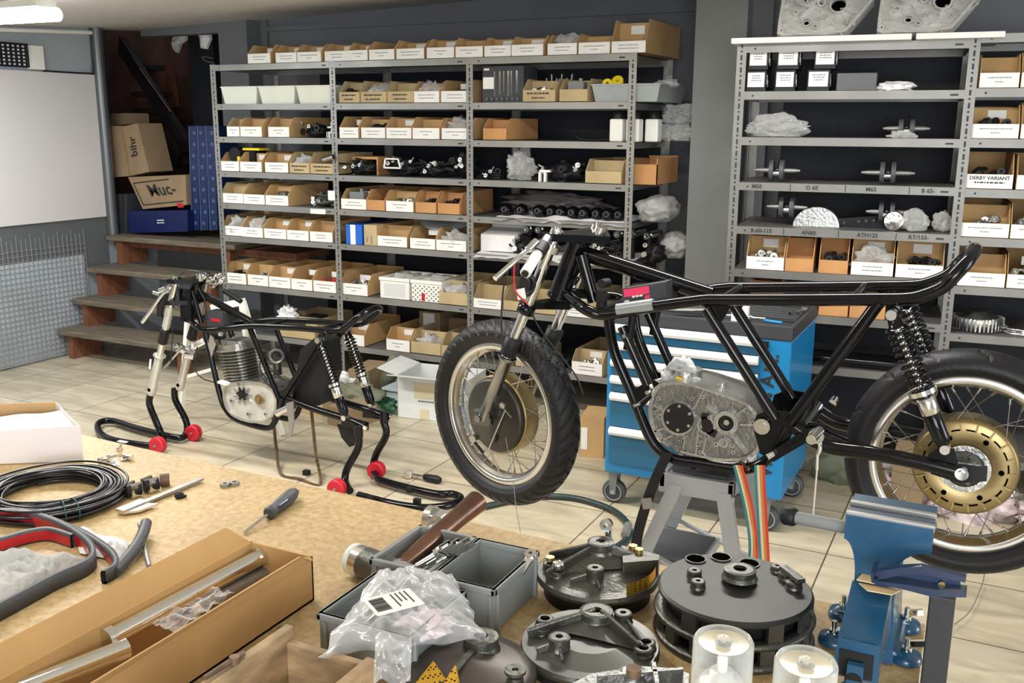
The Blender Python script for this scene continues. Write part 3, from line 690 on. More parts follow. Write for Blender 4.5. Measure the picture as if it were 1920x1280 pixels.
# ---------------------------------------------------------------- wheels
K['spoke'] = mat('dull_spoke_steel', (.35, .31, .26), .3, .9)
def wheel(root, cen, nrm, Rt, Rr, wt, wr, pat, hub, spokes=36, hr=.105, gold=False):
    """tyre, rim with spokes and nipples, drawn round axis nrm"""
    cen = Vector(cen); n = Vector(nrm).normalized(); u = (ZA-n*n.z).normalized(); w_ = n.cross(u)
    m_ = M(); NS, NP = (1008, 44) if pat == 'front' else (720, 40); vs = []
    for i in range(NS):
        a = 2*pi*i/NS; d = u*cos(a)+w_*sin(a)
        for j in range(NP):
            t = j/NP*2*pi; ct, s_ = cos(t), sin(t)
            rc = (Rt+Rr-.012)/2; hr_ = (Rt-Rr+.012)/2
            x = s_*wt/2*(1 if ct > -.2 else .92); r = rc+hr_*(ct if ct > 0 else ct*.9)
            cross = s_
            if ct > .12:
                if pat == 'front':
                    ph = (i/NS*42+abs(cross)*1.5+(0 if cross > 0 else .5)) % 1
                    if ph < .20 and abs(cross) > .07: r -= .006
                    if abs(cross) < .045: r -= .003
                else:
                    ph = (i/NS*30+abs(cross)*.8+(0 if cross > 0 else .5)) % 1
                    if ph < .13 and .15 < abs(cross) < .75 and (i*30//NS) % 2 == (cross > 0): r -= .006
            vs.append(cen+d*r+n*x)
    fs = [(i*NP+j, i*NP+(j+1) % NP, ((i+1) % NS)*NP+(j+1) % NP, ((i+1) % NS)*NP+j) for i in range(NS) for j in range(NP)]
    m_.add(vs, fs, 0, True); m_.build('tyre', 'rubber', root)
    m_ = M(); b = wr/2
    prof = [(Rr+.002, -b), (Rr+.004, -b+.003), (Rr-.004, -b+.006), (Rr-.010, -b+.010), (Rr-.013, -b*.55), (Rr-.024, -b*.38), (Rr-.026, 0), (Rr-.024, b*.38), (Rr-.013, b*.55), (Rr-.010, b-.010), (Rr-.004, b-.006), (Rr+.004, b-.003), (Rr+.002, b),
            (Rr-.016, b+.001), (Rr-.019, b-.004), (Rr-.021, b*.55), (Rr-.029, b*.36), (Rr-.030, 0), (Rr-.029, -b*.36), (Rr-.021, -b*.55), (Rr-.019, -b+.004), (Rr-.016, -b-.001)]
    m_.lathe(prof, cen, n, 120, closed=True); rim = m_.build('rim', 'alu', root)
    for k in range(spokes):
        side = 1 if k % 2 else -1; a = 2*pi*(k+.5)/spokes; sw = .42*(1 if (k//2) % 2 else -1)
        d = u*cos(a)+w_*sin(a); d2 = u*cos(a+sw)+w_*sin(a+sw)
        m_ = M(); p = cen+d*(Rr-.030); q = cen+d2*hr+n*side*hub
        m_.cyl(p, q, .0013, 6); m_.cyl(p+(p-q)*0, p+(q-p).normalized()*.018, .0033, 6); m_.build('spoke', 'spoke', rim)
    return rim
YB1 = 2.685
root = bike = thing('racing_motorcycle', (-.7, YB1, .3), 'large bare black-framed racing motorcycle with both wheels, propped on a grey step stool', 'motorcycle')
RC = W(1810, 866, Y=YB1); ST = R(17); NF = V(-sin(ST), -cos(ST), 0)
FA = W(905, 785, Y=2.60)          # lower end of the near fork leg
FC = FA-NF*.095                   # front axle centre
rim = wheel(root, RC, (0, -1, 0), .302, .234, .112, .072, 'rear', .045, hr=.115)
wheel(root, FC, NF, .305, .232, .102, .062, 'front', .035, hr=.110)
# rear hub
m_ = M(); m_.lathe([(0, .048), (.030, .048), (.060, .044), (.072, .050), (.118, .050), (.126, .044), (.128, .030), (.128, -.03), (.118, -.045), (.02, -.05)], RC, (0, -1, 0), 72)
m_.build('gold_hub_drum', 'gold', root)
m_ = M()
for k in range(18):
    a = 2*pi*k/18; d = XA*cos(a)+ZA*sin(a); e = XA*-sin(a)+ZA*cos(a)
    m_.obox(RC+d*.098+V(0, -.054, 0)-e*.002, d*.020, e*.004, V(0, .005, 0))
    m_.tube([RC+(XA*cos(a+t*.27)+ZA*sin(a+t*.27))*.101+V(0, -.0515, 0) for t in (.1, .5, .85)], .0022, 6, mi=1)
    if k % 3 == 0: m_.cyl(RC+d*.085+V(0, -.0515, 0), RC+d*.085+V(0, -.0500, 0), .007, 14, 1)
m_.build('drum_ribs', ['gold', 'void'], root)
m_ = M(); m_.lathe([(0, .075), (.018, .075), (.02, .06), (.045, .058), (.050, .05)], RC, (0, -1, 0), 40)
for k in range(5):
    a = 2*pi*k/5; d = XA*cos(a)+ZA*sin(a); m_.cyl(RC+d*.036+V(0, -.055, 0), RC+d*.036+V(0, -.064, 0), .005, 10)
m_.build('hub_centre', 'castdk', root)
m_ = M(); m_.ring(RC+V(0, -.056, 0), (0, -1, 0), .048, .062, .003, 48); m_.build('hub_ring', 'cast', root)
# front hub: dark brake plate, gold ring
m_ = M(); m_.lathe([(0, .060), (.02, .060), (.028, .052), (.110, .050), (.119, .045), (.122, .036), (.122, .030)], FC, NF, 64)
for s, k in ((-1, .6), (1, .35)): m_.cyl(FC+NF*.045+(ZA*k-XA*.1)*.12*s, FC+NF*.062+(ZA*k-XA*.1)*.12*s, .012, 16)
m_.build('brake_plate', mat('dark_brake_plate', (.045, .042, .034), .35, .5), root)
m_ = M(); m_.lathe([(.122, .031), (.128, .030), (.1285, .026), (.1285, -.028), (.118, -.040), (.05, -.05), (0, -.055)], FC, NF, 72); m_.build('gold_hub_drum', 'gold', root)
m_ = M()
a = FC+NF*.068; m_.bar(a+V(.045, 0, .050), a+V(.085, 0, .012), .003, .018, (0, 1, 0)); m_.bar(a+V(-.060, 0, -.085), a+V(-.02, 0, -.125), .003, .018, (0, 1, 0))
m_.tube([a+V(.06, -.004, .03), a+V(-.0, -.004, -.11)], .003, 8); m_.cyl(a+V(-.055, .02, -.08), a+V(-.055, -.008, -.08), .012, 16); m_.cyl(a+V(.05, .02, .046), a+V(.05, -.006, .046), .010, 16)
m_.build('brake_lever_linkage', 'alu', root)
# fork
FT = W(1040, 445, Y=2.60); FD = (FT-FA); FL = FD.length; fd = FD.normalized()
OFF = -NF*.19
for k, off in enumerate((V(0, 0, 0), OFF)):
    def F(t, dx=0): return FA+off+fd*(FL*t)
    m_ = M(); m_.tube([F(.40), F(.60)], .0165, 24); m_.tube([F(.64), F(1.02)], .0165, 24); m_.build('fork_stanchion', 'chrome', root)
    m_ = M(); m_.tube([F(.0), F(.05), F(.14), F(.15), F(.34), F(.345), F(.36), F(.365), F(.37)], [.020, .019, .0175, .020, .0205, .026, .026, .021, .021], 24)
    m_.ring(F(.355), fd, .02, .030, .006, 24); m_.box(F(-.03)+V(-.022, -.014, 0), F(.045)+V(.02, .014, 0)); m_.cyl(F(.01)+NF*.028, F(.01)-NF*.02, .012, 16)
    m_.build('fork_slider', 'alud', root)
    m_ = M(); m_.tube([F(.37), F(.375), F(.465), F(.47)], [.024, .027, .027, .022], 24); m_.build('fork_collar', 'blackm', root)
    m_ = M(); m_.tube([F(.60), F(.605), F(.645), F(.65)], [.02, .027, .027, .02], 24); m_.build('fork_clamp', 'black', root)
m_ = M(); t = M()
c0 = FA+fd*FL*.985; c1 = c0+OFF
back = V(.085, 0, -.012)
m_.prism([c0+NF*.03+V(-.03, 0, 0), c0+NF*.03+V(.02, 0, 0), (c0+c1)/2+back+V(.03, 0, 0), c1-NF*.03+V(.02, 0, 0), c1-NF*.03+V(-.03, 0, 0), (c0+c1)/2+V(-.015, 0, 0)], (0, 0, .022))
c0 = FA+fd*FL*.63; c1 = c0+OFF
m_.prism([c0+NF*.012+V(-.012, 0, 0), c0+NF*.02+V(.015, 0, 0), (c0+c1)/2+back+V(-.01, 0, 0), c1-NF*.02+V(.02, 0, 0), c1-NF*.02+V(-.012, 0, 0), (c0+c1)/2+V(.015, 0, 0)], (0, 0, .020))
m_.build('triple_clamp', 'black', root)
m_ = M()
for s in (0, 1): c = FA+fd*FL*1.02+OFF*s; m_.cyl(c-fd*.012, c+fd*.012, .020, 24); m_.cyl(c, c+fd*.02, .010, 6)
c = (FA+FA+OFF)/2+fd*FL*1.0+V(.075, 0, .01); m_.cyl(c, c+fd*.02, .018, 6); m_.build('fork_cap', 'alu', root)
# handlebar, lever, throttle
m_ = M(); hb0 = W(1026, 447, Y=2.56); hb1 = W(985, 512, Y=2.40)
m_.tube([hb0, hb0.lerp(hb1, .35)], .0145, 18); m_.ring(FA+fd*FL*.93, fd, .0165, .028, .022, 24); m_.build('handlebar', 'alu', root)
m_ = M(); m_.tube([hb0.lerp(hb1, .42), hb1], .0155, 20); m_.build('grip_sleeve', 'whiteplastic', root)
m_ = M(); m_.tube([hb0.lerp(hb1, .20), hb0.lerp(hb1, .46)], .021, 20); m_.cyl(hb1, hb1+(hb1-hb0).normalized()*.006, .010, 16); m_.build('grip_housing', 'blackm', root)
m_ = M(); m_.tube([W(1018, 455, Y=2.53), W(985, 472, Y=2.45), W(962, 492, Y=2.40), W(928, 522, Y=2.34)], [.006, .009, .007, .008], 12, smooth=4); m_.cyl(W(990, 468, Y=2.44), W(1006, 452, Y=2.47), .011, 14); m_.build('brake_lever', 'alu', root)
m_ = M(); q = [W(x, y, Y=2.50) for x, y in ((965, 485), (964, 520), (968, 548), (990, 570))]; m_.tube(q, .0028, 8, smooth=5); m_.build('red_cable', 'red', root)
m_ = M(); q = [W(x, y, Y=2.46) for x, y in ((955, 500), (944, 540), (940, 600), (942, 650))]; m_.tube(q, .0028, 8, smooth=5)
m_.tube([W(x, y, Y=2.62) for x, y in ((998, 590), (1018, 625), (1050, 665), (1080, 705), (1094, 740))], .0028, 8, smooth=5); m_.build('control_cable', 'cable', root)
m_ = M(); q = W(992, 533, Y=2.55)
for k in range(5): m_.ring(q+fd*(k*.004-.01)+NF*.01, NF*.9+fd*.3, .026+.003*(k % 2), .030+.003*(k % 2), .005, 28)
m_.cyl(q, q+NF*.02, .022, 20); m_.build('fork_rubber_mount', 'blackm', root)
m_ = M(); q = W(978, 553, Y=2.50); m_.obox(q-V(.012, 0, .016), V(.026, 0, .008), V(0, .002, 0), V(-.006, 0, .030)); m_.build('paper_tag', 'paper', root)
# frame
HT = W(1083, 456, Y=YB1); HBt = W(1048, 553, Y=YB1)
m_ = M(); m_.tube([HT, HBt], .031, 28); m_.tube([HBt, HBt+(HBt-HT)*.05], .036, 28); m_.tube([HT-(HBt-HT)*.05, HT], .036, 28)
N, Fr = YB1-.115, YB1+.115
def FP(pts, Y): return [W(x, y, Y=Y) for x, y in pts]
FS = lambda pts, dY: [p+V(0, dY, 0) for p in FP(pts, N)]
def both(mb, pts, r, smooth=0, near=True, far=True, inset=0):
    q = FP(pts, N)
    if near: mb.tube(q, r, 16, smooth=smooth)
    if far: mb.tube([p+V(0, .23, 0) for p in q], r, 16, smooth=smooth)
m_.tube(FP([(1098, 476), (1335, 553)], YB1), .023, 20)                        # backbone
m_.tube(FP([(1090, 478), (1114, 566)], YB1-.03), .019, 16); m_.tube(FP([(1090, 478), (1114, 566)], YB1+.05), .019, 16)
rail = [(1095, 578), (1128, 590), (1165, 586), (1222, 575), (1316, 563), (1352, 562), (1500, 562), (1636, 561), (1700, 560), (1733, 553), (1768, 538), (1792, 514)]
rn_ = FP(rail, N); rf_ = [p+V(0, .23, 0) for p in rn_]; hd = FP([(1057, 548)], YB1); tn, tf = rn_[-1], rf_[-1]
m_.tube(hd+rn_+[tn+V(.022, .02, .03), tn+V(.032, .07, .046), tn+V(.034, .115, .05), tf+V(.032, -.07, .046), tf+V(.022, -.02, .03)]+rf_[::-1]+hd, .0165, 16, smooth=5)
both(m_, [(1324, 578), (1454, 785)], .016); both(m_, [(1648, 566), (1482, 792)], .0165)
for dY in (0, .23):
    q = [p+V(0, dY*.9+.01, 0) for p in FP([(1138, 592), (1149, 658), (1181, 735), (1212, 812), (1232, 843), (1262, 862), (1310, 870), (1385, 881), (1425, 872), (1448, 848), (1472, 800)], N)]
    m_.tube(q, .0155, 16, smooth=5)
both(m_, [(1166, 612), (1214, 722)], .014); both(m_, [(1187, 590), (1176, 655)], .012)
for q in FP([(1352, 562), (1600, 561), (1300, 873), (1120, 588)], N): m_.tube([q, q+V(0, .23, 0)], .012, 14)
q = FP([(1318, 566), (1375, 566), (1352, 605), (1334, 612)], N); m_.prism(q, (0, .006, 0)); m_.prism([p+V(0, .224, 0) for p in q], (0, .006, 0))
q = FP([(1445, 768), (1500, 778), (1478, 830), (1446, 862), (1425, 850), (1412, 800), (1418, 778)], N-.004); m_.prism(q, (0, .008, 0)); m_.prism([p+V(0, .23, 0) for p in q], (0, .008, 0))
q = FP([(1655, 562), (1690, 562), (1686, 600), (1672, 604)], N); m_.prism(q, (0, .006, 0)); m_.prism([p+V(0, .224, 0) for p in q], (0, .006, 0))
q = FP([(1180, 735), (1214, 715), (1222, 745), (1200, 770)], N); m_.prism(q, (0, .006, 0)); m_.prism([p+V(0, .224, 0) for p in q], (0, .006, 0))
m_.build('frame', 'black', root)
m_ = M()
both(m_, [(1490, 800), (1547, 836), (1640, 850), (1731, 868), (1790, 882)], .0195, 4)
q = FP([(1740, 852), (1765, 835), (1790, 842), (1796, 868), (1852, 876), (1850, 902), (1800, 906), (1745, 888)], N-.005)
m_.prism(q, (0, .010, 0)); m_.prism([p+V(0, .23, 0) for p in q], (0, .010, 0)); q = W(1500, 805, Y=N); m_.tube([q, q+V(0, .23, 0)], .024, 18)
m_.tube(FP([(1490, 790), (1540, 800), (1590, 822)], N+.03), .010, 12); m_.build('swingarm', 'black', root)
m_ = M()
q = RC+V(-.008, -.137, -.0); q = W(1803, 889, Y=N-.012); m_.cyl(q, q+V(0, .03, 0), .016, 24); m_.cyl(q-V(0, .006, 0), q, .010, 6); m_.build('axle_nut', 'chrome', root)
m_ = M()
q = W(1428, 800, Y=N-.016); m_.cyl(q, q+V(0, .02, 0), .014, 6); m_.ring(q+V(0, .005, 0), (0, -1, 0), .012, .022, .004, 24)
for x, y in ((1197, 757), (1213, 736), (1170, 630), (1401, 880), (1395, 870)): q = W(x, y, Y=N-.02); m_.cyl(q, q+V(0, .03, 0), .006, 12)
q = W(1190, 760, Y=N-.06); m_.cyl(q, q+V(0, .09, 0), .005, 10); m_.build('frame_bolts', 'chrome', root)
m_ = M(); q = W(1155, 575, Y=N); m_.tube(FP([(1158, 581), (1226, 571)], N-.002), .0185, 16); m_.build('clear_tape_wrap', mat('silvery_tape', (.30, .33, .33), .25, .3), root)
m_ = M(); m_.tube(FP([(1128, 545), (1128, 585)], YB1-.06), .016, 16); q = W(1126, 558, Y=YB1-.09); m_.cyl(q, q+V(0, .03, 0), .016, 20); q = W(1127, 532, Y=YB1-.09); m_.cyl(q, q+V(.01, .03, 0), .014, 20); m_.build('steering_damper_mount', 'blackm', root)
# battery-like box with red sticker strapped between the rails
bx = [W(1168, 578, Y=N+.03), W(1250, 566, Y=N+.03)]; m_ = M(); ux = (bx[1]-bx[0]); m_.obox(bx[0], ux, V(0, .10, 0), V(-.006, 0, .056)); bb = m_.build('black_box', 'dgrey', root)
m_ = M(); n0 = bx[0]-V(0, .001, 0); m_.obox(n0+ux*.02+V(0, 0, .032), ux*.58, V(0, .001, 0), V(-.002, 0, .022)); m_.obox(n0+ux*.5+V(0, 0, .012), ux*.12, V(0, .001, 0), V(0, 0, .016)); m_.build('red_sticker', mat('pink_red_sticker', (.75, .04, .12), .4), bb)
m_ = M(); n1 = n0-V(0, .0006, 0); rn = random.Random(3); scribble(m_, n1+ux*.33+V(0, -.001, .030), ux.normalized(), ZA, .055, .012, 1, rn); m_.obox(n0+ux*.03+V(0, 0, .010), ux*.11, V(0, .001, 0), V(0, 0, .012)); m_.build('white_print', 'paper', bb)
# shocks
def shock(root, top, bot, y, r=.026, far=0, turns=10, rb=.030, lo=.55):
    a = W(top[0], top[1], Y=y)+V(0, far, 0); b = W(bot[0], bot[1], Y=y)+V(0, far, 0); d = b-a; L = d.length; e = d.normalized()
    m_ = M(); m_.tube([a+e*.02, a+e*L*lo], .0085, 14); m_.tube([a+e*L*.60, a+e*L*.605, a+e*L*.74, a+e*L*.745], [.018, .0225, .0225, .018], 22)
    m_.ring(a+e*L*.56, e, .012, rb+.004, .012, 28); m_.cyl(a-V(0, .018, 0), a+V(0, .018, 0), .013, 18); m_.cyl(b-V(0, .018, 0), b+V(0, .018, 0), .012, 18)
    o = m_.build('shock_absorber', 'alu', root)
    m_ = M(); m_.tube([a+e*L*.745, a+e*L*.75, a+e*L*.93, a+e*L], [.02, .021, .021, .010], 22); m_.tube([a+e*L*.0, a+e*L*.08, a+e*L*.10], [.014, .018, rb], 20); m_.ring(a+e*L*.585, e, .012, rb, .008, 26); m_.build('damper_body', 'black', o)
    m_ = M(); u = e.orthogonal().normalized(); w_ = e.cross(u); n = turns*16
    m_.tube([a+e*(L*.10+L*.46*(i/n))+(u*cos(2*pi*i/16)+w_*sin(2*pi*i/16))*r for i in range(n+1)], .0042, 8); m_.build('spring', 'black', o)
shock(root, (1672, 589), (1772, 840), N-.03); shock(root, (1672, 589), (1772, 840), N-.03, far=.29)
# engine
def engine(root, out, Y, th, covers):
    q = FP(out, Y); c = sum(q, Vector())/len(q)
    q = spline(q, 4, True)
    m_ = M(); m_.prism(q, (0, th, 0), sm=False); n = len(q)
    m_.add([c+(p-c)*.94+V(0, -.0012, 0) for p in q], [list(range(n))], 1)
    inner = [c+(p-c)*.93 for p in q]; n = len(q)
    m_.add([p+V(0, -.012, 0) for p in q]+[p+V(0, -.012, 0) for p in inner]+inner+q, [(i, (i+1) % n, n+(i+1) % n, n+i) for i in range(n)]+[(n+i, n+(i+1) % n, 2*n+(i+1) % n, 2*n+i) for i in range(n)]+[(3*n+i, 3*n+(i+1) % n, (i+1) % n, i) for i in range(n)])
    m_.prism([c+(p-c)*.97+V(0, th*.5, 0) for p in q], (0, th*.6, 0)); return m_
E1Y = YB1-.10
out = [(1232, 722), (1265, 714), (1305, 720), (1360, 738), (1398, 752), (1420, 772), (1430, 805), (1428, 838), (1405, 858), (1360, 862), (1320, 856), (1275, 845), (1240, 825), (1222, 795), (1219, 755)]
m_ = engine(root, out, E1Y, .16, [])
def px(x, y, d=0): return W(x, y, Y=E1Y-d)
for x, y, r0, r1, h in ((1273, 783, .040, .048, .016), (1364, 790, .022, .034, .018), (1326, 796, .020, .026, .010), (1358, 828, .008, .014, .012), (1240, 778, .005, .009, .014), (1345, 830, .003, .007, .014), (1312, 830, .003, .007, .014)):
    m_.ring(px(x, y), (0, -1, 0), r0, r1, h, 32)
for x0, y0, x1, y1 in ((1300, 770, 1318, 735), (1310, 805, 1306, 850), (1325, 820, 1318, 850), (1385, 775, 1402, 762), (1388, 795, 1426, 796), (1370, 812, 1400, 850), (1250, 800, 1228, 808), (1248, 770, 1226, 758), (1262, 815, 1240, 826), (1285, 815, 1282, 842), (1345, 775, 1325, 760)):
    m_.bar(px(x0, y0, .006), px(x1, y1, .006), .005, .012, (0, 1, 0))
for x, y in ((1225, 790), (1237, 745), (1300, 745), (1320, 742), (1316, 845), (1333, 780), (1375, 832), (1377, 845), (1230, 770), (1413, 790), (1278, 825), (1245, 822)):
    m_.ring(px(x, y), (0, -1, 0), .0025, .006, .015, 14)
a = px(1320, 850); m_.tube([a, px(1333, 862, .005), px(1365, 868, .005), px(1385, 865)], .006, 10, smooth=3)
m_.build('crankcase', ['cast', 'castmid'], root, split=False)
m_ = M(); p = px(1273, 783, .016); m_.cyl(p, p-V(0, .008, 0), .043, 40)
p = px(1364, 790, .004); m_.ring(p, (0, -1, 0), .010, .022, .006, 28); m_.cyl(px(1364, 790, -.004), px(1364, 790, .004), .022, 28)
m_.prism([px(1315, 775, .004), px(1330, 776, .004), px(1336, 800, .004), px(1345, 810, .004), px(1340, 820, .004), px(1318, 806, .004)], V(0, -.006, 0)); m_.build('black_blanking_plate', 'blackm', root)
m_ = M()
for k in range(6):
    a = 2*pi*k/6+.5; d = XA*cos(a)+ZA*sin(a); p = px(1273, 783, .024)+d*.035; m_.cyl(p, p-V(0, .005, 0), .0045, 10)
p = px(1364, 790, .006); m_.cyl(p, p-V(0, .012, 0), .008, 16); m_.build('cover_bolts', 'chrome', root)
m_ = M(); q = W(1285, 722, Y=YB1-.05); m_.box(q+V(-.07, -.03, -.02), q+V(.045, .09, .012)); m_.ring(q+V(-.01, .03, .012), ZA, .025, .048, .03, 32)
for k in range(4): m_.box(q+V(.0+k*.011, -.034, -.015), q+V(.006+k*.011, -.03, .014))
q = W(1345, 742, Y=YB1-.02); m_.obox(q+V(-.075, -.04, .0), V(.20, 0, -.035), V(0, .12, 0), V(0, 0, .035)); m_.cyl(q+V(.02, -.03, .01), q+V(.02, -.03, .05), .012, 14); m_.build('crankcase_top', 'cast', root)
m_ = M(); m_.blob(W(1276, 702, Y=YB1-.03), (.040, .045, .050), 9, .35, freq=1.6); m_.blob(W(1280, 715, Y=YB1-.03), (.065, .05, .022), 12, .5); m_.build('protective_bag', 'film2', root)
m_ = M(); q = W(1268, 708, Y=YB1-.075); m_.tube([q, q+V(.02, 0, -.004)], .005, 8); m_.build('yellow_tie', 'yellow', root)
# foot rest bracket, gear rod
m_ = M(); q = FP([(1440, 852), (1452, 842), (1515, 802), (1530, 808), (1525, 822), (1450, 866)], N-.03); m_.prism(q, (0, .006, 0))
for x, y in ((1475, 838), (1489, 829), (1502, 820)): p = W(x, y, Y=N-.031); m_.ring(p, (0, -1, 0), .004, .006, .002, 14)
m_.build('footrest_bracket', 'black', root)
m_ = M(); p = W(1521, 824, Y=N-.09); m_.tube([p, p+V(.012, .055, .010)], .0125, 18); m_.cyl(p-V(.0, .002, 0), p+V(0, .001, 0), .013, 18); p = W(1532, 815, Y=N-.03); m_.ring(p, (0, -1, 0), .008, .020, .016, 24)
p = W(1450, 850, Y=N-.04); q = W(1438, 857, Y=N-.05); m_.tube([p, q], .008, 14); m_.build('footrest_peg', 'alu', root)
m_ = M(); m_.tube(FP([(1533, 812), (1538, 838), (1533, 852)], N-.03), .006, 10, smooth=3); m_.tube(FP([(1533, 852), (1532, 880)], N-.03), .0042, 10); m_.tube(FP([(1532, 880), (1523, 985)], N-.03), .0026, 8); m_.build('gear_rod', 'chrome', root)
m_ = M(); p = W(1560, 757, Y=Fr+.04); m_.tube([p, p+V(0, .05, 0)], .012, 16); m_.build('far_footrest_peg', 'chrome', root)
# wires with spoke nipples hanging from the front wheel
m_ = M(); m_.tube([W(948, 820, Y=2.55), W(962, 900, Y=2.52), W(968, 955, Y=2.50), W(976, 998, Y=2.50)], .0012, 6); m_.build('hanging_wire', 'steel', root)

# ---------------------------------------------------------------- step stool under the engine
st = thing('step_stool', (-.72, YB1, 0), 'grey metal folding step stool with black treads under the large motorcycle', 'stool')
a = W(1240, 880, Y=2.60); b = W(1380, 905, Y=2.60); zt = (a.z+b.z)/2; x0, x1 = a.x, b.x
m_ = M(); m_.box((x0, 2.58, zt-.06), (x1, 2.60, zt)); m_.box((x0, 2.86, zt-.06), (x1, 2.88, zt)); m_.box((x0, 2.58, zt-.045), (x0+.02, 2.88, zt)); m_.box((x1-.02, 2.58, zt-.045), (x1, 2.88, zt)); m_.box((x0, 2.58, zt-.012), (x1, 2.88, zt-.004))
K['stool'] = mat('grey_stool_paint', (.36, .37, .38), .4, .2)
m_.build('top_step_frame', 'stool', st, bevel=.004)
m_ = M(); m_.box((x0+.03, 2.61, zt-.002), (x1-.03, 2.85, zt+.006)); m_.build('top_step_pad', 'rubberg', st)
for y, s in ((2.575, 1), (2.885, -1)):
    for xa, xb in ((x0+.03, x0-.17), (x1-.05, x1+.05)):
        m_ = M(); w_ = .043
        m_.prism([(xa, y, zt-.03), (xa+w_, y, zt-.03), (xb+w_, y, .02), (xb, y, .02)], (0, .022*s, 0)); m_.cyl((xb+w_/2, y-.002*s, .20), (xb+w_/2+.02, y+.024*s, .20), .011, 14, 0); m_.build('leg', 'stool', st)
        m_ = M(); m_.box((xb-.004, y-.004, 0), (xb+w_+.004, y+.026*s, .035)); m_.build('foot', 'blackm', st)
m_ = M(); zl = zt*.5; m_.box((x0-.08, 2.60, zl-.03), (x0+.12, 2.86, zl)); m_.build('lower_step', 'stool', st)
m_ = M(); m_.box((x0-.07, 2.62, zl), (x0+.11, 2.84, zl+.006)); m_.build('lower_step_pad', 'rubberg', st)
m_ = M(); m_.bar((x0-.06, 2.59, zl+.04), (x1+.03, 2.59, zl-.06), .005, .022, (0, 1, 0)); m_.bar((x0-.06, 2.87, zl+.04), (x1+.03, 2.87, zl-.06), .005, .022, (0, 1, 0)); m_.build('brace', 'stool', st)
# straps
def ribbon(mb, pts, wv, mi=0, sm=4):
    p = spline([Vector(q) for q in pts], sm); wv = Vector(wv)
    vs = []
    for q in p: vs += [q-wv/2, q+wv/2]
    mb.add(vs+[v+V(0, .0015, 0) for v in vs], [(2*i, 2*i+1, 2*i+3, 2*i+2) for i in range(len(p)-1)]+[(len(vs)+2*i+2, len(vs)+2*i+3, len(vs)+2*i+1, len(vs)+2*i) for i in range(len(p)-1)], mi, True)
cols = [('strap_red', (.55, .05, .03)), ('strap_cream', (.65, .55, .35)), ('strap_teal', (.03, .20, .22)), ('strap_orange', (.60, .20, .05))]
for n_, (P_, lb) in enumerate((([(1383, 872), (1392, 905), (1404, 955), (1412, 1010), (1412, 1048)], 'striped elastic strap hanging at the left under the swingarm pivot'), ([(1424, 872), (1426, 920), (1430, 990), (1434, 1060)], 'striped elastic strap hanging at the right under the swingarm pivot'))):
    rt = thing('tie_strap', W(P_[0][0], P_[0][1], Y=2.53), lb, 'strap')
    for k, (cn, cc) in enumerate([cols[2], cols[1], cols[3], cols[0]]):
        if cn not in K: K[cn] = mat(cn, cc, .8)
        m_ = M(); ribbon(m_, [W(x+(k-1.5)*5*(1 if n_ else .9), y, Y=2.53) for x, y in P_], V(.0075, 0, .0)); m_.build('stripe', cn, rt)
m_ = M(); ribbon(m_, FP([(1252, 848), (1228, 900), (1210, 950), (1196, 1000), (1192, 1030)], 2.535), V(.032, 0, .004)); rt = m_.build('ratchet_strap', 'blackm'); tag(rt, 'black tie-down strap hanging from the frame left of the step stool', 'strap')
m_ = M(); q = W(1206, 955, Y=2.52); m_.obox(q, V(.028, 0, .008), V(0, .008, 0), V(-.008, 0, .03)); m_.build('buckle', 'steel', rt)

# ---------------------------------------------------------------- small motorcycle on paddock stands
YB2 = 3.40
root = thing('small_motorcycle', (-2.9, YB2, .1), 'smaller bare black-framed motorcycle without wheels, finned engine fitted, on black paddock stands', 'motorcycle')
N = YB2-.08; TW = .16
def fp2(pts, Y=None): return [W(x, y, Y=Y or N) for x, y in pts]
m_ = M(); m_.tube(fp2([(371, 528), (353, 600)], YB2), .030, 20)
m_.tube(fp2([(372, 548), (472, 604)], YB2), .017, 16); m_.tube(fp2([(360, 545), (378, 606)], YB2-.03), .012, 12)
for d in (0, TW):
    sh = lambda P: [p+V(0, d, 0) for p in P]
    m_.tube(sh(fp2([(384, 618), (398, 680), (413, 742), (424, 768), (445, 787), (497, 802), (514, 793), (524, 765), (530, 745)])), .0135, 12, smooth=4)
    m_.tube(sh(fp2([(468, 614), (522, 746)])), .013, 12); m_.tube(sh(fp2([(607, 622), (533, 742)])), .0135, 12)
    m_.prism(sh(fp2([(512, 738), (545, 738), (535, 765), (522, 778), (512, 765)])), (0, .005, 0))
q1 = fp2([(368, 611), (392, 619), (460, 612), (497, 612), (560, 615), (629, 620), (652, 610), (670, 595)]); q2 = [p+V(0, TW, 0) for p in q1]; tn, tf = q1[-1], q2[-1]; hd = fp2([(350, 592)], YB2)
m_.tube(hd+q1+[tn+V(.025, .03, .02), tn+V(.035, TW/2, .03), tf+V(.025, -.03, .02)]+q2[::-1]+hd, .0135, 12, smooth=4)
for x, y in ((497, 612), (600, 618), (450, 789)): p = W(x, y, Y=N); m_.tube([p, p+V(0, TW, 0)], .010, 12)
m_.build('frame', 'black', root)
m_ = M()
for d in (0, TW): m_.tube([p+V(0, d, 0) for p in fp2([(540, 748), (600, 770), (655, 787), (684, 800)])], .016, 14, smooth=3); m_.prism([p+V(0, d, 0) for p in fp2([(640, 778), (690, 792), (690, 806), (640, 800)])], (0, .007, 0))
p = W(545, 752, Y=N); m_.tube([p, p+V(0, TW, 0)], .018, 14); m_.build('swingarm', 'black', root)
m_ = M(); p = W(683, 802, Y=N-.02)
for d in (0, TW+.03): m_.cyl(p+V(0, d, 0), p+V(0, d+.012, 0), .011, 6); m_.cyl(p+V(0, d-.004, 0), p+V(0, d+.016, 0), .006, 10)
m_.build('axle_adjuster', 'chrome', root)
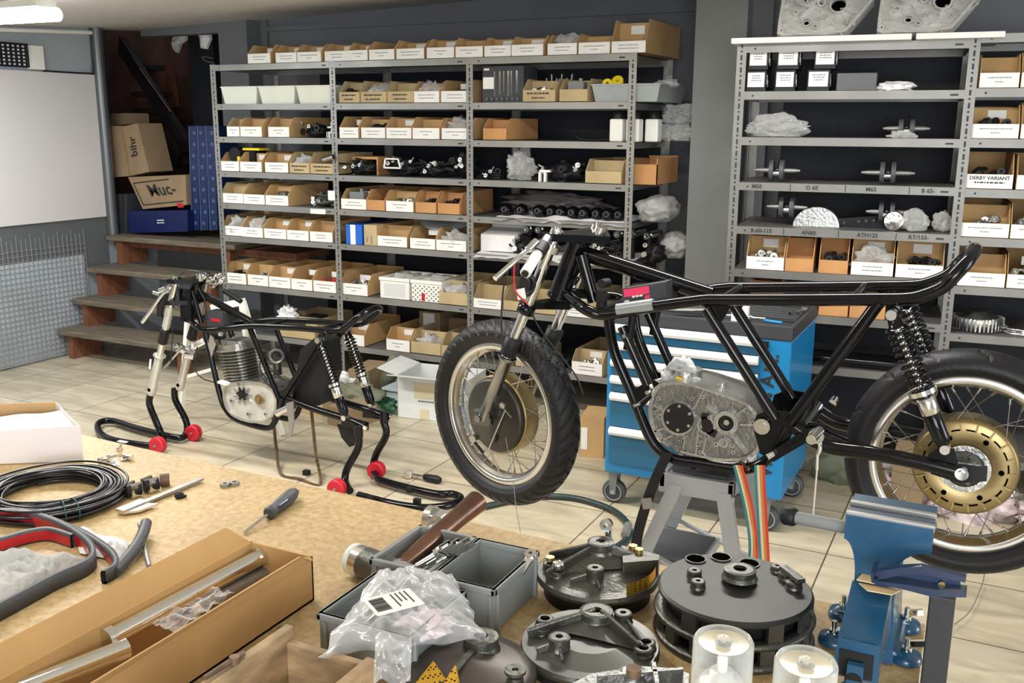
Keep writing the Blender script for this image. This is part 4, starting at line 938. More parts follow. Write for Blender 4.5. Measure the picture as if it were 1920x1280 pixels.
m_ = M(); q = fp2([(563, 655), (592, 632), (612, 640), (616, 700), (600, 760), (560, 762), (548, 745)], YB2-.05); m_.prism(q, (0, .10, 0)); m_.build('inner_mudguard', 'blackm', root, bevel=.004)
shock(root, (599, 637), (648, 782), N-.02, r=.021, turns=11, rb=.024); shock(root, (599, 637), (648, 782), N-.02, far=TW+.04, r=.021, turns=11, rb=.024)
# fork
fa, ft = W(284, 735, Y=YB2-.085), W(330, 527, Y=YB2-.085); D = ft-fa; L = D.length; e = D.normalized()
for off in (V(0, 0, 0), V(.058, .13, 0)):
    def F(t): return fa+off+e*(L*t)
    m_ = M(); m_.tube([F(.36), F(1.0)], .0155, 18); m_.build('fork_stanchion', 'chrome', root)
    m_ = M(); m_.tube([F(-.02), F(.0), F(.08), F(.09), F(.34), F(.36)], [.018, .021, .021, .0195, .0205, .018], 18); m_.ring(F(.335), e, .02, .030, .006, 20); m_.tube([F(.60), F(.78)], .0185, 18)
    m_.build('fork_slider', mat('satin_fork_alloy', (.62, .61, .56), .35, .6) if 'fk' not in K else K['fk'], root)
    m_ = M(); m_.tube([F(.45), F(.46), F(.57), F(.58)], [.018, .025, .022, .018], 18); m_.build('fork_gaiter', 'blackm', root)
    m_ = M(); p = F(.03)-V(0, .022, 0); m_.cyl(p, p+V(0, .005, 0), .009, 14); m_.build('axle_hole', 'void', root)
m_ = M(); m_.obox(F(.22)-V(.09, .15, 0), V(.012, 0, 0), V(0, .001, 0), V(.012, 0, .05)); m_.build('fork_sticker', 'paper', root)
m_ = M()
for t in (.80, .985):
    a = fa+e*L*t; b = a+V(.058, .13, 0); m_.prism([a+V(-.025, -.03, 0), a+V(.025, -.03, 0), (a+b)/2+V(.07, -.02, 0), b+V(.03, .03, 0), b+V(-.02, .03, 0)], (0, 0, .02))
m_.box(W(342, 600, Y=YB2-.06)+V(-.01, 0, 0), W(358, 542, Y=YB2-.05)); m_.build('triple_clamp', 'black', root)
m_ = M(); a = fa+e*L
for off in (V(0, 0, 0), V(.058, .13, 0)): m_.cyl(a+off, a+off+e*.03, .018, 18)
m_.cyl(a+V(.09, .06, 0), a+V(.09, .06, .035), .016, 6)
for k in range(5): rn = random.Random(k); p = W(380+k*9, 520+(k % 3)*7, Y=YB2+.05*k/2); m_.cyl(p, p+V(.02, .01, .012), .012, 12); m_.ring(p, (rn.uniform(-1, 1), -1, .5), .008, .016, .01, 14)
m_.build('fork_cap', 'chrome', root)
m_ = M(); m_.tube(fp2([(312, 548), (302, 570), (299, 592)], 3.18), [.013, .016, .014], 16); m_.tube(fp2([(420, 545), (452, 565)], YB2+.10), .012, 12); m_.build('grip', 'blackm', root)
m_ = M(); m_.tube(fp2([(320, 535), (312, 552)], 3.2), .013, 14); m_.tube(fp2([(318, 545), (305, 552), (285, 580), (267, 604)], 3.16), [.005, .008, .006, .009], 10, smooth=3); m_.cyl(W(300, 545, Y=3.2), W(312, 540, Y=3.2), .012, 12); m_.cyl(W(288, 548, Y=3.2), W(300, 552, Y=3.2), .008, 12); m_.build('brake_lever', 'alu', root)
m_ = M()
m_.tube(fp2([(372, 540), (386, 570), (384, 600)], YB2-.05), .003, 6, smooth=3); m_.tube(fp2([(375, 545), (410, 560), (440, 600)], YB2+.03), .003, 6, smooth=3); m_.tube(fp2([(330, 520), (350, 508), (380, 512), (395, 525)], YB2-.02), .0035, 6, smooth=4)
m_.tube(fp2([(370, 650), (366, 690), (378, 708), (400, 716)], YB2-.05), .003, 6, smooth=4); m_.tube(fp2([(322, 600), (324, 630), (322, 650), (320, 690)], YB2-.1), .003, 6, smooth=4); m_.build('control_cable', 'cable', root)
m_ = M(); m_.tube(fp2([(308, 690), (330, 665), (338, 655)], YB2-.03), .005, 8); m_.cyl(W(335, 650, Y=YB2-.05), W(350, 660, Y=YB2-.02), .02, 16); m_.cyl(W(345, 666, Y=YB2-.05), W(362, 668, Y=YB2-.02), .018, 16); m_.ring(W(336, 650, Y=YB2-.07), (0, -1, 0), .01, .02, .02, 16)
m_.bar(W(350, 655, Y=YB2), W(384, 636, Y=YB2), .02, .02); m_.build('brake_caliper_bracket', 'alu', root)
m_ = M(); p = W(400, 604, Y=YB2-.04); m_.box(p+V(-.04, 0, -.02), p+V(.06, .07, .05)); bb = m_.build('black_box', 'dgrey', root)
m_ = M(); p = W(396, 602, Y=YB2-.042); m_.box(p, p+V(.055, .001, .014)); m_.build('red_sticker', K['red'], bb)
# engine of the small motorcycle
E2 = YB2-.08
m_ = engine(root, [(424, 722), (450, 714), (490, 715), (515, 730), (522, 755), (514, 780), (485, 792), (450, 785), (430, 770), (421, 745)], E2, .13, [])
for x, y, r0, r1, h in ((455, 738, .018, .026, .014), (487, 748, .010, .020, .016), (468, 775, .006, .010, .012), (437, 750, .004, .008, .014), (500, 775, .004, .008, .012)): m_.ring(W(x, y, Y=E2), (0, -1, 0), r0, r1, h, 24)
for k in range(9):
    a = k*.7; p = W(455, 738, Y=E2-.006); d = XA*cos(a)+ZA*sin(a); m_.bar(p+d*.028, p+d*.055, .005, .012, (0, 1, 0))
m_.build('crankcase', ['cast', 'castlt'], root, split=False)
m_ = M(); p = W(455, 738, Y=E2-.010); m_.cyl(p, p-V(0, .008, 0), .020, 24)
for k in range(6): a = k*pi/3; d = XA*cos(a)+ZA*sin(a); m_.bar(p-V(0, .006, 0), p+d*.032-V(0, .004, 0), .008, .008, (0, 1, 0))
m_.build('ignition_rotor', 'blackm', root)
m_ = M(); p = W(487, 748, Y=E2-.014); m_.cyl(p, p-V(0, .014, 0), .013, 20); m_.ring(p, (0, -1, 0), .016, .024, .006, 24); m_.build('sprocket', 'gold', root)
m_ = M()
a = W(400, 716, Y=E2+.02); b = W(478, 716, Y=E2+.02); top = W(405, 652, Y=E2+.02)
tilt = V(-.17, 0, 1).normalized(); base = W(444, 716, Y=E2+.03); H = (W(436, 642, Y=E2+.03)-base).length
def rsq(c, r, z0, z1, m, mi=0):
    q = []
    for i in range(32):
        t = 2*pi*i/32; cx, sy = cos(t), sin(t); k = (abs(cx)**3.2+abs(sy)**3.2)**(-1/3.2); q.append(c+V(tilt.z, 0, -tilt.x)*(k*cx*r)+V(0, k*sy*r*.95, 0))
    m.prism([p+tilt*z0 for p in q], tilt*(z1-z0), mi)
cb = base+V(0, .05, 0)
for k in range(9): rsq(cb, .086-.0012*abs(k-6), H*(.08+.078*k), H*(.08+.078*k)+.0032, m_)
m_.build('cylinder_fins', 'cast', root)
m_ = M(); rsq(cb, .066, 0, H*.76, m_); m_.build('cylinder_barrel', 'castdk', root)
m_ = M(); rsq(cb, .088, H*.79, H*.79+.010, m_); rsq(cb, .078, H*.79+.010, H*.79+.030, m_); rsq(cb, .060, H*.79+.030, H*.79+.040, m_)
for k in range(5): m_.bar(cb+tilt*(H*.79+.040)+V(-.05, -.05+k*.025, 0), cb+tilt*(H*.79+.040)+V(.05, -.05+k*.025, 0), .004, .018)
m_.build('cylinder_head', 'cast', root)
m_ = M(); c = W(520, 668, Y=E2+.03); m_.lathe([(.022, -.02), (.035, 0), (.035, .03), (.030, .032), (.018, .02), (.018, -.03)], c, (.5, -.8, .25), 28); m_.cyl(c+V(-.06, .03, -.01), c, .024, 18); m_.cyl(c+V(-.02, .02, -.01), c+V(-.02, .02, -.09), .020, 18); m_.cyl(c+V(-.03, .02, .0), c+V(-.035, .02, .06), .016, 18); m_.build('carburettor', 'castdk', root)
m_ = M(); q = fp2([(394, 627), (400, 632), (403, 645), (397, 670), (390, 645)], E2-.02); m_.prism(q, (0, .004, 0)); p = W(413, 625, Y=E2); m_.cyl(p, p+V(0, .01, 0), .014, 20); m_.build('engine_mount_plate', 'alu', root)
for x0, y0, x1, y1 in ((412, 715, 428, 720),):
    m_ = M(); m_.bar(W(x0, y0, Y=E2-.02), W(x1, y1, Y=E2-.02), .01, .03, (0, 1, 0)); m_.build('identity_plate', 'paper', root)
m_ = M()
rn = random.Random(11)
for k in range(9):
    a = W(480+rn.uniform(0, 40), 690+rn.uniform(-25, 25), Y=E2+.02); b = W(500+rn.uniform(0, 40), 715+rn.uniform(-20, 20), Y=E2+.04); m_.tube([a, (a+b)/2+V(rn.uniform(-.02, .02), -.02, rn.uniform(-.02, .02)), b], .003, 6, smooth=3)
m_.build('hoses', 'cable', root)
m_ = M(); m_.tube(fp2([(520, 775), (550, 760)], N-.03), .017, 16); m_.build('footrest_tube', 'alu', root)
m_ = M(); q = fp2([(536, 756), (549, 752), (551, 790), (546, 818), (542, 818), (541, 790)], N-.07); m_.prism(q, (0, .006, 0)); m_.tube(fp2([(546, 816), (537, 821)], N-.07), .004, 8); m_.build('kick_lever', 'steel', root)
m_ = M(); q = fp2([(632, 795), (668, 800), (664, 835), (655, 838), (640, 820)], N+.02); m_.prism(q, (0, .005, 0)); m_.build('chain_guard_disc', 'blackm', root)
m_ = M(); cp = [(512, 782), (518, 840), (527, 888)]; cp2 = [(600, 907), (592, 850), (586, 790), (582, 752)]
def chain(mb, P, Y):
    q = spline([W(x, y, Y=Y) if y < 880 else W(x, y, Z=.008) for x, y in P], 8); acc = 0
    for i in range(len(q)-1):
        d = q[i+1]-q[i]; n = max(1, int(d.length/.0127))
        for k in range(n): c = q[i]+d*(k/n); mb.bar(c, c+d/n*1.15, .006 if k % 2 else .009, .008 if k % 2 else .012, (0, 1, 0))
chain(m_, cp+[(560, 897)]+cp2, N+.06); m_.build('drive_chain', 'rust', root)
# stands
def paddock(label, nearp, farp, wheels, name='paddock_stand', Yn=None, Yf=None):
    r_ = thing(name, W(wheels[0][0], wheels[0][1]+15, Z=0), label, 'stand')
    m_ = M(); pts = []
    for (x, y, kind, val) in nearp: pts.append(W(x, y, **{kind: val}))
    m_.tube(pts, .0165, 14, smooth=5); m_.build('tubular_frame', 'black', r_)
    if farp:
        m_ = M(); m_.tube([W(x, y, **{k: v}) for x, y, k, v in farp], .0165, 14, smooth=5); m_.build('upright_tube', 'black', r_)
    for x, y, s in wheels:
        c = W(x, y, Z=.042); m_ = M(); m_.lathe([(0, -.016), (.030, -.018), (.040, -.016), (.041, -.004), (.034, 0), (.041, .004), (.040, .016), (.030, .018), (0, .016)], c, (0.15, -1, 0), 32); wl = m_.build('wheel', 'red', r_)
        m_ = M(); m_.cyl(c-V(0, .024, 0), c+V(0, .03, 0), .006, 12); m_.build('hub', 'steel', wl)
    return r_
Ya, Yb = 3.27, 3.47
r1 = paddock('black front paddock stand with red wheels under the fork of the small motorcycle',
    [(327, 728, 'Y', Yb), (329, 750, 'Y', Yb), (346, 782, 'Y', Yb), (351, 800, 'Y', Yb), (347, 815, 'Z', .03), (330, 820, 'Z', .03), (254, 802, 'Z', .03), (212, 789, 'Z', .03), (187, 792, 'Z', .03), (184, 806, 'Z', .03), (201, 821, 'Z', .03), (240, 830, 'Z', .03), (284, 836, 'Z', .03)],
    [(282, 738, 'Y', 3.33), (280, 757, 'Y', 3.33), (290, 784, 'Y', 3.33), (302, 812, 'Y', 3.33), (306, 822, 'Z', .03)], [(296, 834, 1), (363, 811, 1)])
m_ = M(); q = W(222, 826, Z=.048); q2 = W(238, 829, Z=.048); m_.bar(q, q2, .02, .002); m_.build('white_logo_sticker', 'paper', r1)
r2 = paddock('black rear paddock stand with red wheels under the swingarm of the small motorcycle',
    [(719, 788, 'Y', 3.48), (724, 815, 'Y', 3.48), (706, 850, 'Y', 3.48), (700, 875, 'Y', 3.46), (706, 893, 'Z', .03), (722, 903, 'Z', .03), (812, 925, 'Z', .03), (848, 926, 'Z', .03), (864, 934, 'Z', .03), (846, 946, 'Z', .03), (800, 952, 'Z', .03), (740, 945, 'Z', .03), (672, 928, 'Z', .03)],
    [(671, 808, 'Y', 3.30), (672, 838, 'Y', 3.30), (652, 876, 'Y', 3.28), (647, 900, 'Y', 3.26), (656, 920, 'Z', .03)], [(632, 915, 1), (706, 881, 1)])
m_ = M()
for x, y, Y in ((720, 780, 3.48), (672, 806, 3.3)):
    p = W(x, y, Y=Y); m_.cyl(p-V(0, 0, .03), p+V(0, 0, .02), .020, 16)
m_.build('hook_clamp', 'black', r2)
m_ = M()
for x, y in ((696, 935), (769, 919), (782, 941)):
    p = W(x, y, Z=.045); m_.box(p-V(.014, .01, .008), p+V(.014, .01, .014))
m_.build('clip', 'blackm', r2)
# ---------------------------------------------------------------- blue tool trolley
TY = 3.62
tx0, tx1 = W(1136, 760, Y=TY).x, W(1475, 780, Y=TY).x
tb0 = W(1464, 940, Y=TY).z; tbt = W(1486, 640, Y=TY).z; ttt = W(1486, 613, Y=TY).z
tdy = W(1533, 604, X=tx1).y-TY; tdy = max(.38, min(.52, tdy))
tool = thing('tool_trolley', ((tx0+tx1)/2, TY+tdy/2, 0), 'blue drawer tool trolley with black top tray, standing behind the large motorcycle', 'tool cabinet')
m_ = M(); m_.box((tx0, TY, tb0), (tx1, TY+tdy, tbt)); m_.build('cabinet_body', 'blue', tool, bevel=.008)
m_ = M(); e = .012
m_.box((tx0-.003, TY-.004, tbt), (tx1+.003, TY+e, ttt)); m_.box((tx0-.003, TY+tdy-e, tbt), (tx1+.003, TY+tdy+.004, ttt)); m_.box((tx0-.003, TY, tbt), (tx0+e, TY+tdy, ttt)); m_.box((tx1-e, TY, tbt), (tx1+.003, TY+tdy, ttt)); m_.box((tx0, TY, tbt), (tx1, TY+tdy, tbt+.03))
for k in range(5): m_.box((tx0+.02, TY+.20+k*.05, tbt+.03), (tx1-.02, TY+.225+k*.05, ttt-.004))
m_.build('top_tray', 'dgrey', tool, bevel=.003)
dl = W(1143, 760, Y=TY-.012).x; dr = W(1417, 800, Y=TY-.012).x
hz = [W(1165, y, Y=TY).z for y in (613, 645, 677, 709, 741, 806)]+[W(1160, 868, Y=TY).z]
for k in range(6):
    top = hz[k]+.012; bot = hz[k+1]+.016 if k < 5 else hz[6]
    m_ = M(); m_.box((dl, TY-.012, bot), (dr, TY-.0005, top)); d_ = m_.build('drawer', 'bluedk', tool, bevel=.003)
    m_ = M(); m_.prism([(dl+.004, TY-.012, top+.002), (dl+.004, TY-.030, top-.004), (dl+.004, TY-.034, top-.018), (dl+.004, TY-.026, top-.030), (dl+.004, TY-.012, top-.026)], (dr-dl-.008, 0, 0)); m_.build('handle', 'whitebar', d_)
m_ = M()
ux, uy = V(0, 0, 1), V(-1, 0, 0)
def tt(s, x, y, sz): put_text(m_, s, sz, W(x, y, Y=TY-.0012), ux, uy, 0, True)
tt('N.', 1448, 681, .072); tt('A', 1440, 714, .072); tt('M', 1436, 748, .072); tt('R', 1432, 782, .07); tt('W.', 1437, 873, .072)
m_.build('black_lettering', 'ink', tool)
m_ = M(); p = W(1436, 646, Y=TY-.006); m_.box(p-V(.012, .004, .012), p+V(.010, .006, .012)); m_.cyl(p+V(0, -.004, 0), p+V(0, -.02, 0), .008, 14); m_.box(p+V(.002, -.018, -.05), p+V(.012, -.012, -.008)); m_.build('lock_and_key', 'blackm', tool)
for nx, ny in ((tx0+.03, TY+.05), (tx1-.06, TY+.05), (tx0+.05, TY+tdy-.06), (tx1-.04, TY+tdy-.06)):
    m_ = M(); m_.box((nx-.035, ny-.03, tb0-.010), (nx+.035, ny+.03, tb0)); m_.prism([(nx-.02, ny-.024, tb0), (nx+.02, ny-.024, tb0), (nx+.012, ny-.024, .04), (nx-.012, ny-.024, .04)], (0, .003, 0)); m_.prism([(nx-.02, ny+.021, tb0), (nx+.02, ny+.021, tb0), (nx+.012, ny+.021, .04), (nx-.012, ny+.021, .04)], (0, .003, 0)); o = m_.build('caster', 'mgrey', tool)
    m_ = M(); m_.lathe([(0, -.016), (.038, -.018), (.050, -.012), (.050, .012), (.038, .018), (0, .016)], (nx, ny, .05), (0, -1, 0), 32); m_.build('wheel', 'rubberg', o)
    m_ = M(); m_.ring((nx, ny-.019, .05), (0, -1, 0), .034, .038, .002, 32); m_.cyl((nx, ny-.026, .05), (nx, ny-.018, .05), .010, 14); m_.build('wheel_ring', 'lgrey', o)
# tools in the tray
def tag_(m, n, mt, lab, cat, **k): return tag(m.build(n, mt, **k), lab, cat)
zt = tbt+.031
m_ = M(); a = W(1398, 592, Y=TY+.10); m_.tube([(tx1-.36, TY+.10, ttt+.002), (tx1-.12, TY+.09, ttt+.004)], .006, 10); m_.cyl((tx1-.20, TY+.09, ttt+.003), (tx1-.17, TY+.09, ttt+.003), .011, 14); tag_(m_, 'ratchet_tool', 'chrome', 'long chrome ratchet lying in the black tray of the tool trolley', 'tool')
m_ = M(); m_.tube([(tx1-.12, TY+.07, ttt+.002), (tx1-.05, TY+.05, ttt+.002)], .006, 10); tag_(m_, 'blue_handled_tool', 'blue', 'small blue-handled tool at the front corner of the trolley tray', 'tool')
m_ = M(); m_.tube([(tx1-.06, TY+.25, ttt+.003), (tx1-.02, TY+.33, ttt+.01)], .005, 10); m_.ring((tx1-.02, TY+.34, ttt+.008), ZA, .006, .012, .008, 16); tag_(m_, 'spanner', 'chrome', 'small chrome spanner on the right rim of the trolley tray', 'tool')
m_ = M(); a = W(1372, 596, Y=TY+.03); m_.box((a.x, TY+.02, tbt+.03), (a.x+.062, TY+.05, ttt+.055)); tag_(m_, 'white_pack', 'paper', 'small white pack standing upright in the trolley tray', 'pack')
m_ = M()
for k in range(4): m_.tube([(tx0+.1+k*.05, TY+.05+.03*k, ttt+.003), (tx0+.32+k*.05, TY+.12+.03*k, ttt+.006)], .005, 8)
tag_(m_, 'hand_tools', 'steel', 'loose steel hand tools lying at the left of the trolley tray', 'tools')

# ---------------------------------------------------------------- things on the long shelving
def lp(x, y, d, lv): a, _ = LR.at(x, y); return LR.P(a, d, LZ[lv]+LIP+.001)
def lw(x0, x1, y): return LR.at(x1, y)[0]-LR.at(x0, y)[0]
def tub(x0, x1, y, lv, h, label, m1, dep=.3, rk=LR, d0=.01, name='plastic_tub'):
    a0, a1 = LR.at(x0, y)[0], LR.at(x1, y)[0]; z = LZ[lv]+LIP+.001; t = .006; m_ = M(); k = .035
    b = [LR.P(a0+k*.5, d0+.01, z), LR.P(a1-k*.5, d0+.01, z), LR.P(a1-k*.5, d0+dep, z), LR.P(a0+k*.5, d0+dep, z)]
    tp = [LR.P(a0, d0, z+h), LR.P(a1, d0, z+h), LR.P(a1, d0+dep+.01, z+h), LR.P(a0, d0+dep+.01, z+h)]
    c = sum(tp, Vector())/4; ti = [c+(p-c)*.93 for p in tp]; bi = [p+V(0, 0, .01) for p in b]; bi = [sum(b, Vector())/4+(p-sum(b, Vector())/4)*.93+V(0, 0, .01) for p in b]
    m_.add(b+tp+ti+bi, [(3, 2, 1, 0)]+[(i, (i+1) % 4, 4+(i+1) % 4, 4+i) for i in range(4)]+[(4+i, 4+(i+1) % 4, 8+(i+1) % 4, 8+i) for i in range(4)]+[(8+i, 8+(i+1) % 4, 12+(i+1) % 4, 12+i) for i in range(4)]+[(12, 13, 14, 15)])
    root = thing(name, LR.P((a0+a1)/2, dep/2, z), label, 'tub'); m_.build('body', m1, root)
    m_ = M(); 
    for i in range(4): m_.bar(tp[i]+V(0, 0, .001), tp[(i+1) % 4]+V(0, 0, .001), .012, .007)
    m_.build('rim', m1, root); return root
for i, (x0, x1) in enumerate(((413, 480), (483, 551), (554, 624))): tub(x0, x1, 182, 1, .098, ['leftmost', 'middle', 'rightmost'][i]+' of three cream plastic tubs on the second shelf, left bay', 'cream')
tub(1108, 1236, 172, 1, .082, 'pale grey plastic tub on the second shelf at the right end of the long shelving', 'lgrey', .42)
m_ = M(); p = lp(1140, 160, .09, 1)+V(0, 0, .085); m_.ring(p+V(-.03, -.02, 0), (.3, -1, .4), .008, .024, .02, 24); m_.ring(p+V(.02, 0, .008), (.1, -1, .6), .008, .030, .022, 24); tag_(m_, 'tape_roll', 'yellow', 'yellow tape rolls on the rim of the pale grey tub', 'tape')
m_ = M(); p = lp(1228, 160, .2, 1)+V(0, 0, .09); m_.blob(p, (.05, .05, .022), 4, .5); tag_(m_, 'plastic_bag', 'film2', 'small clear bag at the right of the pale grey tub', 'bag')
# blister packed tools
rt = thing('blister_pack', lp(937, 180, .06, 1), 'dark hanging pack of small tools on the second shelf, right bay', 'pack')
m_ = M(); a0 = LR.at(900, 150)[0]; a1 = LR.at(977, 150)[0]; z = LZ[1]+LIP+.001; LR.box(m_, a0, a1, .03, .20, z, z+.185); m_.build('pack_body', 'dgrey', rt)
m_ = M(); LR.box(m_, a0+.004, a0+.07, .026, .03, z+.07, z+.13); LR.box(m_, a0+.01, a0+.04, .026, .03, z+.165, z+.175); m_.build('white_card', 'paper', rt)
m_ = M()
for k, xx in enumerate((.07, .10, .125, .15, .17, .20)): LR.box(m_, a0+xx, a0+xx+.006+.004*(k % 2), .024, .03, z+.03+.01*(k % 3), z+.16)
for k in range(7): p = LR.P(a0+.03+k*.03, .024, z+.018); m_.ring(p, (0, -1, 0), .003, .008, .004, 10)
m_.build('tools', 'chrome', rt)
m_ = M(); p = lp(1010, 150, .25, 1)
for k in range(6): m_.tube([p+V(-.06+k*.025, 0, 0), p+V(-.07+k*.03, 0, .13+.02*(k % 2))], .006, 8)
tag_(m_, 'metal_rods', 'steel', 'steel rods standing behind the marker-written bin on the second shelf', 'rods')
def jar(x, y, lv, label, h=.12, r=.035, m1='whiteplastic', d=.06):
    rt = thing('square_bottle', lp(x, y, d, lv), label, 'bottle'); p = lp(x, y, d, lv); m_ = M(); m_.box(p+V(-r, -r, 0), p+V(r, r, h*.78)); m_.build('bottle_body', m1, rt, bevel=.008)
    m_ = M(); m_.lathe([(r*.75, h*.78), (r*.78, h*.8), (r*.75, h*1.0), (0, h*1.02)], p, ZA, 20); m_.build('bottle_cap', 'blackm', rt)
jar(1151, 250, 2, 'left of three white square bottles on the third shelf, right bay', .145)
jar(1182, 250, 2, 'middle of three white square bottles on the third shelf, right bay', .145)
jar(1208, 248, 2, 'right of three white square bottles, behind the corner upright', .145, d=.14)
def bag(c, sz, label, seed, m1='film', name='plastic_bag', cr=.4, sub=4, fr=2.0, flat=True, cat='bag'):
    m_ = M(); m_.blob(c, sz, seed, cr, sub=sub, freq=fr, flat=flat); return tag_(m_, name, m1, label, cat)
bag(lp(1235, 250, .3, 2)+V(.0, 0, .045), (.10, .10, .050), 'lower crumpled clear bag at the right end of the third shelf', 21, 'film2')
bag(lp(1245, 210, .3, 2)+V(.0, 0, .135), (.095, .10, .050), 'upper crumpled clear bag at the right end of the third shelf', 25, 'film')
m_ = M(); p = lp(1095, 262, .1, 2); m_.tube([p+V(-.09, 0, .03), p+V(-.05, 0, .008), p+V(.06, .02, .008), p+V(.12, .02, .02)], .006, 8, smooth=3); tag_(m_, 'black_rod', 'blackm', 'thin bent black rod lying beside the white bottles on the third shelf', 'rod')
def junk(x0, x1, y, lv, n, label, seed, m1='blackm', name='machine_part', cat='part', h=.11, m2='cast', d=.10):
    rn = random.Random(seed); p = lp((x0+x1)/2, y, d, lv); wd = lw(x0, x1, y); rt = thing(name, p, label, cat)
    m_ = M(); m_.blob(p+V(0, .02, h*.35), (wd*.38, .07, h*.42), seed, .35, sub=3)
    for k in range(n):
        q = p+V(rn.uniform(-.42, .42)*wd, rn.uniform(-.06, .03), rn.uniform(.012, h*.7)); r = rn.uniform(.010, .024)
        c = rn.random(); ax = (rn.uniform(-.6, .6), -1, rn.uniform(-.2, .6))
        if c < .4: m_.ring(q, ax, r*.5, r, .014, 16)
        elif c < .7: m_.tube([q, q+V(rn.uniform(-.05, .05), -.02, rn.uniform(-.01, .04)), q+V(rn.uniform(-.09, .09), -.01, rn.uniform(-.01, .03))], .006, 8, smooth=3)
        else: m_.cyl(q, q+V(rn.uniform(-.04, .04), -.03, .01), r*.7, 14)
    m_.build('body', m1, rt)
    m_ = M()
    for k in range(max(2, n//3)):
        q = p+V(rn.uniform(-.4, .4)*wd, -.07, rn.uniform(.015, h*.75)); m_.ring(q, (rn.uniform(-.5, .5), -1, .3), .004, rn.uniform(.008, .014), .012, 14); m_.tube([q, q+V(rn.uniform(-.03, .03), -.01, rn.uniform(-.01, .03))], .0045, 8)
    m_.build('bright_fittings', m2, rt); return rt
junk(556, 598, 250, 2, 8, 'dark shiny part wrapped in film on the third shelf, left bay', 31, h=.10)
m_ = M(); p = lp(612, 255, .06, 2)
m_.cyl(p+V(-.025, 0, 0), p+V(-.025, 0, .035), .018, 18); m_.cyl(p+V(.03, 0, 0), p+V(.03, 0, .035), .018, 18); m_.cyl(p+V(0, 0, .03), p+V(0, 0, .09), .012, 14); m_.cyl(p+V(-.03, 0, .06), p+V(.03, 0, .06), .012, 14); tag_(m_, 'chrome_tap_fitting', 'chrome', 'small chrome fitting on two feet on the third shelf, left bay', 'part')
p = lp(436, 292, .09, 3); m_ = M(); m_.cyl(p+V(-.02, .03, .10), p+V(-.02, -.05, .10), .045, 28); m_.box(p+V(-.03, 0, .055), p+V(.09, .12, .13)); rt = thing('black_spool', p, 'black and yellow spool above the white bins on the fourth shelf, left bay', 'spool'); m_.build('body', 'blackm', rt)
m_ = M(); m_.box(p+V(.02, -.02, .128), p+V(.15, .08, .142)); m_.box(p+V(.005, -.055, .06), p+V(.025, -.045, .09)); m_.build('yellow_lid', 'yellow', rt)
m_ = M(); m_.tube([lp(612, 300, .03, 3)+V(-.02, -.03, .085), lp(630, 300, .0, 3)+V(.0, -.02, .105)], .014, 16); tag_(m_, 'silver_pipe_stub', 'alu', 'silvery pipe stub sticking out of the last brown bin, fourth shelf, left bay', 'pipe')
m_ = M(); p = lp(663, 300, .1, 3); m_.box(p+V(-.08, 0, .09), p+V(.10, .2, .105)); m_.box(p+V(-.08, .0, 0), p+V(-.07, .2, .09)); m_.box(p+V(.09, .0, 0), p+V(.10, .2, .09)); tag_(m_, 'open_box', 'card2', 'orange-brown box lid propped behind dark parts, fourth shelf, middle bay', 'box')
junk(636, 688, 325, 3, 9, 'dark hoses and fittings at the left of the fourth shelf, middle bay', 33)
r_ = junk(695, 775, 322, 3, 14, 'large dark carburettor assembly with a white-edged frame, fourth shelf, middle bay', 34, h=.13)
m_ = M(); p = lp(737, 318, .0, 3)+V(0, 0, .05)
for a, b in (((-.06, 0), (.05, 0)), ((-.06, 0), (-.05, .05)), ((-.05, .05), (.035, .05)), ((.035, .05), (.05, 0))): m_.bar(p+V(a[0], 0, a[1]), p+V(b[0], 0, b[1]), .008, .008, (0, 1, 0))
m_.build('white_frame', 'paper', r_)
junk(778, 826, 325, 3, 12, 'dark carburettor with chrome studs between two larger parts, fourth shelf', 35)
junk(828, 880, 318, 3, 12, 'tall dark part with white clips at the right of the fourth shelf, middle bay', 36, h=.17)
bag(lp(960, 318, .10, 3)+V(0, 0, .07), (.075, .06, .085), 'crumpled clear bag of parts on the fourth shelf, right bay', 41, 'film2', cr=.45)
r_ = junk(1000, 1090, 325, 3, 14, 'black hoses and clamps heaped in the middle of the fourth shelf, right bay', 37, h=.13)
m_ = M(); p = lp(1016, 330, -.0, 3)
for k in range(2): m_.box(p+V(-.02+.03*k, 0, 0), p+V(-.008+.03*k, .02, .05))
m_.box(p+V(-.015, 0, .05), p+V(.045, .02, .062)); m_.build('white_clip', 'paper', r_)
junk(898, 932, 335, 3, 6, 'low black part at the left end of the fourth shelf, right bay', 38, h=.06)
m_ = M(); a0, a1 = LR.at(1168, 330)[0], LR.at(1232, 325)[0]; z = LZ[3]+LIP+.001; LR.box(m_, a0, a0+.005, .03, .40, z, z+.12); LR.box(m_, a0, a0+.16, .40, .405, z, z+.135); LR.box(m_, a0+.155, a0+.16, .06, .4, z, z+.13); LR.box(m_, a0, a0+.16, .06, .065, z, z+.10); tag_(m_, 'orange_carton', 'card2', 'open orange-brown carton behind the corner upright, fourth shelf', 'box')
r_ = junk(572, 626, 385, 4, 10, 'grey engine part with a white tag on the fifth shelf, left bay', 39, h=.12, m1='castdk')
m_ = M(); p = lp(617, 372, -.01, 4)+V(0, 0, .05); m_.box(p, p+V(.05, .002, .055)); m_.build('white_tag', 'paper', r_)
m_ = M(); a, z = LR.at(597, 397); p = LR.P(a, -.006, z-.012); m_.box(p+V(-.055, 0, 0), p+V(.055, .003, .028)); tag_(m_, 'shelf_label', 'paper', 'white card label hooked on the edge of the fifth shelf, left bay', 'label')
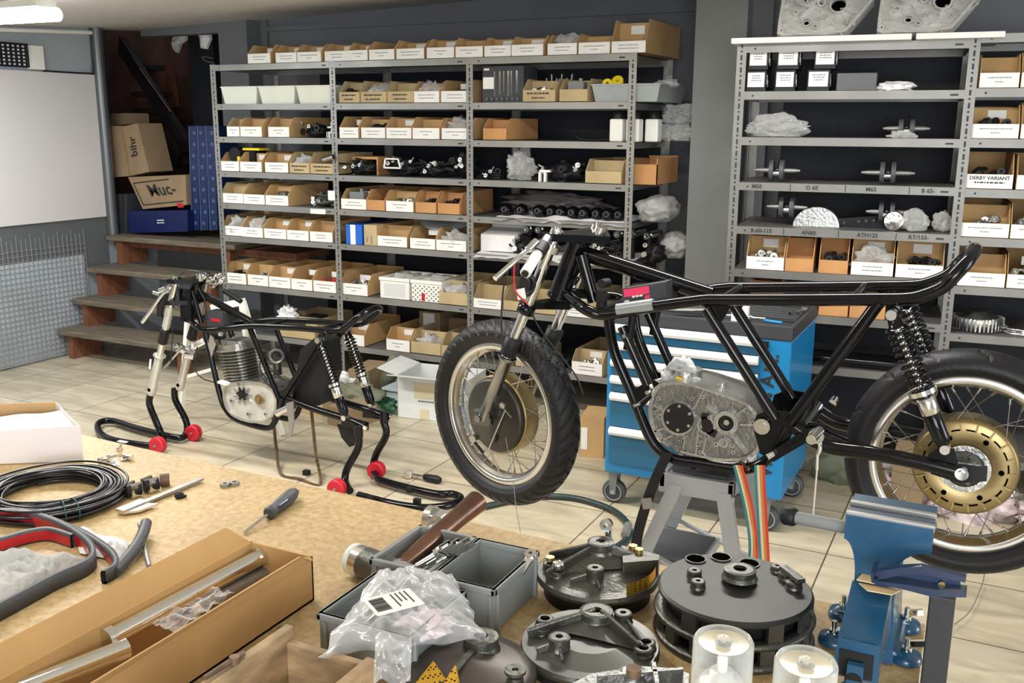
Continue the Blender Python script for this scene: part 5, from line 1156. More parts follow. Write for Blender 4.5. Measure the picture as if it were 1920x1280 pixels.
# black domes on white sheet
def sheet(x0, x1, y, lv, label, seed, h=.012, d1=.45, over=.02, mt='sheet'):
    a0, a1 = LR.at(x0, y)[0], LR.at(x1, y)[0]; z = LZ[lv]+LIP+.002; m_ = M()
    def fn(u, v):
        a = a0+(a1-a0)*u; d = -over+(d1+over)*v; n = noise.noise(Vector((a*9, d*9, seed)))
        zz = z+max(0, n*.03)+ (0 if d > 0.01 else -.02+abs(n)*.01); return LR.P(a, d-.006*abs(n), zz+.003)
    m_.grid(fn, 60, 16); m_.grid(lambda u, v: fn(u, 1-v)+V(0, 0, -.002), 60, 16)
    return tag_(m_, 'white_sheet', mt, label, 'sheet')
sheet(926, 1172, 408, 4, 'white sheet under the row of black domed caps, fifth shelf, right bay', 3)
xs_ = [938, 965, 1000, 1022, 1042, 1062, 1085, 1108, 1130, 1150]
for i, x in enumerate(xs_):
    p = lp(x, 400, .07+.012*(i % 2), 4)+V(0, 0, .036); m_ = M(); r = .036
    m_.lathe([(0, .035), (r*.55, .030), (r*.92, .012), (r, 0), (r*.98, -.03), (r*.8, -.09), (0, -.10)], p, (.15, -1, .1), 28)
    rt = m_.build('domed_cap', 'black'); tag(rt, ORD[i]+' from the left of the ten glossy black domed caps on the white sheet', 'cap', 'black domed caps on the fifth shelf')
    m_ = M(); m_.ring(p+V(.006, -.036, .004), (.15, -1, .1), .010, .016, .003, 18); m_.build('cap_ring', 'dgrey', rt)
m_ = M(); m_.blob(lp(1208, 395, .22, 4)+V(0, .0, .06), (.10, .17, .075), 51, .14, sub=4); tag_(m_, 'white_cloth_bundle', 'cloth', 'white cloth bundle at the right end of the fifth shelf', 'cloth')
m_ = M(); m_.blob(lp(1000, 375, .33, 4)+V(0, .0, .06), (.28, .08, .06), 53, .4, sub=4); tag_(m_, 'grey_film_bundle', mat('translucent_grey_wrap', (.16, .14, .14), .3), 'grey plastic wrap bunched behind the black domed caps', 'wrap')
sheet(892, 1176, 488, 5, 'white sheet under the chrome clutch parts, sixth shelf, right bay', 5, over=.04)
m_ = M(); p = lp(922, 455, .1, 5); m_.box(p+V(-.10, .1, 0), p+V(.11, .12, .16)); m_.obox(p+V(-.10, -.04, .01), V(.21, 0, 0), V(0, .14, .03), V(0, -.0, .09)); tag_(m_, 'white_sheet_fold', 'sheet', 'folded white sheet at the left of the sixth shelf, right bay', 'sheet')
for i, x in enumerate((971, 993, 1143, 1168, 1199)):
    p = lp(x, 440, .12, 5)+V(0, 0, .135); m_ = M(); m_.ring(p, (0, -1, 0), .008, .017, .02, 22); m_.cyl(p+V(0, .02, 0), p+V(0, .20, 0), .020, 16); rt = m_.build('rod_end', 'chrome'); tag(rt, ORD[i]+' from the left of the rod ends with bright rings lying on the sixth shelf', 'part', 'rod ends on the sixth shelf')
    m_ = M(); m_.cyl(p+V(0, .03, -.125), p+V(0, .03, -.01), .014, 12); m_.build('stem', 'blackm', rt)
for i, (x0, x1) in enumerate(((950, 985), (985, 1030), (1100, 1130), (1128, 1160), (1195, 1240))):
    junk(x0, x1, 470, 5, 10, ORD[i]+' from the left of the black and chrome clutch parts heaped on the sixth shelf', 60+i, m2='chrome', h=.13)
m_ = M(); m_.blob(lp(1232, 450, .33, 5)+V(0, .0, .07), (.08, .14, .075), 55, .14, sub=4); tag_(m_, 'white_cloth_bundle', 'cloth', 'white cloth at the right end of the sixth shelf', 'cloth')
# sixth shelf, middle bay
def sbox(x0, x1, y, lv, h, dep, m1, label, name='small_carton', cat='box', d0=.01):
    a0, a1 = LR.at(x0, y)[0], LR.at(x1, y)[0]; z = LZ[lv]+LIP+.001; rt = thing(name, LR.P((a0+a1)/2, dep/2, z), label, cat); m_ = M(); LR.box(m_, a0, a1, d0, d0+dep, z, z+h); m_.build('carton', m1, rt, bevel=.002); return rt, a0, a1, z
r_, a0, a1, z = sbox(647, 677, 450, 5, .115, .35, 'bluecard', 'bright blue and white carton at the left of the sixth shelf, middle bay'); m_ = M(); LR.box(m_, a0+.035, a0+.07, .006, .01, z+.0, z+.115); m_.build('white_band', 'paper', r_)
r_, a0, a1, z = sbox(681, 705, 455, 5, .12, .36, 'card3', 'closed brown carton between blue carton and white-fronted bin, sixth shelf'); m_ = M(); LR.box(m_, a0+.02, a0+.025, .006, .01, z+.02, z+.05); LR.box(m_, a0+.05, a0+.056, .006, .01, z+.01, z+.055); m_.build('marks', 'inkgrey', r_)
m_ = M(); p = lp(790, 420, .28, 5)+V(0, 0, .15); m_.lathe([(.03, 0), (.10, .01), (.16, 0), (.16, .006), (.10, .016), (.03, .006)], p, (.15, -.35, 1), 48); tag_(m_, 'grey_disc', 'lgrey', 'grey metal disc lying on top of the bins, sixth shelf, middle bay', 'disc')
# white baskets
def basket(x0, x1, y, label, patt):
    a0, a1 = LR.at(x0, y)[0], LR.at(x1, y)[0]; z = LZ[6]+LIP+.001; h = .125; rt = thing('white_basket', LR.P((a0+a1)/2, .1, z), label, 'basket')
    m_ = M(); t = .004; LR.box(m_, a0, a1, .02, .024, z, z+h); LR.box(m_, a0, a0+t, .02, .3, z, z+h); LR.box(m_, a1-t, a1, .02, .3, z, z+h); LR.box(m_, a0, a1, .296, .3, z, z+h); LR.box(m_, a0, a1, .02, .3, z, z+t); LR.box(m_, a0-.004, a1+.004, .014, .02, z+h-.02, z+h); m_.build('body', 'whiteplastic', rt, bevel=.002)
    m_ = M()
    if patt:
        for i in range(12):
            for j in range(7):
                if (i+j) % 2: LR.box(m_, a0+.008+i*(a1-a0-.02)/12, a0+.016+i*(a1-a0-.02)/12, .0185, .0199, z+.008+j*.013, z+.014+j*.013)
        m_.build('black_pattern', 'ink', rt); m_ = M(); LR.box(m_, a0+.07, a0+.09, .017, .0186, z+.006, z+.05); m_.build('red_mark', 'red', rt)
    else:
        LR.box(m_, a0+.03, a1-.03, .0185, .0199, z+.015, z+h-.035); m_.build('front_panel', mat('off_white_panel', (.62, .62, .6), .5), rt)
    m_ = M(); m_.blob(LR.P((a0+a1)/2, .15, z+h*.85), ((a1-a0)*.4, .1, .03), x0, .4); tag_(m_, 'plastic_bag', 'film2', 'crumpled bag in the '+label.replace(' on the seventh shelf, middle bay', ''), 'bag')
basket(709, 764, 540, 'plain white basket on the seventh shelf, middle bay', False); basket(768, 825, 548, 'white basket with a black pattern on the seventh shelf, middle bay', True)
# eighth shelf
r_, a0, a1, z = sbox(735, 775, 600, 7, .19, .25, 'cardsh', 'tall brown carton with a pale sticker behind the bins of the eighth shelf', d0=.30); m_ = M(); LR.box(m_, a0+.03, a0+.11, .296, .3, z+.09, z+.18); m_.build('sticker', 'paper', r_)
r_, a0, a1, z = sbox(780, 850, 600, 7, .15, .2, 'cardsh', 'wide brown carton behind the bins of the eighth shelf, right of the tall carton', d0=.38)
bag(lp(520, 590, .1, 7)+V(0, 0, .12), (.06, .05, .05), 'small white and red wrapped parts on the eighth shelf, left bay', 71, 'sheet', cr=.6, cat='parts', name='wrapped_parts')
r_, a0, a1, z = sbox(480, 550, 600, 7, .09, .3, 'dgrey', 'dark box under the wrapped parts on the eighth shelf, left bay', d0=.05)
junk(1015, 1060, 690, 7, 8, 'dark chain parts on the eighth shelf, right bay', 73, h=.08); junk(900, 960, 665, 7, 6, 'dark part behind the front wheel on the eighth shelf', 74, h=.08)
r_, a0, a1, z = sbox(965, 1010, 680, 7, .09, .3, 'card3', 'brown carton left of the dark chain parts on the eighth shelf')

# ---------------------------------------------------------------- things on the right shelving
def rp(x, y, d, z): a, _ = RR.at(x, y); return RR.P(a, d, z+LIP+.001)
def case_half(x0, x1, label, seed):
    z = RL[0]+LIP+.026; a0, a1 = RR.at(x0, 40)[0], RR.at(x1, 40)[0]; w_ = a1-a0; h = .235
    rt = thing('crankcase_half', RR.P((a0+a1)/2, .02, z), label, 'engine part'); m_ = M()
    def q(u, v, d=0): return RR.P(a0+w_*u, .06-d+.10*v, z+h*v)
    out = [(0, .95), (.03, .62), (.02, .28), (.02, .05), (.09, 0), (.25, .02), (.55, 0), (.75, .06), (.86, .30), (1, .62), (1, .72), (.92, .80), (.84, .92), (.70, 1.05), (.45, 1.10), (.2, 1.08), (.05, 1.05)]
    P = [q(u, v) for u, v in out]; nrm = (RR.n*-1*h+ZA*.10).normalized(); m_.prism(P, -nrm*.04)
    c = q(.5, .5); I = [c+(p-c)*.92 for p in P]; n = len(P)
    m_.add(P+I+[p+nrm*.02 for p in P]+[p+nrm*.02 for p in I], [(2*n+i, 2*n+(i+1) % n, 3*n+(i+1) % n, 3*n+i) for i in range(n)]+[(i, (i+1) % n, 2*n+(i+1) % n, 2*n+i) for i in range(n)]+[(n+i, 3*n+i, 3*n+(i+1) % n, n+(i+1) % n) for i in range(n)])
    rn = random.Random(seed)
    for u, v, r0, r1, hh in ((.30, .70, .040, .050, .03), (.35, .62, .012, .020, .02), (.64, .52, .030, .037, .025), (.46, .58, .010, .018, .02), (.32, .25, .014, .020, .016), (.20, .42, .008, .014, .02), (.05, .85, .008, .018, .024), (.06, .10, .006, .012, .024), (.95, .66, .006, .012, .024), (.42, .16, .006, .011, .02)):
        m_.ring(q(u, v), nrm, r0, r1, hh, 28)
    for k in range(11):
        a = 2*pi*k/11; p = q(.64, .52)+nrm*.008; d = RR.u*cos(a)+(ZA+RR.n*.4)*sin(a)*.9; m_.bar(p+d*.040, p+d*.075, .004, .014, tuple(nrm))
    for k in range(20): m_.ring(q(rn.uniform(.08, .9), rn.uniform(.08, .95)), nrm, .0022, .0055, .020, 12)
    for k in range(10):
        a = (rn.uniform(.1, .85), rn.uniform(.1, .9)); m_.bar(q(*a)+nrm*.006, q(a[0]+rn.uniform(-.15, .15), a[1]+rn.uniform(-.25, .25))+nrm*.006, .004, .012, tuple(nrm))
    m_.add([c+(p-c)*.93+nrm*.0012 for p in P], [list(range(n))], 1); m_.build('casting', ['castlt', 'castlt'], rt, split=False)
    m_ = M(); p = q(.64, .52); m_.cyl(p-nrm*.001, p+nrm*.002, .030, 32)
    for u, v, r in ((.30, .70, .014), (.46, .58, .009), (.05, .85, .008), (.06, .10, .006), (.95, .66, .006), (.32, .25, .010)): m_.cyl(q(u, v), q(u, v)+nrm*.0015, r, 20)
    m_.build('openings', 'void', rt)
case_half(1452, 1634, 'left of two bare crankcase halves standing on the white board above the right shelving', 5)
case_half(1641, 1838, 'right of two bare crankcase halves standing on the white board above the right shelving', 6)
bx_ = [(1400, 1433, 0, 'lower left'), (1454, 1488, 0, 'lower middle'), (1515, 1553, 0, 'lower right'), (1402, 1435, 1, 'upper left'), (1456, 1493, 1, 'upper middle'), (1526, 1562, 1, 'upper right')]
for x0, x1, up, nm in bx_:
    a0, a1 = RR.at(x0, 150)[0], RR.at(x1, 150)[0]; z = RL[1]+LIP+.001+up*.089; rt = thing('black_carton', RR.P((a0+a1)/2, .1, z), nm+' of six small black cartons with white labels on the second shelf, right shelving', 'box')
    m_ = M(); RR.box(m_, a0-.006, a1+.004, .03, .16, z, z+.087); m_.build('carton', 'blackm', rt, bevel=.002)
    m_ = M(); RR.box(m_, a0, a1-.003, .026, .03, z+.018, z+.078); lo = m_.build('white_label', 'paper', rt)
    m_ = M(); scribble(m_, RR.P((a0+a1)/2, .0255, z+.055), RR.u, ZA, a1-a0-.01, .03, 3, random.Random(x0), 0, .8); m_.build('printed_lines', 'inkgrey', lo)
    m_ = M(); RR.box(m_, a1+.004, a1+.0055, .05, .065, z+.03, z+.07); RR.box(m_, a1+.004, a1+.0055, .08, .09, z+.02, z+.05); m_.build('side_print', 'paper', rt)
a0, a1 = RR.at(1568, 155)[0], RR.at(1643, 155)[0]; m_ = M(); RR.box(m_, a0, a1, .02, .22, RL[1]+LIP+.001, RL[1]+LIP+.072); tag_(m_, 'grey_carton', mat('dark_grey_card', (.10, .105, .11), .6), 'flat grey box right of the black cartons, right shelving', 'box', bevel=.002)
bag(rp(1676, 168, .06, RL[1])+V(0, 0, .012), (.075, .05, .022), 'white crumpled cloth right of the grey box, second shelf of the right shelving', 81, 'sheet', name='white_cloth', cat='cloth', cr=.3)
def crank(x0, x1, y, z, lab, seed, base=None):
    a0, a1 = RR.at(x0, y)[0], RR.at(x1, y)[0]; zz = RR.at((x0+x1)/2, y)[1]; d = .10; rt = thing('crankshaft', RR.P((a0+a1)/2, d, z+LIP), lab, 'engine part')
    m_ = M(); c = (a0+a1)/2; w_ = a1-a0; m_.tube([RR.P(a0, d, zz), RR.P(a0+w_*.12, d, zz), RR.P(c-w_*.1, d, zz)], [.005, .009, .011], 14); m_.tube([RR.P(c+w_*.1, d, zz), RR.P(a1-w_*.12, d, zz), RR.P(a1, d, zz)], [.011, .009, .005], 14); m_.build('shaft', 'steel', rt)
    rr = min(.046, zz-z-LIP-.002)
    m_ = M()
    for s in (-1, 1): m_.cyl(RR.P(c+s*.022-.009, d, zz), RR.P(c+s*.022+.009, d, zz), rr, 32)
    m_.build('web', 'rubberg', rt); m_ = M(); m_.cyl(RR.P(c-.014, d, zz-rr*.3), RR.P(c+.014, d, zz-rr*.3), .016, 16); m_.bar(RR.P(c, d, zz), RR.P(c+.01, d+.08, zz+.05), .012, .012); m_.build('connecting_rod', 'cast', rt)
crank(1655, 1745, 241, RL[2], 'crankshaft at the right of the third shelf, right shelving', 1)
crank(1408, 1496, 321, RL[3], 'crankshaft at the left of the fourth shelf, right shelving', 2)
crank(1613, 1716, 326, RL[3], 'crankshaft at the right of the fourth shelf, right shelving', 3)
crank(1432, 1510, 391, RL[4], 'crankshaft at the left of the fifth shelf, right shelving', 4)
crank(1622, 1702, 401, RL[4]+.03, 'dim crankshaft at the back of the fifth shelf, right shelving', 5)
bag(rp(1452, 245, .10, RL[2])+V(0, 0, .04), (.125, .06, .048), 'clear bag holding a crankshaft, third shelf of the right shelving', 83, 'film2', cr=.35)
bag(rp(1690, 258, .03, RL[2])+V(0, 0, .008), (.05, .03, .02), 'small wrapped part under the right crankshaft of the third shelf', 84, 'film2', cr=.5)
m_ = M(); z = RL[4]+LIP+.001; c = rp(1527, 430, .10, RL[4]); pr = [c+RR.u*.095*cos(a)*(1 if cos(a) > 0 else 1.05)+ZA*.085*sin(a) for a in [pi*k/16 for k in range(17)]]; m_.prism(pr, RR.n*.09); rt = m_.build('engine_cover', 'cast'); tag(rt, 'half-round silvery engine cover on the fifth shelf, right shelving', 'engine part')
m_ = M()
for k in range(9): RR.box(m_, RR.at(1500, 430)[0]+k*.014, RR.at(1500, 430)[0]+k*.014+.003, .094, .10, z+.004, z+.06); 
m_.build('ribs', 'alu', rt)
m_ = M(); p = rp(1612, 425, .14, RL[4]); m_.prism([p+V(-.12, 0, 0), p+V(.10, .02, .0), p+V(.12, .02, .06), p+V(.04, .01, .05), p+V(-.10, 0, .035)], V(0, .05, 0))
rt = m_.build('black_bracket', 'blackm'); tag(rt, 'long black perforated bracket between engine cover and disc, fifth shelf', 'part')
m_ = M()
for k in range(6): m_.cyl(p+V(-.07+k*.03, -.002+.002*k, .018+.004*k), p+V(-.07+k*.03, .0, .018+.004*k), .007, 14)
m_.build('holes', 'dgrey', rt)
m_ = M(); p = rp(1675, 418, .05, RL[4]); p.z = RL[4]+LIP+.044; m_.lathe([(0, .004), (.012, .006), (.020, 0), (.036, .004), (.042, 0), (.042, -.02), (0, -.02)], p, (-.2, -1, .2), 36)
for k in range(7): a = 2*pi*k/7; m_.cyl(p+V(cos(a)*.03, -.004, sin(a)*.03), p+V(cos(a)*.03, -.010, sin(a)*.03), .004, 10)
tag_(m_, 'drilled_disc', 'alu', 'round drilled aluminium disc leaning on the fifth shelf, right shelving', 'disc')
bag(rp(1713, 420, .07, RL[4])+V(0, 0, .042), (.060, .05, .048), 'white film-wrapped ball right of the drilled disc, fifth shelf', 86, 'film2', cr=.2)
bag(rp(1768, 420, .10, RL[4])+V(0, 0, .040), (.036, .045, .045), 'film-wrapped ball next to the upright, fifth shelf of the right shelving', 87, 'film2', cr=.25)
def findisc(x0, x1, y, ztop, label, n=40):
    a0, a1 = RR.at(x0, y)[0], RR.at(x1, y)[0]; r = (a1-a0)/2; c = RR.P((a0+a1)/2, .02+r, RL2[6]+LIP+.001); rt = thing('finned_disc', c, label, 'disc'); h = .07
    m_ = M(); m_.lathe([(0, h), (r*.45, h+.012), (r*.5, h*.9), (r*.8, h*.85), (r*.86, h*.7), (r*.84, .004), (0, .002)], c, ZA, 48); m_.build('body', 'cast', rt); m_ = M()
    for k in range(n): a = 2*pi*k/n; d = XA*cos(a)+YA*sin(a); e = XA*-sin(a)+YA*cos(a); m_.obox(c+d*r*.80-e*.003+V(0, 0, .006), d*r*.2, e*.006, V(0, 0, h*.72))
    m_.build('fins', 'alu', rt)
findisc(1784, 1890, 600, 0, 'large finned silvery drum on the lowest visible shelf, right bay of the right shelving')
m_ = M(); c = rp(1925, 620, .12, RL2[6]); m_.lathe([(0, .055), (.04, .05), (.06, .03), (.085, .028), (.088, .02), (.06, .018), (.085, .01), (.088, 0), (0, 0)], c, ZA, 40); tag_(m_, 'stacked_hub', 'alu', 'stacked silvery hub beside the finned drum, at the right edge of the picture', 'hub')
# lowest shelf of the right rack and floor beneath it
m_ = M(); p = RR.at(1680, 690)[0]; zz = RL[7]+LIP
for k in range(3): m_.tube([RR.P(p-.55, .04+.05*k, zz+.03), RR.P(p+.05, .02+.05*k, zz+.03)], .018, 14)
tag_(m_, 'black_tubes', 'black', 'black tubes lying on the lowest shelf behind the rear wheel', 'tubes')
# ---------------------------------------------------------------- things on the floor
def fp(x, y, z=0): return W(x, y, Z=z)
def openbox(name, corners, h, m1, label, flaps=1, t=.004, fl=.08):
    b = [Vector(c) for c in corners]; b = [V(p.x, p.y, b[0].z) for p in b]; c = sum(b, Vector())/4; rt = thing(name, c, label, 'box'); m_ = M(); up = V(0, 0, h)
    m_.prism(b, (0, 0, t))
    for i in range(4):
        p, q = b[i], b[(i+1) % 4]; n = (c-(p+q)/2); n.z = 0; n.normalize(); m_.prism([p, q, q+up, p+up], n*t)
    m_.build('carton', m1, rt)
    for i in range(4):
        if flaps & (1 << i):
            p, q = b[i]+up, b[(i+1) % 4]+up; n = ((p+q)/2-c-up); n.z = 0; n.normalize(); f = n*fl+V(0, 0, fl*.25); m_ = M(); m_.prism([p, q, q+f, p+f], (0, 0, t)); m_.build('flap', m1, rt)
    return rt, b
def rect(a, b, depth):
    a, b = Vector(a), Vector(b); d = (b-a).normalized(); n = V(-d.y, d.x, 0)*depth; return [a, b, b+n, a+n]
K['whitecard'] = mat('white_printed_card', (.66, .68, .66), .6, var=.05)
A, B = fp(746, 782), fp(826, 791); B = A+(B-A).normalized()*.40
rt, b = openbox('white_carton', rect(A, B, .30), .235, 'whitecard', 'white carton with a yellowed label on the floor behind the front wheel', 0b1001, fl=.12)
ux = (b[1]-b[0]).normalized(); nn = V(ux.y, -ux.x, 0)*.001
m_ = M(); m_.obox(b[0]+ux*.10+nn+V(0, 0, .12), ux*.14, nn, V(0, 0, .085)); m_.obox(b[0]+ux*.135+nn+V(0, 0, .005), ux*.05, nn, V(0, 0, .055)); m_.build('yellowed_label', mat('aged_label', (.62, .54, .36), .6), rt)
m_ = M(); scribble(m_, b[0]+ux*.17+nn+V(0, 0, .105), ux, ZA, .15, .014, 1, random.Random(1), 0, .95); m_.build('printed_lines', 'ink', rt)
m_ = M(); A = fp(716, 762); m_.obox(A+V(0, 0.0, .10), V(.20, 0, 0), V(0, .25, 0), V(0, 0, .012)); m_.box(A+V(.02, .02, 0), A+V(.18, .22, .10)); tag_(m_, 'pale_blue_box', mat('pale_blue_card', (.48, .56, .56), .6), 'pale blue flat box left of the white carton on the floor', 'box')
bag(fp(722, 770)+V(.02, -.04, .045), (.075, .05, .05), 'green bag in front of the pale blue box on the floor', 90, mat('green_bag', (.03, .12, .06), .5), name='green_bag', cr=.3)
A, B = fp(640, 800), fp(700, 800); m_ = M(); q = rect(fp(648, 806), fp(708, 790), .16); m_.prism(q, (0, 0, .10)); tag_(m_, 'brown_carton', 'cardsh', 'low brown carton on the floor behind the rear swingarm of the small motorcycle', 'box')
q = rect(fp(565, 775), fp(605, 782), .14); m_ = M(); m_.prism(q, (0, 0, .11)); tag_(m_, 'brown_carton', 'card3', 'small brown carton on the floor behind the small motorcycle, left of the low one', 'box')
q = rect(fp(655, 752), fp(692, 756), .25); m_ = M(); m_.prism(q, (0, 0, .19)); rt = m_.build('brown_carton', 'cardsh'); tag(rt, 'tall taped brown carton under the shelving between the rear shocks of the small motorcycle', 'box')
bag(fp(655, 770)+V(.0, .0, .07), (.20, .10, .09), 'olive crumpled cover on the floor between rear shocks', 92, 'olive', name='olive_cover', cat='cover', cr=.4)
m_ = M(); A = fp(725, 745); m_.tube([A+V(-.12, 0, .02), A+V(-.02, .05, .12), A+V(.02, .1, .22)], .05, 14, smooth=4); tag_(m_, 'grey_sleeve', 'olive', 'olive grey tube leaning behind the pale blue box', 'tube')
bag(fp(612, 760)+V(.02, .15, .07), (.09, .08, .07), 'white and pink crumpled bag behind the near rear shock of the small motorcycle', 93, 'sheet', cr=.5)
A, B = fp(1087, 856), fp(1131, 860); q = rect(A, B, .20); m_ = M(); m_.prism(q, (0, 0, .20)); rt = m_.build('brown_carton', 'card'); tag(rt, 'brown taped carton on the floor between front wheel and tool trolley', 'box')
ux = (B-A).normalized(); m_ = M(); m_.obox(A+V(0, -.002, .04)+ux*.005, ux*.03, V(0, .001, 0), V(0, 0, .11)); m_.build('sticker', 'paper', rt)
m_ = M(); m_.blob(fp(1556, 905)+V(.03, .06, .06), (.11, .10, .085), 95, .3); tag_(m_, 'green_sack', mat('pale_green_sack', (.20, .23, .15), .8), 'pale green sack on the floor right of the tool trolley', 'sack')
q = rect(fp(1540, 830)+V(0, .35, 0), fp(1610, 838)+V(0, .35, 0), .2); m_ = M(); m_.prism(q, (0, 0, .24)); tag_(m_, 'brown_carton', 'card2', 'brown carton under the right shelving, left of the rear wheel', 'box')
# things seen through the rear wheel
q = rect(fp(1665, 962), fp(1725, 972), .2); m_ = M(); m_.prism(q, (0, 0, .26)); tag_(m_, 'brown_carton', 'cardsh', 'brown carton on the floor seen through the lower left of the rear wheel', 'box')
K['bagred'] = mat('red_white_bag', (.62, .50, .50), .3, var=.5, vscale=22)
bag(fp(1795, 968)+V(0, .05, .05), (.17, .11, .10), 'large clear bag with red print on the floor behind the rear wheel', 97, 'bagred', cr=.45, sub=4)
bag(fp(1920, 985)+V(0.06, .0, .05), (.10, .10, .08), 'white bag with red print at the right edge behind the rear wheel', 98, 'bagred', cr=.45, sub=4)
bag(fp(1655, 930)+V(0.0, .1, .06), (.07, .08, .07), 'small red and white bag left of the carton behind the rear wheel', 99, 'bagred', cr=.45)
# white folding frame behind the small motorcycle
rt = thing('white_trestle', W(400, 720, Y=3.75), 'white metal folding frame standing behind the small motorcycle', 'frame')
Yt = 3.72
m_ = M(); m_.bar(W(398, 577, Y=Yt), W(458, 565, Y=Yt), .025, .035); m_.build('top_bar', 'whiteplastic', rt)
gz = W(345, 756, Y=Yt).z
for pts, Y in (([(456, 565), (478, 640)], Yt), ([(352, 596), (341, 752)], Yt), ([(452, 563), (470, 700)], Yt+.25)):
    m_ = M(); a = W(pts[0][0], pts[0][1], Y=Y); b = W(pts[1][0], pts[1][1], Y=Y); b = a+(b-a)*((a.z-.01)/(a.z-b.z)); m_.bar(a, b, .022, .022, (0, 1, 0)); m_.build('leg', 'whiteplastic', rt)
m_ = M(); m_.bar(W(345, 707, Y=Yt), W(405, 690, Y=Yt+.02), .018, .018, (0, 1, 0)); m_.bar(W(352, 655, Y=Yt), W(388, 637, Y=Yt+.02), .03, .018, (0, 1, 0)); m_.build('cross_bar', 'whiteplastic', rt)
# ratchet and hose on the floor
a, b = fp(766, 888, .02), fp(826, 900, .02); m_ = M(); d = (b-a).normalized(); m_.tube([a, a.lerp(b, .5)], .008, 12); m_.cyl(a-V(0, 0, .015), a+V(0, 0, .012), .021, 20); rt = m_.build('ratchet', 'chrome'); tag(rt, 'chrome ratchet with a black grip lying on the floor tiles left of the front wheel', 'tool')
m_ = M(); m_.tube([a.lerp(b, .48), a.lerp(b, .55), a.lerp(b, .9), b], [.010, .016, .018, .012], 16); m_.build('grip', 'blackm', rt)
m_ = M(); m_.tube([fp(x, y, .014) for x, y in ((905, 950), (960, 938), (1020, 930), (1080, 934), (1135, 950), (1165, 968), (1180, 990), (1176, 1010), (1150, 1030))], .013, 14, smooth=5); rt = m_.build('hose', mat('dark_green_hose', (.015, .03, .03), .4)); tag(rt, 'dark green air hose curving across the floor under the front wheel', 'hose')
m_ = M(); m_.tube([fp(1178, 985, .03), fp(1172, 1003, .03)], .017, 14); m_.build('coupling', 'steel', rt)
m_ = M(); p = fp(575, 890, .0); m_.box(p-V(.014, .012, 0), p+V(.014, .012, .022)); tag_(m_, 'small_clip', 'blackm', 'small black clip on the floor inside the hanging chain loop', 'clip')
# ---------------------------------------------------------------- workbench
BZ = .88
def osb():
    m = mat('bench_chipboard_top', (.40, .27, .12), .6); nt = m.node_tree; b = nt.nodes['Principled BSDF']; tc = nt.nodes.new('ShaderNodeTexCoord')
    v = nt.nodes.new('ShaderNodeTexNoise'); v.inputs['Scale'].default_value = 75; v.inputs['Detail'].default_value = 6; v.inputs['Roughness'].default_value = .7
    n = nt.nodes.new('ShaderNodeTexNoise'); n.inputs['Scale'].default_value = 4; n.inputs['Detail'].default_value = 6
    s = nt.nodes.new('ShaderNodeTexVoronoi'); s.inputs['Scale'].default_value = 7
    for q in (v, n, s): nt.links.new(tc.outputs['Object'], q.inputs['Vector'])
    c1 = nt.nodes.new('ShaderNodeValToRGB'); c1.color_ramp.elements[0].position = .35; c1.color_ramp.elements[0].color = (.36, .235, .10, 1); c1.color_ramp.elements[1].position = .68; c1.color_ramp.elements[1].color = (.58, .42, .20, 1)
    nt.links.new(v.outputs['Fac'], c1.inputs[0])
    c2 = nt.nodes.new('ShaderNodeMapRange'); c2.inputs[1].default_value = .3; c2.inputs[2].default_value = .65; c2.inputs[3].default_value = .78; c2.inputs[4].default_value = 1.08; nt.links.new(n.outputs['Fac'], c2.inputs[0])
    c3 = nt.nodes.new('ShaderNodeMapRange'); c3.inputs[1].default_value = .0; c3.inputs[2].default_value = .10; c3.inputs[3].default_value = .45; c3.inputs[4].default_value = 1; nt.links.new(s.outputs['Distance'], c3.inputs[0])
    mm = nt.nodes.new('ShaderNodeMath'); mm.operation = 'MULTIPLY'; nt.links.new(c2.outputs[0], mm.inputs[0]); nt.links.new(c3.outputs[0], mm.inputs[1])
    mx = nt.nodes.new('ShaderNodeMix'); mx.data_type = 'RGBA'; mx.blend_type = 'MULTIPLY'; mx.inputs[0].default_value = 1
    nt.links.new(c1.outputs[0], mx.inputs[6]); nt.links.new(mm.outputs[0], mx.inputs[7]); nt.links.new(mx.outputs[2], b.inputs['Base Color']); return m
K['bench'] = osb()
c = W(1735, 1170, Z=BZ); l = W(155, 815, Z=BZ); r_ = W(1722, 1280, Z=BZ)
dl_ = (l-c).normalized(); dr_ = (r_-c).normalized()
bench = thing('workbench', (-1.2, .9, 0), 'workbench with a stained chipboard top filling the foreground', 'workbench')
far = c+dl_*3.2; nr = c+dr_*1.15
m_ = M(); m_.prism([c, far, far+V(0, -1.1, 0), nr], (0, 0, -.035)); m_.build('bench_top', 'bench', bench)
for x, y in ((-.12, .35), (-3.0, .45), (-3.0, 1.35), (-.12, 1.25)):
    m_ = M(); m_.box((x-.03, y-.03, 0), (x+.03, y+.03, BZ-.036)); m_.build('leg', 'dgrey', bench)
def B(x, y, z=0): return W(x, y, Z=BZ+z)

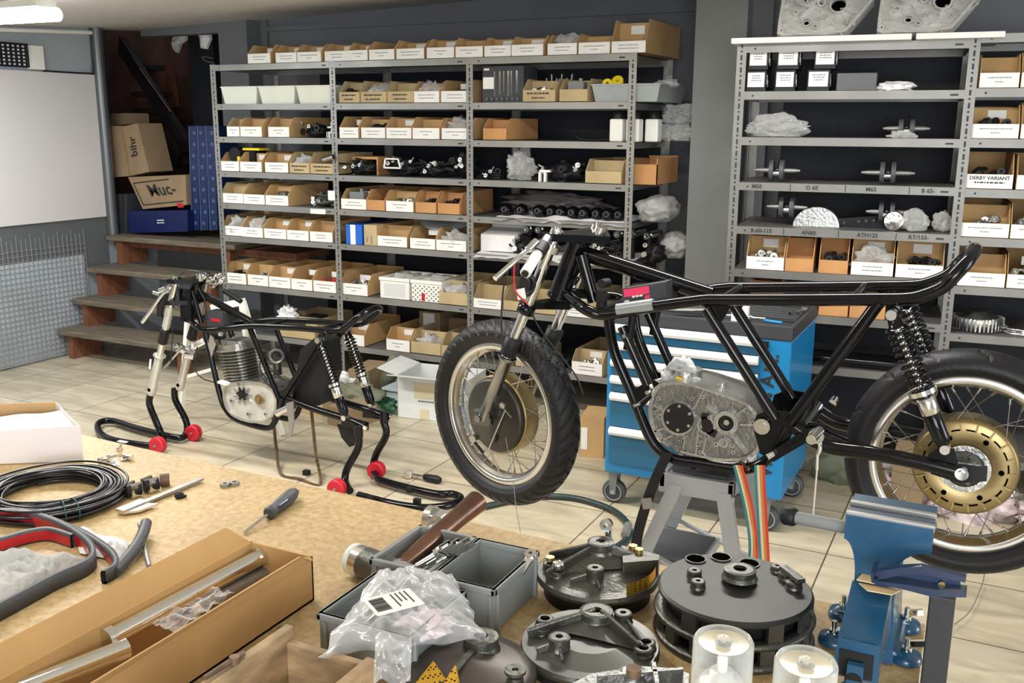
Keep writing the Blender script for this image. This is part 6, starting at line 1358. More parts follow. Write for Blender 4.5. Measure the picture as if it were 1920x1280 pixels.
# bench vice
vice = thing('bench_vice', B(1650, 1200), 'blue bench vice bolted to the right corner of the workbench', 'vice')
jz = W(1592, 952, Y=1.235).z; JL = W(1592, 950, Y=1.235).x; JR = W(1752, 990, Y=1.235).x; JM = (JL+JR)/2; MX = -.096
K['leverb'] = mat('deep_blue_paint', (.004, .022, .06), .35)
K['jaw'] = mat('ground_steel_jaw', (.42, .41, .39), .35, .8)
m_ = M()
def jaw_poly(y, *a_):
    hw = .021; P = [(JL, jz), (JR, jz), (JR, jz-.032)]; n = 9
    for k in range(n+1):      # concave quarter arc down to the waist
        a = pi/2*k/n; P.append((JR-(JR-MX-hw)*sin(a), jz-.032-.050*(1-cos(a))))
    P += [(MX+hw+.002, BZ+.05), (MX-hw-.002, BZ+.05)]
    for k in range(n, -1, -1): a = pi/2*k/n; P.append((JL+(MX-hw-JL)*sin(a), jz-.032-.050*(1-cos(a))))
    return [V(x, y, z) for x, z in P]
m_.prism(jaw_poly(1.210, 0, 0, 0, 0), (0, .022, 0)); m_.build('moving_jaw', 'viseblue', vice, bevel=.004)
m_ = M(); m_.prism([p if p.z > BZ+.06 else V(p.x, p.y, BZ+.004) for p in jaw_poly(1.262, 0, 0, 0, 0)], (0, .030, 0)); m_.build('fixed_jaw', 'viseblue', vice, bevel=.004)
for y in (1.213, 1.252):
    m_ = M(); m_.box((JL-.001, y, jz-.006), (JR+.001, y+.008, jz+.003)); m_.build('jaw_plate', 'jaw', vice, bevel=.001)
m_ = M(); m_.box((JL, 1.222, jz-.03), (JR, 1.251, jz-.002)); m_.build('clamped_blue_block', 'leverb', vice)
m_ = M(); m_.prism([(MX-.030, 1.235, BZ+.002), (MX+.032, 1.235, BZ+.002), (MX+.026, 1.235, BZ+.095), (MX-.024, 1.235, BZ+.095)], (0, .12, 0)); m_.box((MX-.040, 1.245, BZ+.001), (MX+.040, 1.352, BZ+.016)); m_.build('body_casting', 'viseblue', vice, bevel=.005)
m_ = M(); m_.prism([(MX-.026, 1.095, BZ+.050), (MX+.026, 1.095, BZ+.050), (MX+.024, 1.095, BZ+.098), (MX-.022, 1.095, BZ+.098), (MX-.022, 1.095, BZ+.098)][:4], (0, .16, 0)); m_.prism([(MX-.0225, 1.095, BZ+.097), (MX-.0225, 1.208, BZ+.122), (MX-.0225, 1.208, BZ+.09), (MX-.0225, 1.10, BZ+.09)], (.047, 0, 0)); m_.build('slide', 'viseblue', vice, bevel=.005)
m_ = M(); m_.box((MX-.019, 1.0935, BZ+.053), (MX+.019, 1.099, BZ+.085)); m_.tube([(MX, 1.11, BZ+.060), (MX, 1.08, BZ+.056)], .010, 14); m_.build('spindle_recess', 'blackm', vice)
m_ = M(); m_.prism([(MX-.018, 1.08, BZ+.040), (MX-.006, 1.08, BZ+.034), (MX, 1.08, BZ+.022), (MX+.008, 1.08, BZ+.034), (MX+.02, 1.08, BZ+.030), (MX+.010, 1.08, BZ+.050), (MX+.010, 1.08, BZ+.075), (MX-.008, 1.08, BZ+.075), (MX-.008, 1.08, BZ+.050)], (0, .010, 0)); m_.build('spindle_head', 'viseblue', vice)
for x, y in ((-.141, 1.342), (-.058, 1.346), (-.142, 1.262), (-.050, 1.258)):
    m_ = M(); m_.lathe([(0, .014), (.009, .014), (.011, .011), (.018, .010), (.020, .004), (.020, 0)], (x, y, BZ+.001), ZA, 24); m_.bar((x, y, BZ+.008), (MX+(x-MX)*.4, 1.30+(y-1.30)*.8, BZ+.012), .030, .012); lug = m_.build('mounting_lug', 'viseblue', vice)
    m_ = M(); m_.cyl((x, y, BZ+.013), (x, y, BZ+.020), .007, 6); m_.tube([(x, y, BZ+.02), (x, y, BZ+.032)], .0035, 10)
    if x > MX: m_.bar((x-.002, y, BZ+.024), (x+.020, y+.004, BZ+.028), .005, .008)
    m_.build('bolt', 'chrome', lug)
m_ = M(); a = W(1483, 968, Y=1.25); b = W(1596, 990, Y=1.235); m_.tube([a, b], .0085, 18); rt = m_.build('steel_bar', 'mgrey'); tag(rt, 'grey steel bar with a dark knurled end, sticking out left of the vice jaws', 'bar')
m_ = M(); m_.lathe([(0, 0), (.010, 0), (.0125, .004), (.0125, .016), (.010, .020), (0, .020)], a-(b-a).normalized()*.012, b-a, 20); m_.build('knurled_end', 'blackm', rt)
# paper gaskets and blue lever bracket on its black post
for k, pts in enumerate(([(1634, 1058), (1692, 1068), (1684, 1104), (1606, 1088)], [(1610, 1094), (1688, 1108), (1672, 1116), (1626, 1108)])):
    m_ = M(); q = [W(x, y, Z=BZ+(.129, .1245)[k]) for x, y in pts]; m_.prism(q, (0, 0, .0015)); tag_(m_, 'paper_sheet', 'leather', ['upper', 'lower'][k]+' of two tan paper pads under the blue lever on the vice', 'paper')
lv = thing('lever_bracket', W(1770, 1110, Y=1.20), 'dark blue channel-shaped lever bracket on a black square post beside the bench', 'bracket')
Yl = 1.155
def q3(x, y, Y=Yl): return W(x, y, Y=Y)
K['leverblue'] = mat('dark_blue_paint', (.008, .022, .065), .35, coat=.3)
m_ = M(); top = [(1632, 1073), (1690, 1064), (1728, 1062), (1812, 1082), (1810, 1092), (1728, 1076), (1690, 1078), (1640, 1088)]
web = [(1640, 1080), (1728, 1070), (1800, 1088), (1802, 1112), (1745, 1110), (1700, 1098), (1650, 1094)]
m_.prism([q3(x, y) for x, y in top], (0, .010, .0)); m_.prism([q3(x, y, Yl+.02) for x, y in web], (0, .006, 0)); m_.prism([q3(x, y) for x, y in [(1640, 1088), (1700, 1096), (1745, 1104), (1812, 1112), (1812, 1120), (1745, 1118), (1690, 1104), (1640, 1096)]], (0, .022, 0)); m_.prism([q3(x, y) for x, y in [(1632, 1073), (1645, 1071), (1648, 1096), (1634, 1092)]], (0, .03, 0))
m_.build('channel_arm', 'leverblue', lv, bevel=.0015)
m_ = M(); p = q3(1766, 1095, Yl+.018); m_.cyl(p, p-V(0, .003, 0), .004, 14); m_.build('brass_pin', 'goldmesh', lv)
px_, pt = W(1768, 1116, Y=1.20).x, W(1768, 1110, Y=1.20).z
m_ = M(); m_.box((px_-.0145, 1.185, 0), (px_+.0145, 1.215, pt)); m_.build('square_post', mat('matt_black_tube', (.020, .020, .022), .55), lv, bevel=.002)
m_ = M(); q = [W(x, y, Y=1.6) for x, y in ((1846, 1075), (1840, 1110), (1815, 1140), (1785, 1162))]; m_.tube([W(1846, 1075, Z=.02), W(1843, 1090, Z=.02), W(1832, 1120, Z=.02), W(1815, 1150, Z=.02), W(1790, 1170, Z=.02)], .002, 6, smooth=4); tag_(m_, 'thin_wire', 'steel', 'thin wire lying on the tiles right of the vice', 'wire')

# ---------------------------------------------------------------- brake plates and hub drums
VO = []
def boss(mb, c, r, h, hole=.35, r2=None, mi=0):
    h *= .72; mb.lathe([(r*1.12, 0), (r, h*.4), (r, h), (r*.8, h+.001), (r*hole, h+.001), (r*hole, h*.7), (0, h*.7)], c, ZA, 28, mi, sharp=True); VO.append((Vector(c)+V(0, 0, h*.7+.0004), r*hole*.99))
def voids(rt):
    for c, r in VO: m_ = M(); m_.lathe([(r, 0), (0, 0)], c, ZA, 20); m_.build('bore', 'void', rt)
    VO.clear()
def plate(cx, cy, rpx, z0, label, style, ang=0):
    c = B(cx, cy, z0); r = (W(cx+rpx, cy, Z=BZ+z0)-W(cx-rpx, cy, Z=BZ+z0)).length/2; rt = thing('brake_drum' if style == 2 else 'brake_plate', V(c.x, c.y, BZ), label, 'brake part')
    u = V(cos(ang), sin(ang), 0); w_ = V(-sin(ang), cos(ang), 0)
    def Q(a, b, z=0): return c+u*a*r+w_*b*r+V(0, 0, z)
    return rt, c, r, Q
# 1: coned plate with ribs and gold gauze, far left
rt, c, r, Q = plate(1120, 1072, 116, .034, 'dark cast brake plate with ribs and gold perforated strip, far side of the bench', 1)
m_ = M(); m_.lathe([(0, .012), (r*.45, .010), (r*.80, .003), (r*.97, .002), (r, -.003), (r*.98, -.008), (r*.80, -.010), (0, -.010)], c, ZA, 72, sharp=True); m_.add([Q(-.05, .25, .032), Q(-.62, -.60, .003), Q(.12, -.2, .014), Q(.85, .42, .008), Q(.5, .6, .008), Q(-.80, .1, .003), Q(-.2, .6, .006)], [(0, 1, 2), (0, 2, 3), (0, 3, 4), (0, 5, 1), (0, 6, 5), (0, 4, 6)]); m_.build('cast_plate', 'castdk', rt)
m_ = M(); m_.lathe([(r*.86, -.010), (r*.86, -.033), (r*.70, -.033), (r*.70, -.010)], c, ZA, 60); m_.build('brake_shoe_ring', 'blackm', rt)
m_ = M(); boss(m_, Q(-.05, .25, .020), .020, .026, .35); boss(m_, Q(.12, -.42, .004), .013, .030); boss(m_, Q(-.70, -.30, .002), .011, .014); boss(m_, Q(-.48, -.48, .002), .011, .012)
m_.bar(Q(-.05, .25, .030), Q(-.62, -.62, .004), .006, .020); m_.bar(Q(-.12, .20, .028), Q(-.85, .05, .004), .005, .020); m_.bar(Q(.05, .2, .030), Q(.75, .45, .008), .006, .020); m_.bar(Q(.12, -.42, .012), Q(-.20, -.62, .002), .004, .018); m_.bar(Q(.12, -.42, .012), Q(.30, -.66, .002), .004, .016)
m_.prism([Q(.2, .55, .0), Q(.88, .48, 0), Q(.92, .30, 0), Q(.45, -.05, 0)], (0, 0, .026)); m_.build('ribs_and_bosses', 'castdk', rt, bevel=.0015); voids(rt)
m_ = M(); m_.lathe([(r*.94, -.004), (r*.93, .020)], c, ZA, 22, a0=R(-85), a1=R(0)); m_.lathe([(r*.925, .020), (r*.935, -.004)], c, ZA, 22, a0=R(-85), a1=R(0)); 
def gauze():
    m = mat('gold_gauze', (.75, .42, .05), .3, .85); nt = m.node_tree; b = nt.nodes['Principled BSDF']; tc = nt.nodes.new('ShaderNodeTexCoord'); v = nt.nodes.new('ShaderNodeTexVoronoi'); v.inputs['Scale'].default_value = 230; v.inputs['Randomness'].default_value = 0
    nt.links.new(tc.outputs['Object'], v.inputs['Vector']); mr = nt.nodes.new('ShaderNodeMath'); mr.operation = 'GREATER_THAN'; mr.inputs[1].default_value = .30; nt.links.new(v.outputs['Distance'], mr.inputs[0])
    mx = nt.nodes.new('ShaderNodeMix'); mx.data_type = 'RGBA'; mx.inputs[6].default_value = (.02, .012, .004, 1); mx.inputs[7].default_value = (.78, .45, .06, 1); nt.links.new(mr.outputs[0], mx.inputs[0]); nt.links.new(mx.outputs[2], b.inputs['Base Color']); return m
K['gauze'] = gauze(); m_.build('gold_gauze_strip', 'gauze', rt)
m_ = M(); 
for a, b, z in ((-.70, -.30, .016), (.42, .50, .026), (.55, .42, .026)): m_.cyl(Q(a, b, z), Q(a, b, z+.006), .007, 6)
m_.build('brass_nuts', 'goldmesh', rt); m_ = M(); m_.lathe([(0, .012), (.008, .010), (.010, .0), (0, 0)], Q(-.48, -.48, .016), ZA, 16); m_.tube([Q(-.05, .62, .018), Q(-.08, .66, .045)], .006, 12); m_.ring(Q(-.1, .67, .050), (0, -1, .2), .004, .010, .008, 16); m_.build('bright_fittings', 'chrome', rt)
# 2: big twin-flange hub, right
rt, c, r, Q = plate(1378, 1098, 142, .070, 'large black cast brake hub with three round holes, right of the other plates', 2)
m_ = M(); m_.lathe([(0, .001), (r*.97, .0005), (r, -.003), (r, -.007), (r*.97, -.010), (0, -.010)], c, ZA, 80, sharp=True); m_.build('top_plate', mat('black_cast_plate', (.05, .05, .045), .42, .7, var=.15), rt)
m_ = M(); m_.lathe([(r*.84, -.010), (r*.84, -.064), (r*.72, -.064), (r*.72, -.010)], c, ZA, 72); m_.build('drum_interior', 'blackm', rt)
m_ = M(); m_.lathe([(r*1.03, -.030), (r*1.05, -.034), (r*1.03, -.038), (r*.84, -.038), (r*.84, -.030)], c, ZA, 80, closed=True); m_.lathe([(r*1.03, -.060), (r*1.05, -.065), (r*1.03, -.069), (r*.75, -.069), (r*.75, -.060)], c, ZA, 80, closed=True)
for k in range(14):
    a = 2*pi*k/14; m_.bar(Q(cos(a)*.96, sin(a)*.96, -.034), Q(cos(a)*.96, sin(a)*.96, -.064), .020, .008, tuple(V(cos(a), sin(a), 0)))
for k in range(5): a = R(-110+k*32); m_.bar(Q(cos(a)*.97, sin(a)*.97, -.004), Q(cos(a)*.97, sin(a)*.97, -.034), .022, .007, tuple(V(cos(a), sin(a), 0)))
m_.build('flange_rings', 'castdk', rt)
m_ = M(); boss(m_, Q(.02, .15, .006), .022, .018, .42); boss(m_, Q(-.55, .0, 0), .010, .014); boss(m_, Q(-.42, -.28, 0), .010, .014); boss(m_, Q(.55, .52, 0), .010, .012); boss(m_, Q(.70, .30, 0), .011, .012); boss(m_, Q(.40, .70, 0), .009, .010); m_.bar(Q(.5, .6, .012), Q(.8, .25, .014), .012, .006); m_.build('bosses', 'castdk', rt); voids(rt)
m_ = M(); l_ = M()
for a, b in ((-.68, .52), (-.38, .74), (.02, .72)): m_.cyl(Q(a, b, -.002), Q(a, b, .0019), .0135, 28); l_.ring(Q(a, b, -.001), ZA, .0133, .0148, .0038, 28)
m_.build('hole', 'void', rt); l_.build('hole_rims', 'castdk', rt)
# 3: lighter plate with openings, middle
rt, c, r, Q = plate(1106, 1205, 130, .030, 'grey cast brake plate with paired round bosses, in front of the ribbed plate', 3)
m_ = M(); m_.lathe([(0, .010), (r*.45, .008), (r*.82, .002), (r*.98, .001), (r, -.004), (r*.97, -.010), (0, -.010)], c, ZA, 72, sharp=True); m_.add([Q(-.06, .40, .024), Q(-.86, -.30, .003), Q(-.25, -.12, .013), Q(.30, -.10, .013), Q(.80, .05, .003), Q(.30, .55, .018), Q(-.78, .2, .002)], [(0, 1, 2), (0, 2, 3), (0, 3, 4), (0, 4, 5), (0, 6, 1)]); m_.build('cast_plate', mat('grey_cast_plate', (.135, .138, .125), .36, .85, var=.2, vscale=12), rt)
m_ = M(); m_.lathe([(r*.88, -.010), (r*.88, -.029), (r*.74, -.029), (r*.74, -.010)], c, ZA, 60); m_.build('brake_shoe_ring', 'blackm', rt)
m_ = M(); boss(m_, Q(-.06, .38, .014), .022, .020, .35); boss(m_, Q(.28, .60, .010), .012, .018); boss(m_, Q(-.30, -.42, .002), .014, .026); 
for a, b in ((-.78, .15), (-.70, -.10), (.78, .20), (.80, .02)): boss(m_, Q(a, b, .002), .012, .012, .55)
m_.bar(Q(-.06, .38, .024), Q(-.85, -.28, .004), .006, .018); m_.bar(Q(0, .38, .024), Q(.72, .05, .006), .006, .018); m_.bar(Q(.28, .60, .016), Q(.7, .2, .006), .004, .014); m_.bar(Q(-.30, -.42, .010), Q(-.55, -.62, .002), .004, .016); m_.bar(Q(-.30, -.42, .010), Q(-.12, -.72, .002), .004, .016); m_.build('ribs_and_bosses', 'castdk', rt, bevel=.0015); voids(rt)
m_ = M(); 
for a0 in (R(-78), R(-52)): m_.lathe([(r*1.002, -.008), (r*.99, .004)], c, ZA, 10, a0=a0+.05, a1=a0+.36)
m_.build('dark_opening', 'blackm', rt)
# 4: dark disc bottom left
rt, c, r, Q = plate(868, 1255, 140, .028, 'brown-black brake plate partly under the clear bag, bottom middle', 4)
m_ = M(); m_.lathe([(0, .020), (r*.3, .016), (r*.8, .003), (r*.98, .001), (r, -.004), (r*.97, -.010), (0, -.010)], c, ZA, 72); m_.build('cast_plate', mat('brown_black_plate', (.085, .07, .06), .35, .6, var=.15), rt)
m_ = M(); m_.lathe([(r*.88, -.010), (r*.88, -.027), (r*.74, -.027), (r*.74, -.010)], c, ZA, 60); m_.build('brake_shoe_ring', 'blackm', rt)
m_ = M(); boss(m_, Q(.05, .42, .010), .022, .024, .4); boss(m_, Q(.78, .0, .0), .010, .016); m_.ring(Q(.78, 0, .016), ZA, .004, .013, .004, 20); m_.bar(Q(.05, .4, .012), Q(.1, -.5, .01), .008, .02); m_.build('bosses', 'castdk', rt); voids(rt)
m_ = M(); q = [B(772, 1290, .052), B(812, 1240, .064), B(836, 1276, .052)]; m_.prism(q, (0, .001, .001)); q = [B(826, 1290, .052), B(854, 1246, .064), B(862, 1290, .052)]; m_.prism(q, (0, .001, .001)); m_.build('gold_gauze_strip', 'gauze', rt)
# 5: silvery casting at the bottom edge
rt = thing('silver_casting', B(1190, 1275), 'silvery cast arm with a round pin at the bottom edge of the picture', 'casting')
m_ = M(); c = B(1185, 1275, .045); q = [B(1065, 1284, .04), B(1110, 1262, .04), B(1200, 1248, .04), B(1262, 1252, .04), B(1292, 1262, .04), B(1290, 1300, .04), B(1080, 1300, .04)]; m_.prism(q, (0, 0, -.03)); boss(m_, B(1186, 1272, .040), .015, .014); m_.bar(B(1120, 1275, .045), B(1280, 1262, .045), .005, .014); m_.bar(B(1225, 1250, .045), B(1232, 1290, .045), .005, .014); m_.build('casting', 'castmid', rt)
m_ = M(); VO.clear(); p = B(1188, 1266, .050); m_.cyl(p, p+V(0, 0, .010), .009, 20); m_.build('pin', 'rust', rt)

# ---------------------------------------------------------------- spray cans
for cx, cy, zt_, lb in ((1357, 1196, .172, 'spray can with a clear yellowed cap, left of the two at the bottom edge'), (1512, 1236, .168, 'spray can with a clear yellowed cap, right of the two at the bottom edge')):
    p = W(cx, cy, Z=BZ+zt_); p.z = BZ; rt = thing('spray_can', p, lb, 'spray can'); h = zt_
    m_ = M(); m_.lathe([(0, .001), (.030, .001), (.0305, .006), (.0305, h-.070), (.0325, h-.068), (.0325, h-.062), (.029, h-.060), (.024, h-.050), (.020, h-.044), (.0125, h-.042), (.012, h-.036), (0, h-.036)], p, ZA, 48); m_.build('can_body', mat('white_can_paint', (.62, .62, .58), .35, .3), rt)
    m_ = M(); m_.lathe([(.0308, .02), (.0308, h-.074)], p, ZA, 48); m_.build('printed_label', mat('dark_blue_can_label', (.012, .018, .07), .4), rt)
    m_ = M(); m_.lathe([(0, h-.036), (.0055, h-.036), (.0055, h-.022), (.0045, h-.020), (0, h-.020)], p, ZA, 20); m_.build('nozzle', 'whiteplastic', rt)
    m_ = M(); m_.lathe([(.0310, h-.066), (.0305, h-.004), (.0285, h), (.0262, h-.002), (.0255, h-.005), (.008, h-.006), (.0075, h+.001), (.0035, h+.002), (.003, h-.004), (0, h-.004)], p, ZA, 56); m_.build('clear_cap', 'cap', rt)
    m_ = M(); m_.lathe([(.0072, h+.0005), (.0035, h+.0022), (0, h+.001)], p, ZA, 24); m_.lathe([(.0255, h-.0045), (.0085, h-.0055)], p, ZA, 40); m_.build('yellowed_cap_top', film('yellowed_film', (.75, .66, .45), .45), rt)

# ---------------------------------------------------------------- grey trays, parts, bag
def tray(x0, x1, y0, y1, h, label, mt='mgrey2'):
    rt = thing('grey_tray', ((x0+x1)/2, (y0+y1)/2, BZ), label, 'tray'); t = .004; z = BZ+.001; k = .006
    m_ = M(); m_.box((x0+k, y0+k, z), (x1-k, y1-k, z+t))
    for a, b in (((x0+k, y0+k), (x1-k, y0+k)), ((x1-k, y0+k), (x1-k, y1-k)), ((x1-k, y1-k), (x0+k, y1-k)), ((x0+k, y1-k), (x0+k, y0+k))):
        a, b = V(a[0], a[1], z), V(b[0], b[1], z); n = V((b-a).y, -(b-a).x, 0).normalized()
        m_.prism([a, b, b+V(0, 0, h)+n*k*.6, a+V(0, 0, h)+n*k*.6], -n*t)
        for s in (.04, .96): q = a.lerp(b, s); m_.obox(q, (b-a).normalized()*.004, n*.006, V(0, 0, h-.01))
    m_.build('body', mt, rt)
    m_ = M(); zz = z+h
    m_.box((x0, y0, zz-.010), (x1, y0+.008, zz)); m_.box((x0, y1-.008, zz-.010), (x1, y1, zz)); m_.box((x0, y0, zz-.010), (x0+.008, y1, zz)); m_.box((x1-.008, y0, zz-.010), (x1, y1, zz)); m_.build('rim', mt, rt, bevel=.002); return rt
K['mgrey2'] = mat('grey_stacking_tray', (.23, .245, .235), .45, var=.06)
tray(-.728, -.585, .905, 1.045, .070, 'left of three grey plastic trays, mostly under the clear bag')
tray(-.655, -.552, 1.062, 1.205, .070, 'right of three grey plastic trays, holding small parts')
tray(-.765, -.662, 1.075, 1.215, .066, 'rear left of three grey plastic trays, holding clevis fittings')
rn = random.Random(4); rt = thing('small_fastener', (-.60, 1.1, BZ), 'small bright fasteners in the right grey tray', 'fasteners')
for k in range(9):
    p = V(-.605+rn.uniform(-.03, .03), 1.10+rn.uniform(-.02, .04), BZ+.014); m_ = M(); m_.ring(p, (rn.uniform(-1, 1), -1, rn.uniform(0, 1)), .003, .007, .006, 12); m_.tube([p, p+V(rn.uniform(-.01, .01), .004, .01)], .0025, 8); m_.build('fitting', 'chrome', rt)
for k, (x, y) in enumerate(((815, 1040), (833, 1036), (852, 1034))):
    p = B(x, y, .075); d = V(.025, .02, .018).normalized(); rt = thing('clevis', p, ['left', 'middle', 'right'][k]+' of three bright clevis ends standing in the rear grey tray', 'clevis')
    m_ = M(); m_.tube([p-d*.03, p], .004, 12); m_.bar(p, p+d*.010, .014, .010); 
    for s in (-1, 1): o = V(.005*s, -.003*s, 0); m_.bar(p+d*.008+o, p+d*.030+o, .003, .010)
    m_.build('fork_end', 'chrome', rt); m_ = M(); m_.tube([p-d*.06, p-d*.025], .003, 8); m_.build('thread', 'steel', rt)
m_ = M(); m_.bar(B(975, 1075, .06), B(995, 1042, .075), .012, .003); m_.ring(B(995, 1040, .075), (0, -.4, 1), .003, .009, .004, 16); tag_(m_, 'flat_key', 'alu', 'flat bright lever lying on the rim of the right grey tray', 'lever')
m_ = M(); m_.ring(B(958, 1052), ZA, .004, .009, .002, 20); m_.bar(B(958, 1052, .002), B(940, 1053, .002), .005, .002); tag_(m_, 'tab_washer', 'chrome', 'bright tab washer on the chipboard behind the right grey tray', 'washer')
m_ = M(); m_.ring(B(525, 1180), ZA, .0025, .005, .003, 18); tag_(m_, 'small_washer', 'chrome', 'tiny washer on the chipboard right of the long carton', 'washer')
K['bagfilm'] = film('clear_polythene', (.92, .92, .92), .07, .10)
cor = [B(596, 1232, .074), B(910, 1196, .058), B(850, 1080, .098), B(712, 1068, .095)]
def bagfn(s):
    def fn(u, v):
        p = cor[0].lerp(cor[1], u).lerp(cor[3].lerp(cor[2], u), v); e = min(u, 1-u, v, 1-v)*4; e = min(1, e)
        n = noise.noise(Vector((u*5, v*5, s*3.7)))*.6+noise.noise(Vector((u*12, v*12, s*5)))*.3+abs(noise.noise(Vector((u*7+3, v*7, s))))*.6
        fold = .012*abs(sin(u*9+v*5))
        q = p+V(.01*noise.noise(Vector((v*6, s, 0))), .01*noise.noise(Vector((u*6, s, 9))), (.012*n+fold)*e+s*.022*e); return q
    return fn
rt = thing('clear_bag', B(750, 1150), 'large crumpled clear polythene bag with a barcode label, lying over the grey trays', 'bag')
m_ = M(); m_.grid(bagfn(1), 90, 90); m_.grid(bagfn(0), 60, 60); m_.build('bag_film', 'bagfilm', rt)
m_ = M(); f = bagfn(1); ux = (f(.62, .60)-f(.42, .60)).normalized(); 
a = B(738, 1128, .128); ux = (B(775, 1135, .118)-B(745, 1105, .118)).normalized(); uy = V(-ux.y, ux.x, 0)
lw_ = .045; lh_ = .060; ux2 = -uy; m_.obox(a-ux*lw_/2-uy*lh_/2, ux*lw_, uy*lh_, V(0, 0, .0006)); lb_ = m_.build('barcode_label', 'paper', rt)
m_ = M(); x = 0
rn = random.Random(9)
while x < .030: bw = rn.choice([.0006, .001, .0016]); m_.obox(a-ux*.016+ux*x-uy*.026+V(0, 0, .0008), ux*bw, uy*.018, V(0, 0, .0003)); x += bw+rn.choice([.0008, .0014])
for k in range(4): m_.obox(a-ux*.018+uy*(.002+k*.006)+V(0, 0, .0008), ux*rn.uniform(.02, .034), uy*.0018, V(0, 0, .0003))
m_.build('barcode', 'ink', lb_)
m_ = M(); cor2 = [B(700, 1282, .09), B(770, 1282, .09), B(772, 1195, .09), B(705, 1190, .09)]
m_.grid(lambda u, v: cor2[0].lerp(cor2[1], u).lerp(cor2[3].lerp(cor2[2], u), v)+V(0, 0, .006*sin(u*7)+.008*noise.noise(Vector((u*4, v*4, 2)))), 24, 24); tag_(m_, 'clear_sleeve', 'bagfilm', 'narrow clear sleeve hanging from the bag over the wooden box', 'bag')
bag(B(800, 1165, .060)+V(0, 0, .0), (.030, .030, .012), 'small red and white printed bag inside the large clear bag', 101, 'bagred', cr=.5)

# ---------------------------------------------------------------- hammer, silver fitting
rt = thing('mallet', B(780, 1030), 'mallet with a white nylon face and a copper-coloured tubular handle', 'mallet')
a, b = B(672, 1050, .027), B(790, 1098, .027); d = (b-a).normalized()
m_ = M(); m_.cyl(a, b, .0245, 32); m_.ring(a.lerp(b, .62), d, .0245, .0265, .006, 32); m_.build('head', 'alu', rt)
m_ = M(); m_.lathe([(0, -.018), (.018, -.017), (.024, -.011), (.0245, 0), (0, 0)], a, d, 32); m_.build('nylon_face', mat('white_nylon', (.62, .64, .58), .5), rt)
m_ = M(); m_.tube([a.lerp(b, .12), a.lerp(b, .40)], .0248, 32); m_.build('dark_band', 'castdk', rt)
h0 = a.lerp(b, .62)+V(0, 0, .01); h1 = B(895, 940, .075); m_ = M(); m_.tube([h0, h0.lerp(h1, .35), h0.lerp(h1, .75), h0.lerp(h1, .93), h1], [.013, .015, .016, .018, .019], 24); m_.build('handle', 'copper', rt)
rt = thing('silver_fitting', B(820, 985), 'cast silver clamp fitting under the mallet handle', 'fitting')
m_ = M(); p = B(822, 985, .02); m_.box(p+V(-.014, -.012, -.019), p+V(.014, .02, .022)); m_.cyl(p+V(-.020, 0, .010), p+V(-.008, .0, .010), .022, 24); m_.cyl(p+V(.01, .01, .012), p+V(.034, .02, .012), .013, 20); m_.tube([p+V(.0, -.01, .0), p+V(.0, -.05, .0), p+V(.01, -.075, -.01)], .010, 14, smooth=3); m_.build('clamp_body', 'alu', rt, bevel=.002)

# ---------------------------------------------------------------- long open carton with fork tubes
cart = thing('long_carton', (-.9, .7, BZ), 'long open brown carton holding chrome fork tubes, running to the lower left corner', 'box')
x0, x1, y0, y1, hh = -.952, -.838, .30, 1.04, .068; t = .003; K['cardl'] = mat('warm_cardboard', (.46, .27, .10), .8, var=.12, vscale=4)
m_ = M(); z = BZ+.001; m_.box((x0, y0, z), (x1, y1, z+t)); m_.box((x0, y0, z), (x0+t, y1, z+hh)); m_.box((x1-t, y0, z), (x1, y1, z+hh)); m_.box((x0, y1-t, z), (x1, y1, z+hh)); m_.box((x0, y0, z), (x1, y0+t, z+hh)); m_.build('carton', 'cardl', cart)
zr = W(583, 1032, X=-.822).z
m_ = M(); m_.prism([(x1-.001, y1-.002, z+hh), (x1-.001, y0, z+hh), (-.822, y0, zr), (-.822, y1-.045, zr), (-.828, y1-.012, zr-.022)], (-.003, 0, 0)); m_.build('right_flap', 'cardl', cart)
m_ = M(); fa = W(430, 985, Z=z+hh+.030); m_.prism([(x0, y1-.002, z+hh), (x0, y0, z+hh), (fa.x, y0, fa.z), (fa.x, y1-.03, fa.z)], (0, 0, -.003)); m_.build('left_flap', 'cardl', cart)
def ftube(pa, pb, r, label, mt='chrome', zz=.03, ends=True, cat='fork tube'):
    a, b = B(pa[0], pa[1], zz), B(pb[0], pb[1], zz); m_ = M(); m_.tube([a, b], r, 24); rt = m_.build('fork_tube', mt); tag(rt, label, cat)
    if ends:
        d = (b-a).normalized()
        for q, s in ((a, -1), (b, 1)): m_ = M(); m_.cyl(q-d*.004*s, q+d*.008*s, r*1.28, 20 if s < 0 else 6); m_.build('end_collar', 'alu', rt)
    return rt
ftube((205, 1196), (484, 1046), .0125, 'long bright chrome fork tube lying on top inside the carton', zz=.050)
ftube((20, 1300), (238, 1214), .0125, 'chrome fork tube nearest the lower left corner inside the carton', zz=.046, ends=False)
ftube((285, 1170), (480, 1068), .012, 'dark steel tube behind the long chrome tube in the carton', 'steel', .022, False)
ftube((360, 1140), (510, 1070), .012, 'second steel tube against the right wall of the carton', 'steel', .022, True)
ftube((60, 1270), (250, 1180), .011, 'dark tube at the left wall of the carton', 'blackm', .018, False)
m_ = M(); c0 = [B(285, 1168, .05), B(330, 1185, .05), B(440, 1110, .055), B(400, 1105, .055)]
m_.grid(lambda u, v: c0[0].lerp(c0[1], u).lerp(c0[3].lerp(c0[2], u), v)+V(0, 0, .008*noise.noise(Vector((u*3, v*7, 1)))+.004*abs(noise.noise(Vector((u*8, v*20, 7))))), 24, 60); tag_(m_, 'clear_wrapper', K['bagfilm'], 'crumpled clear wrapper between the tubes in the long carton', 'wrapper')
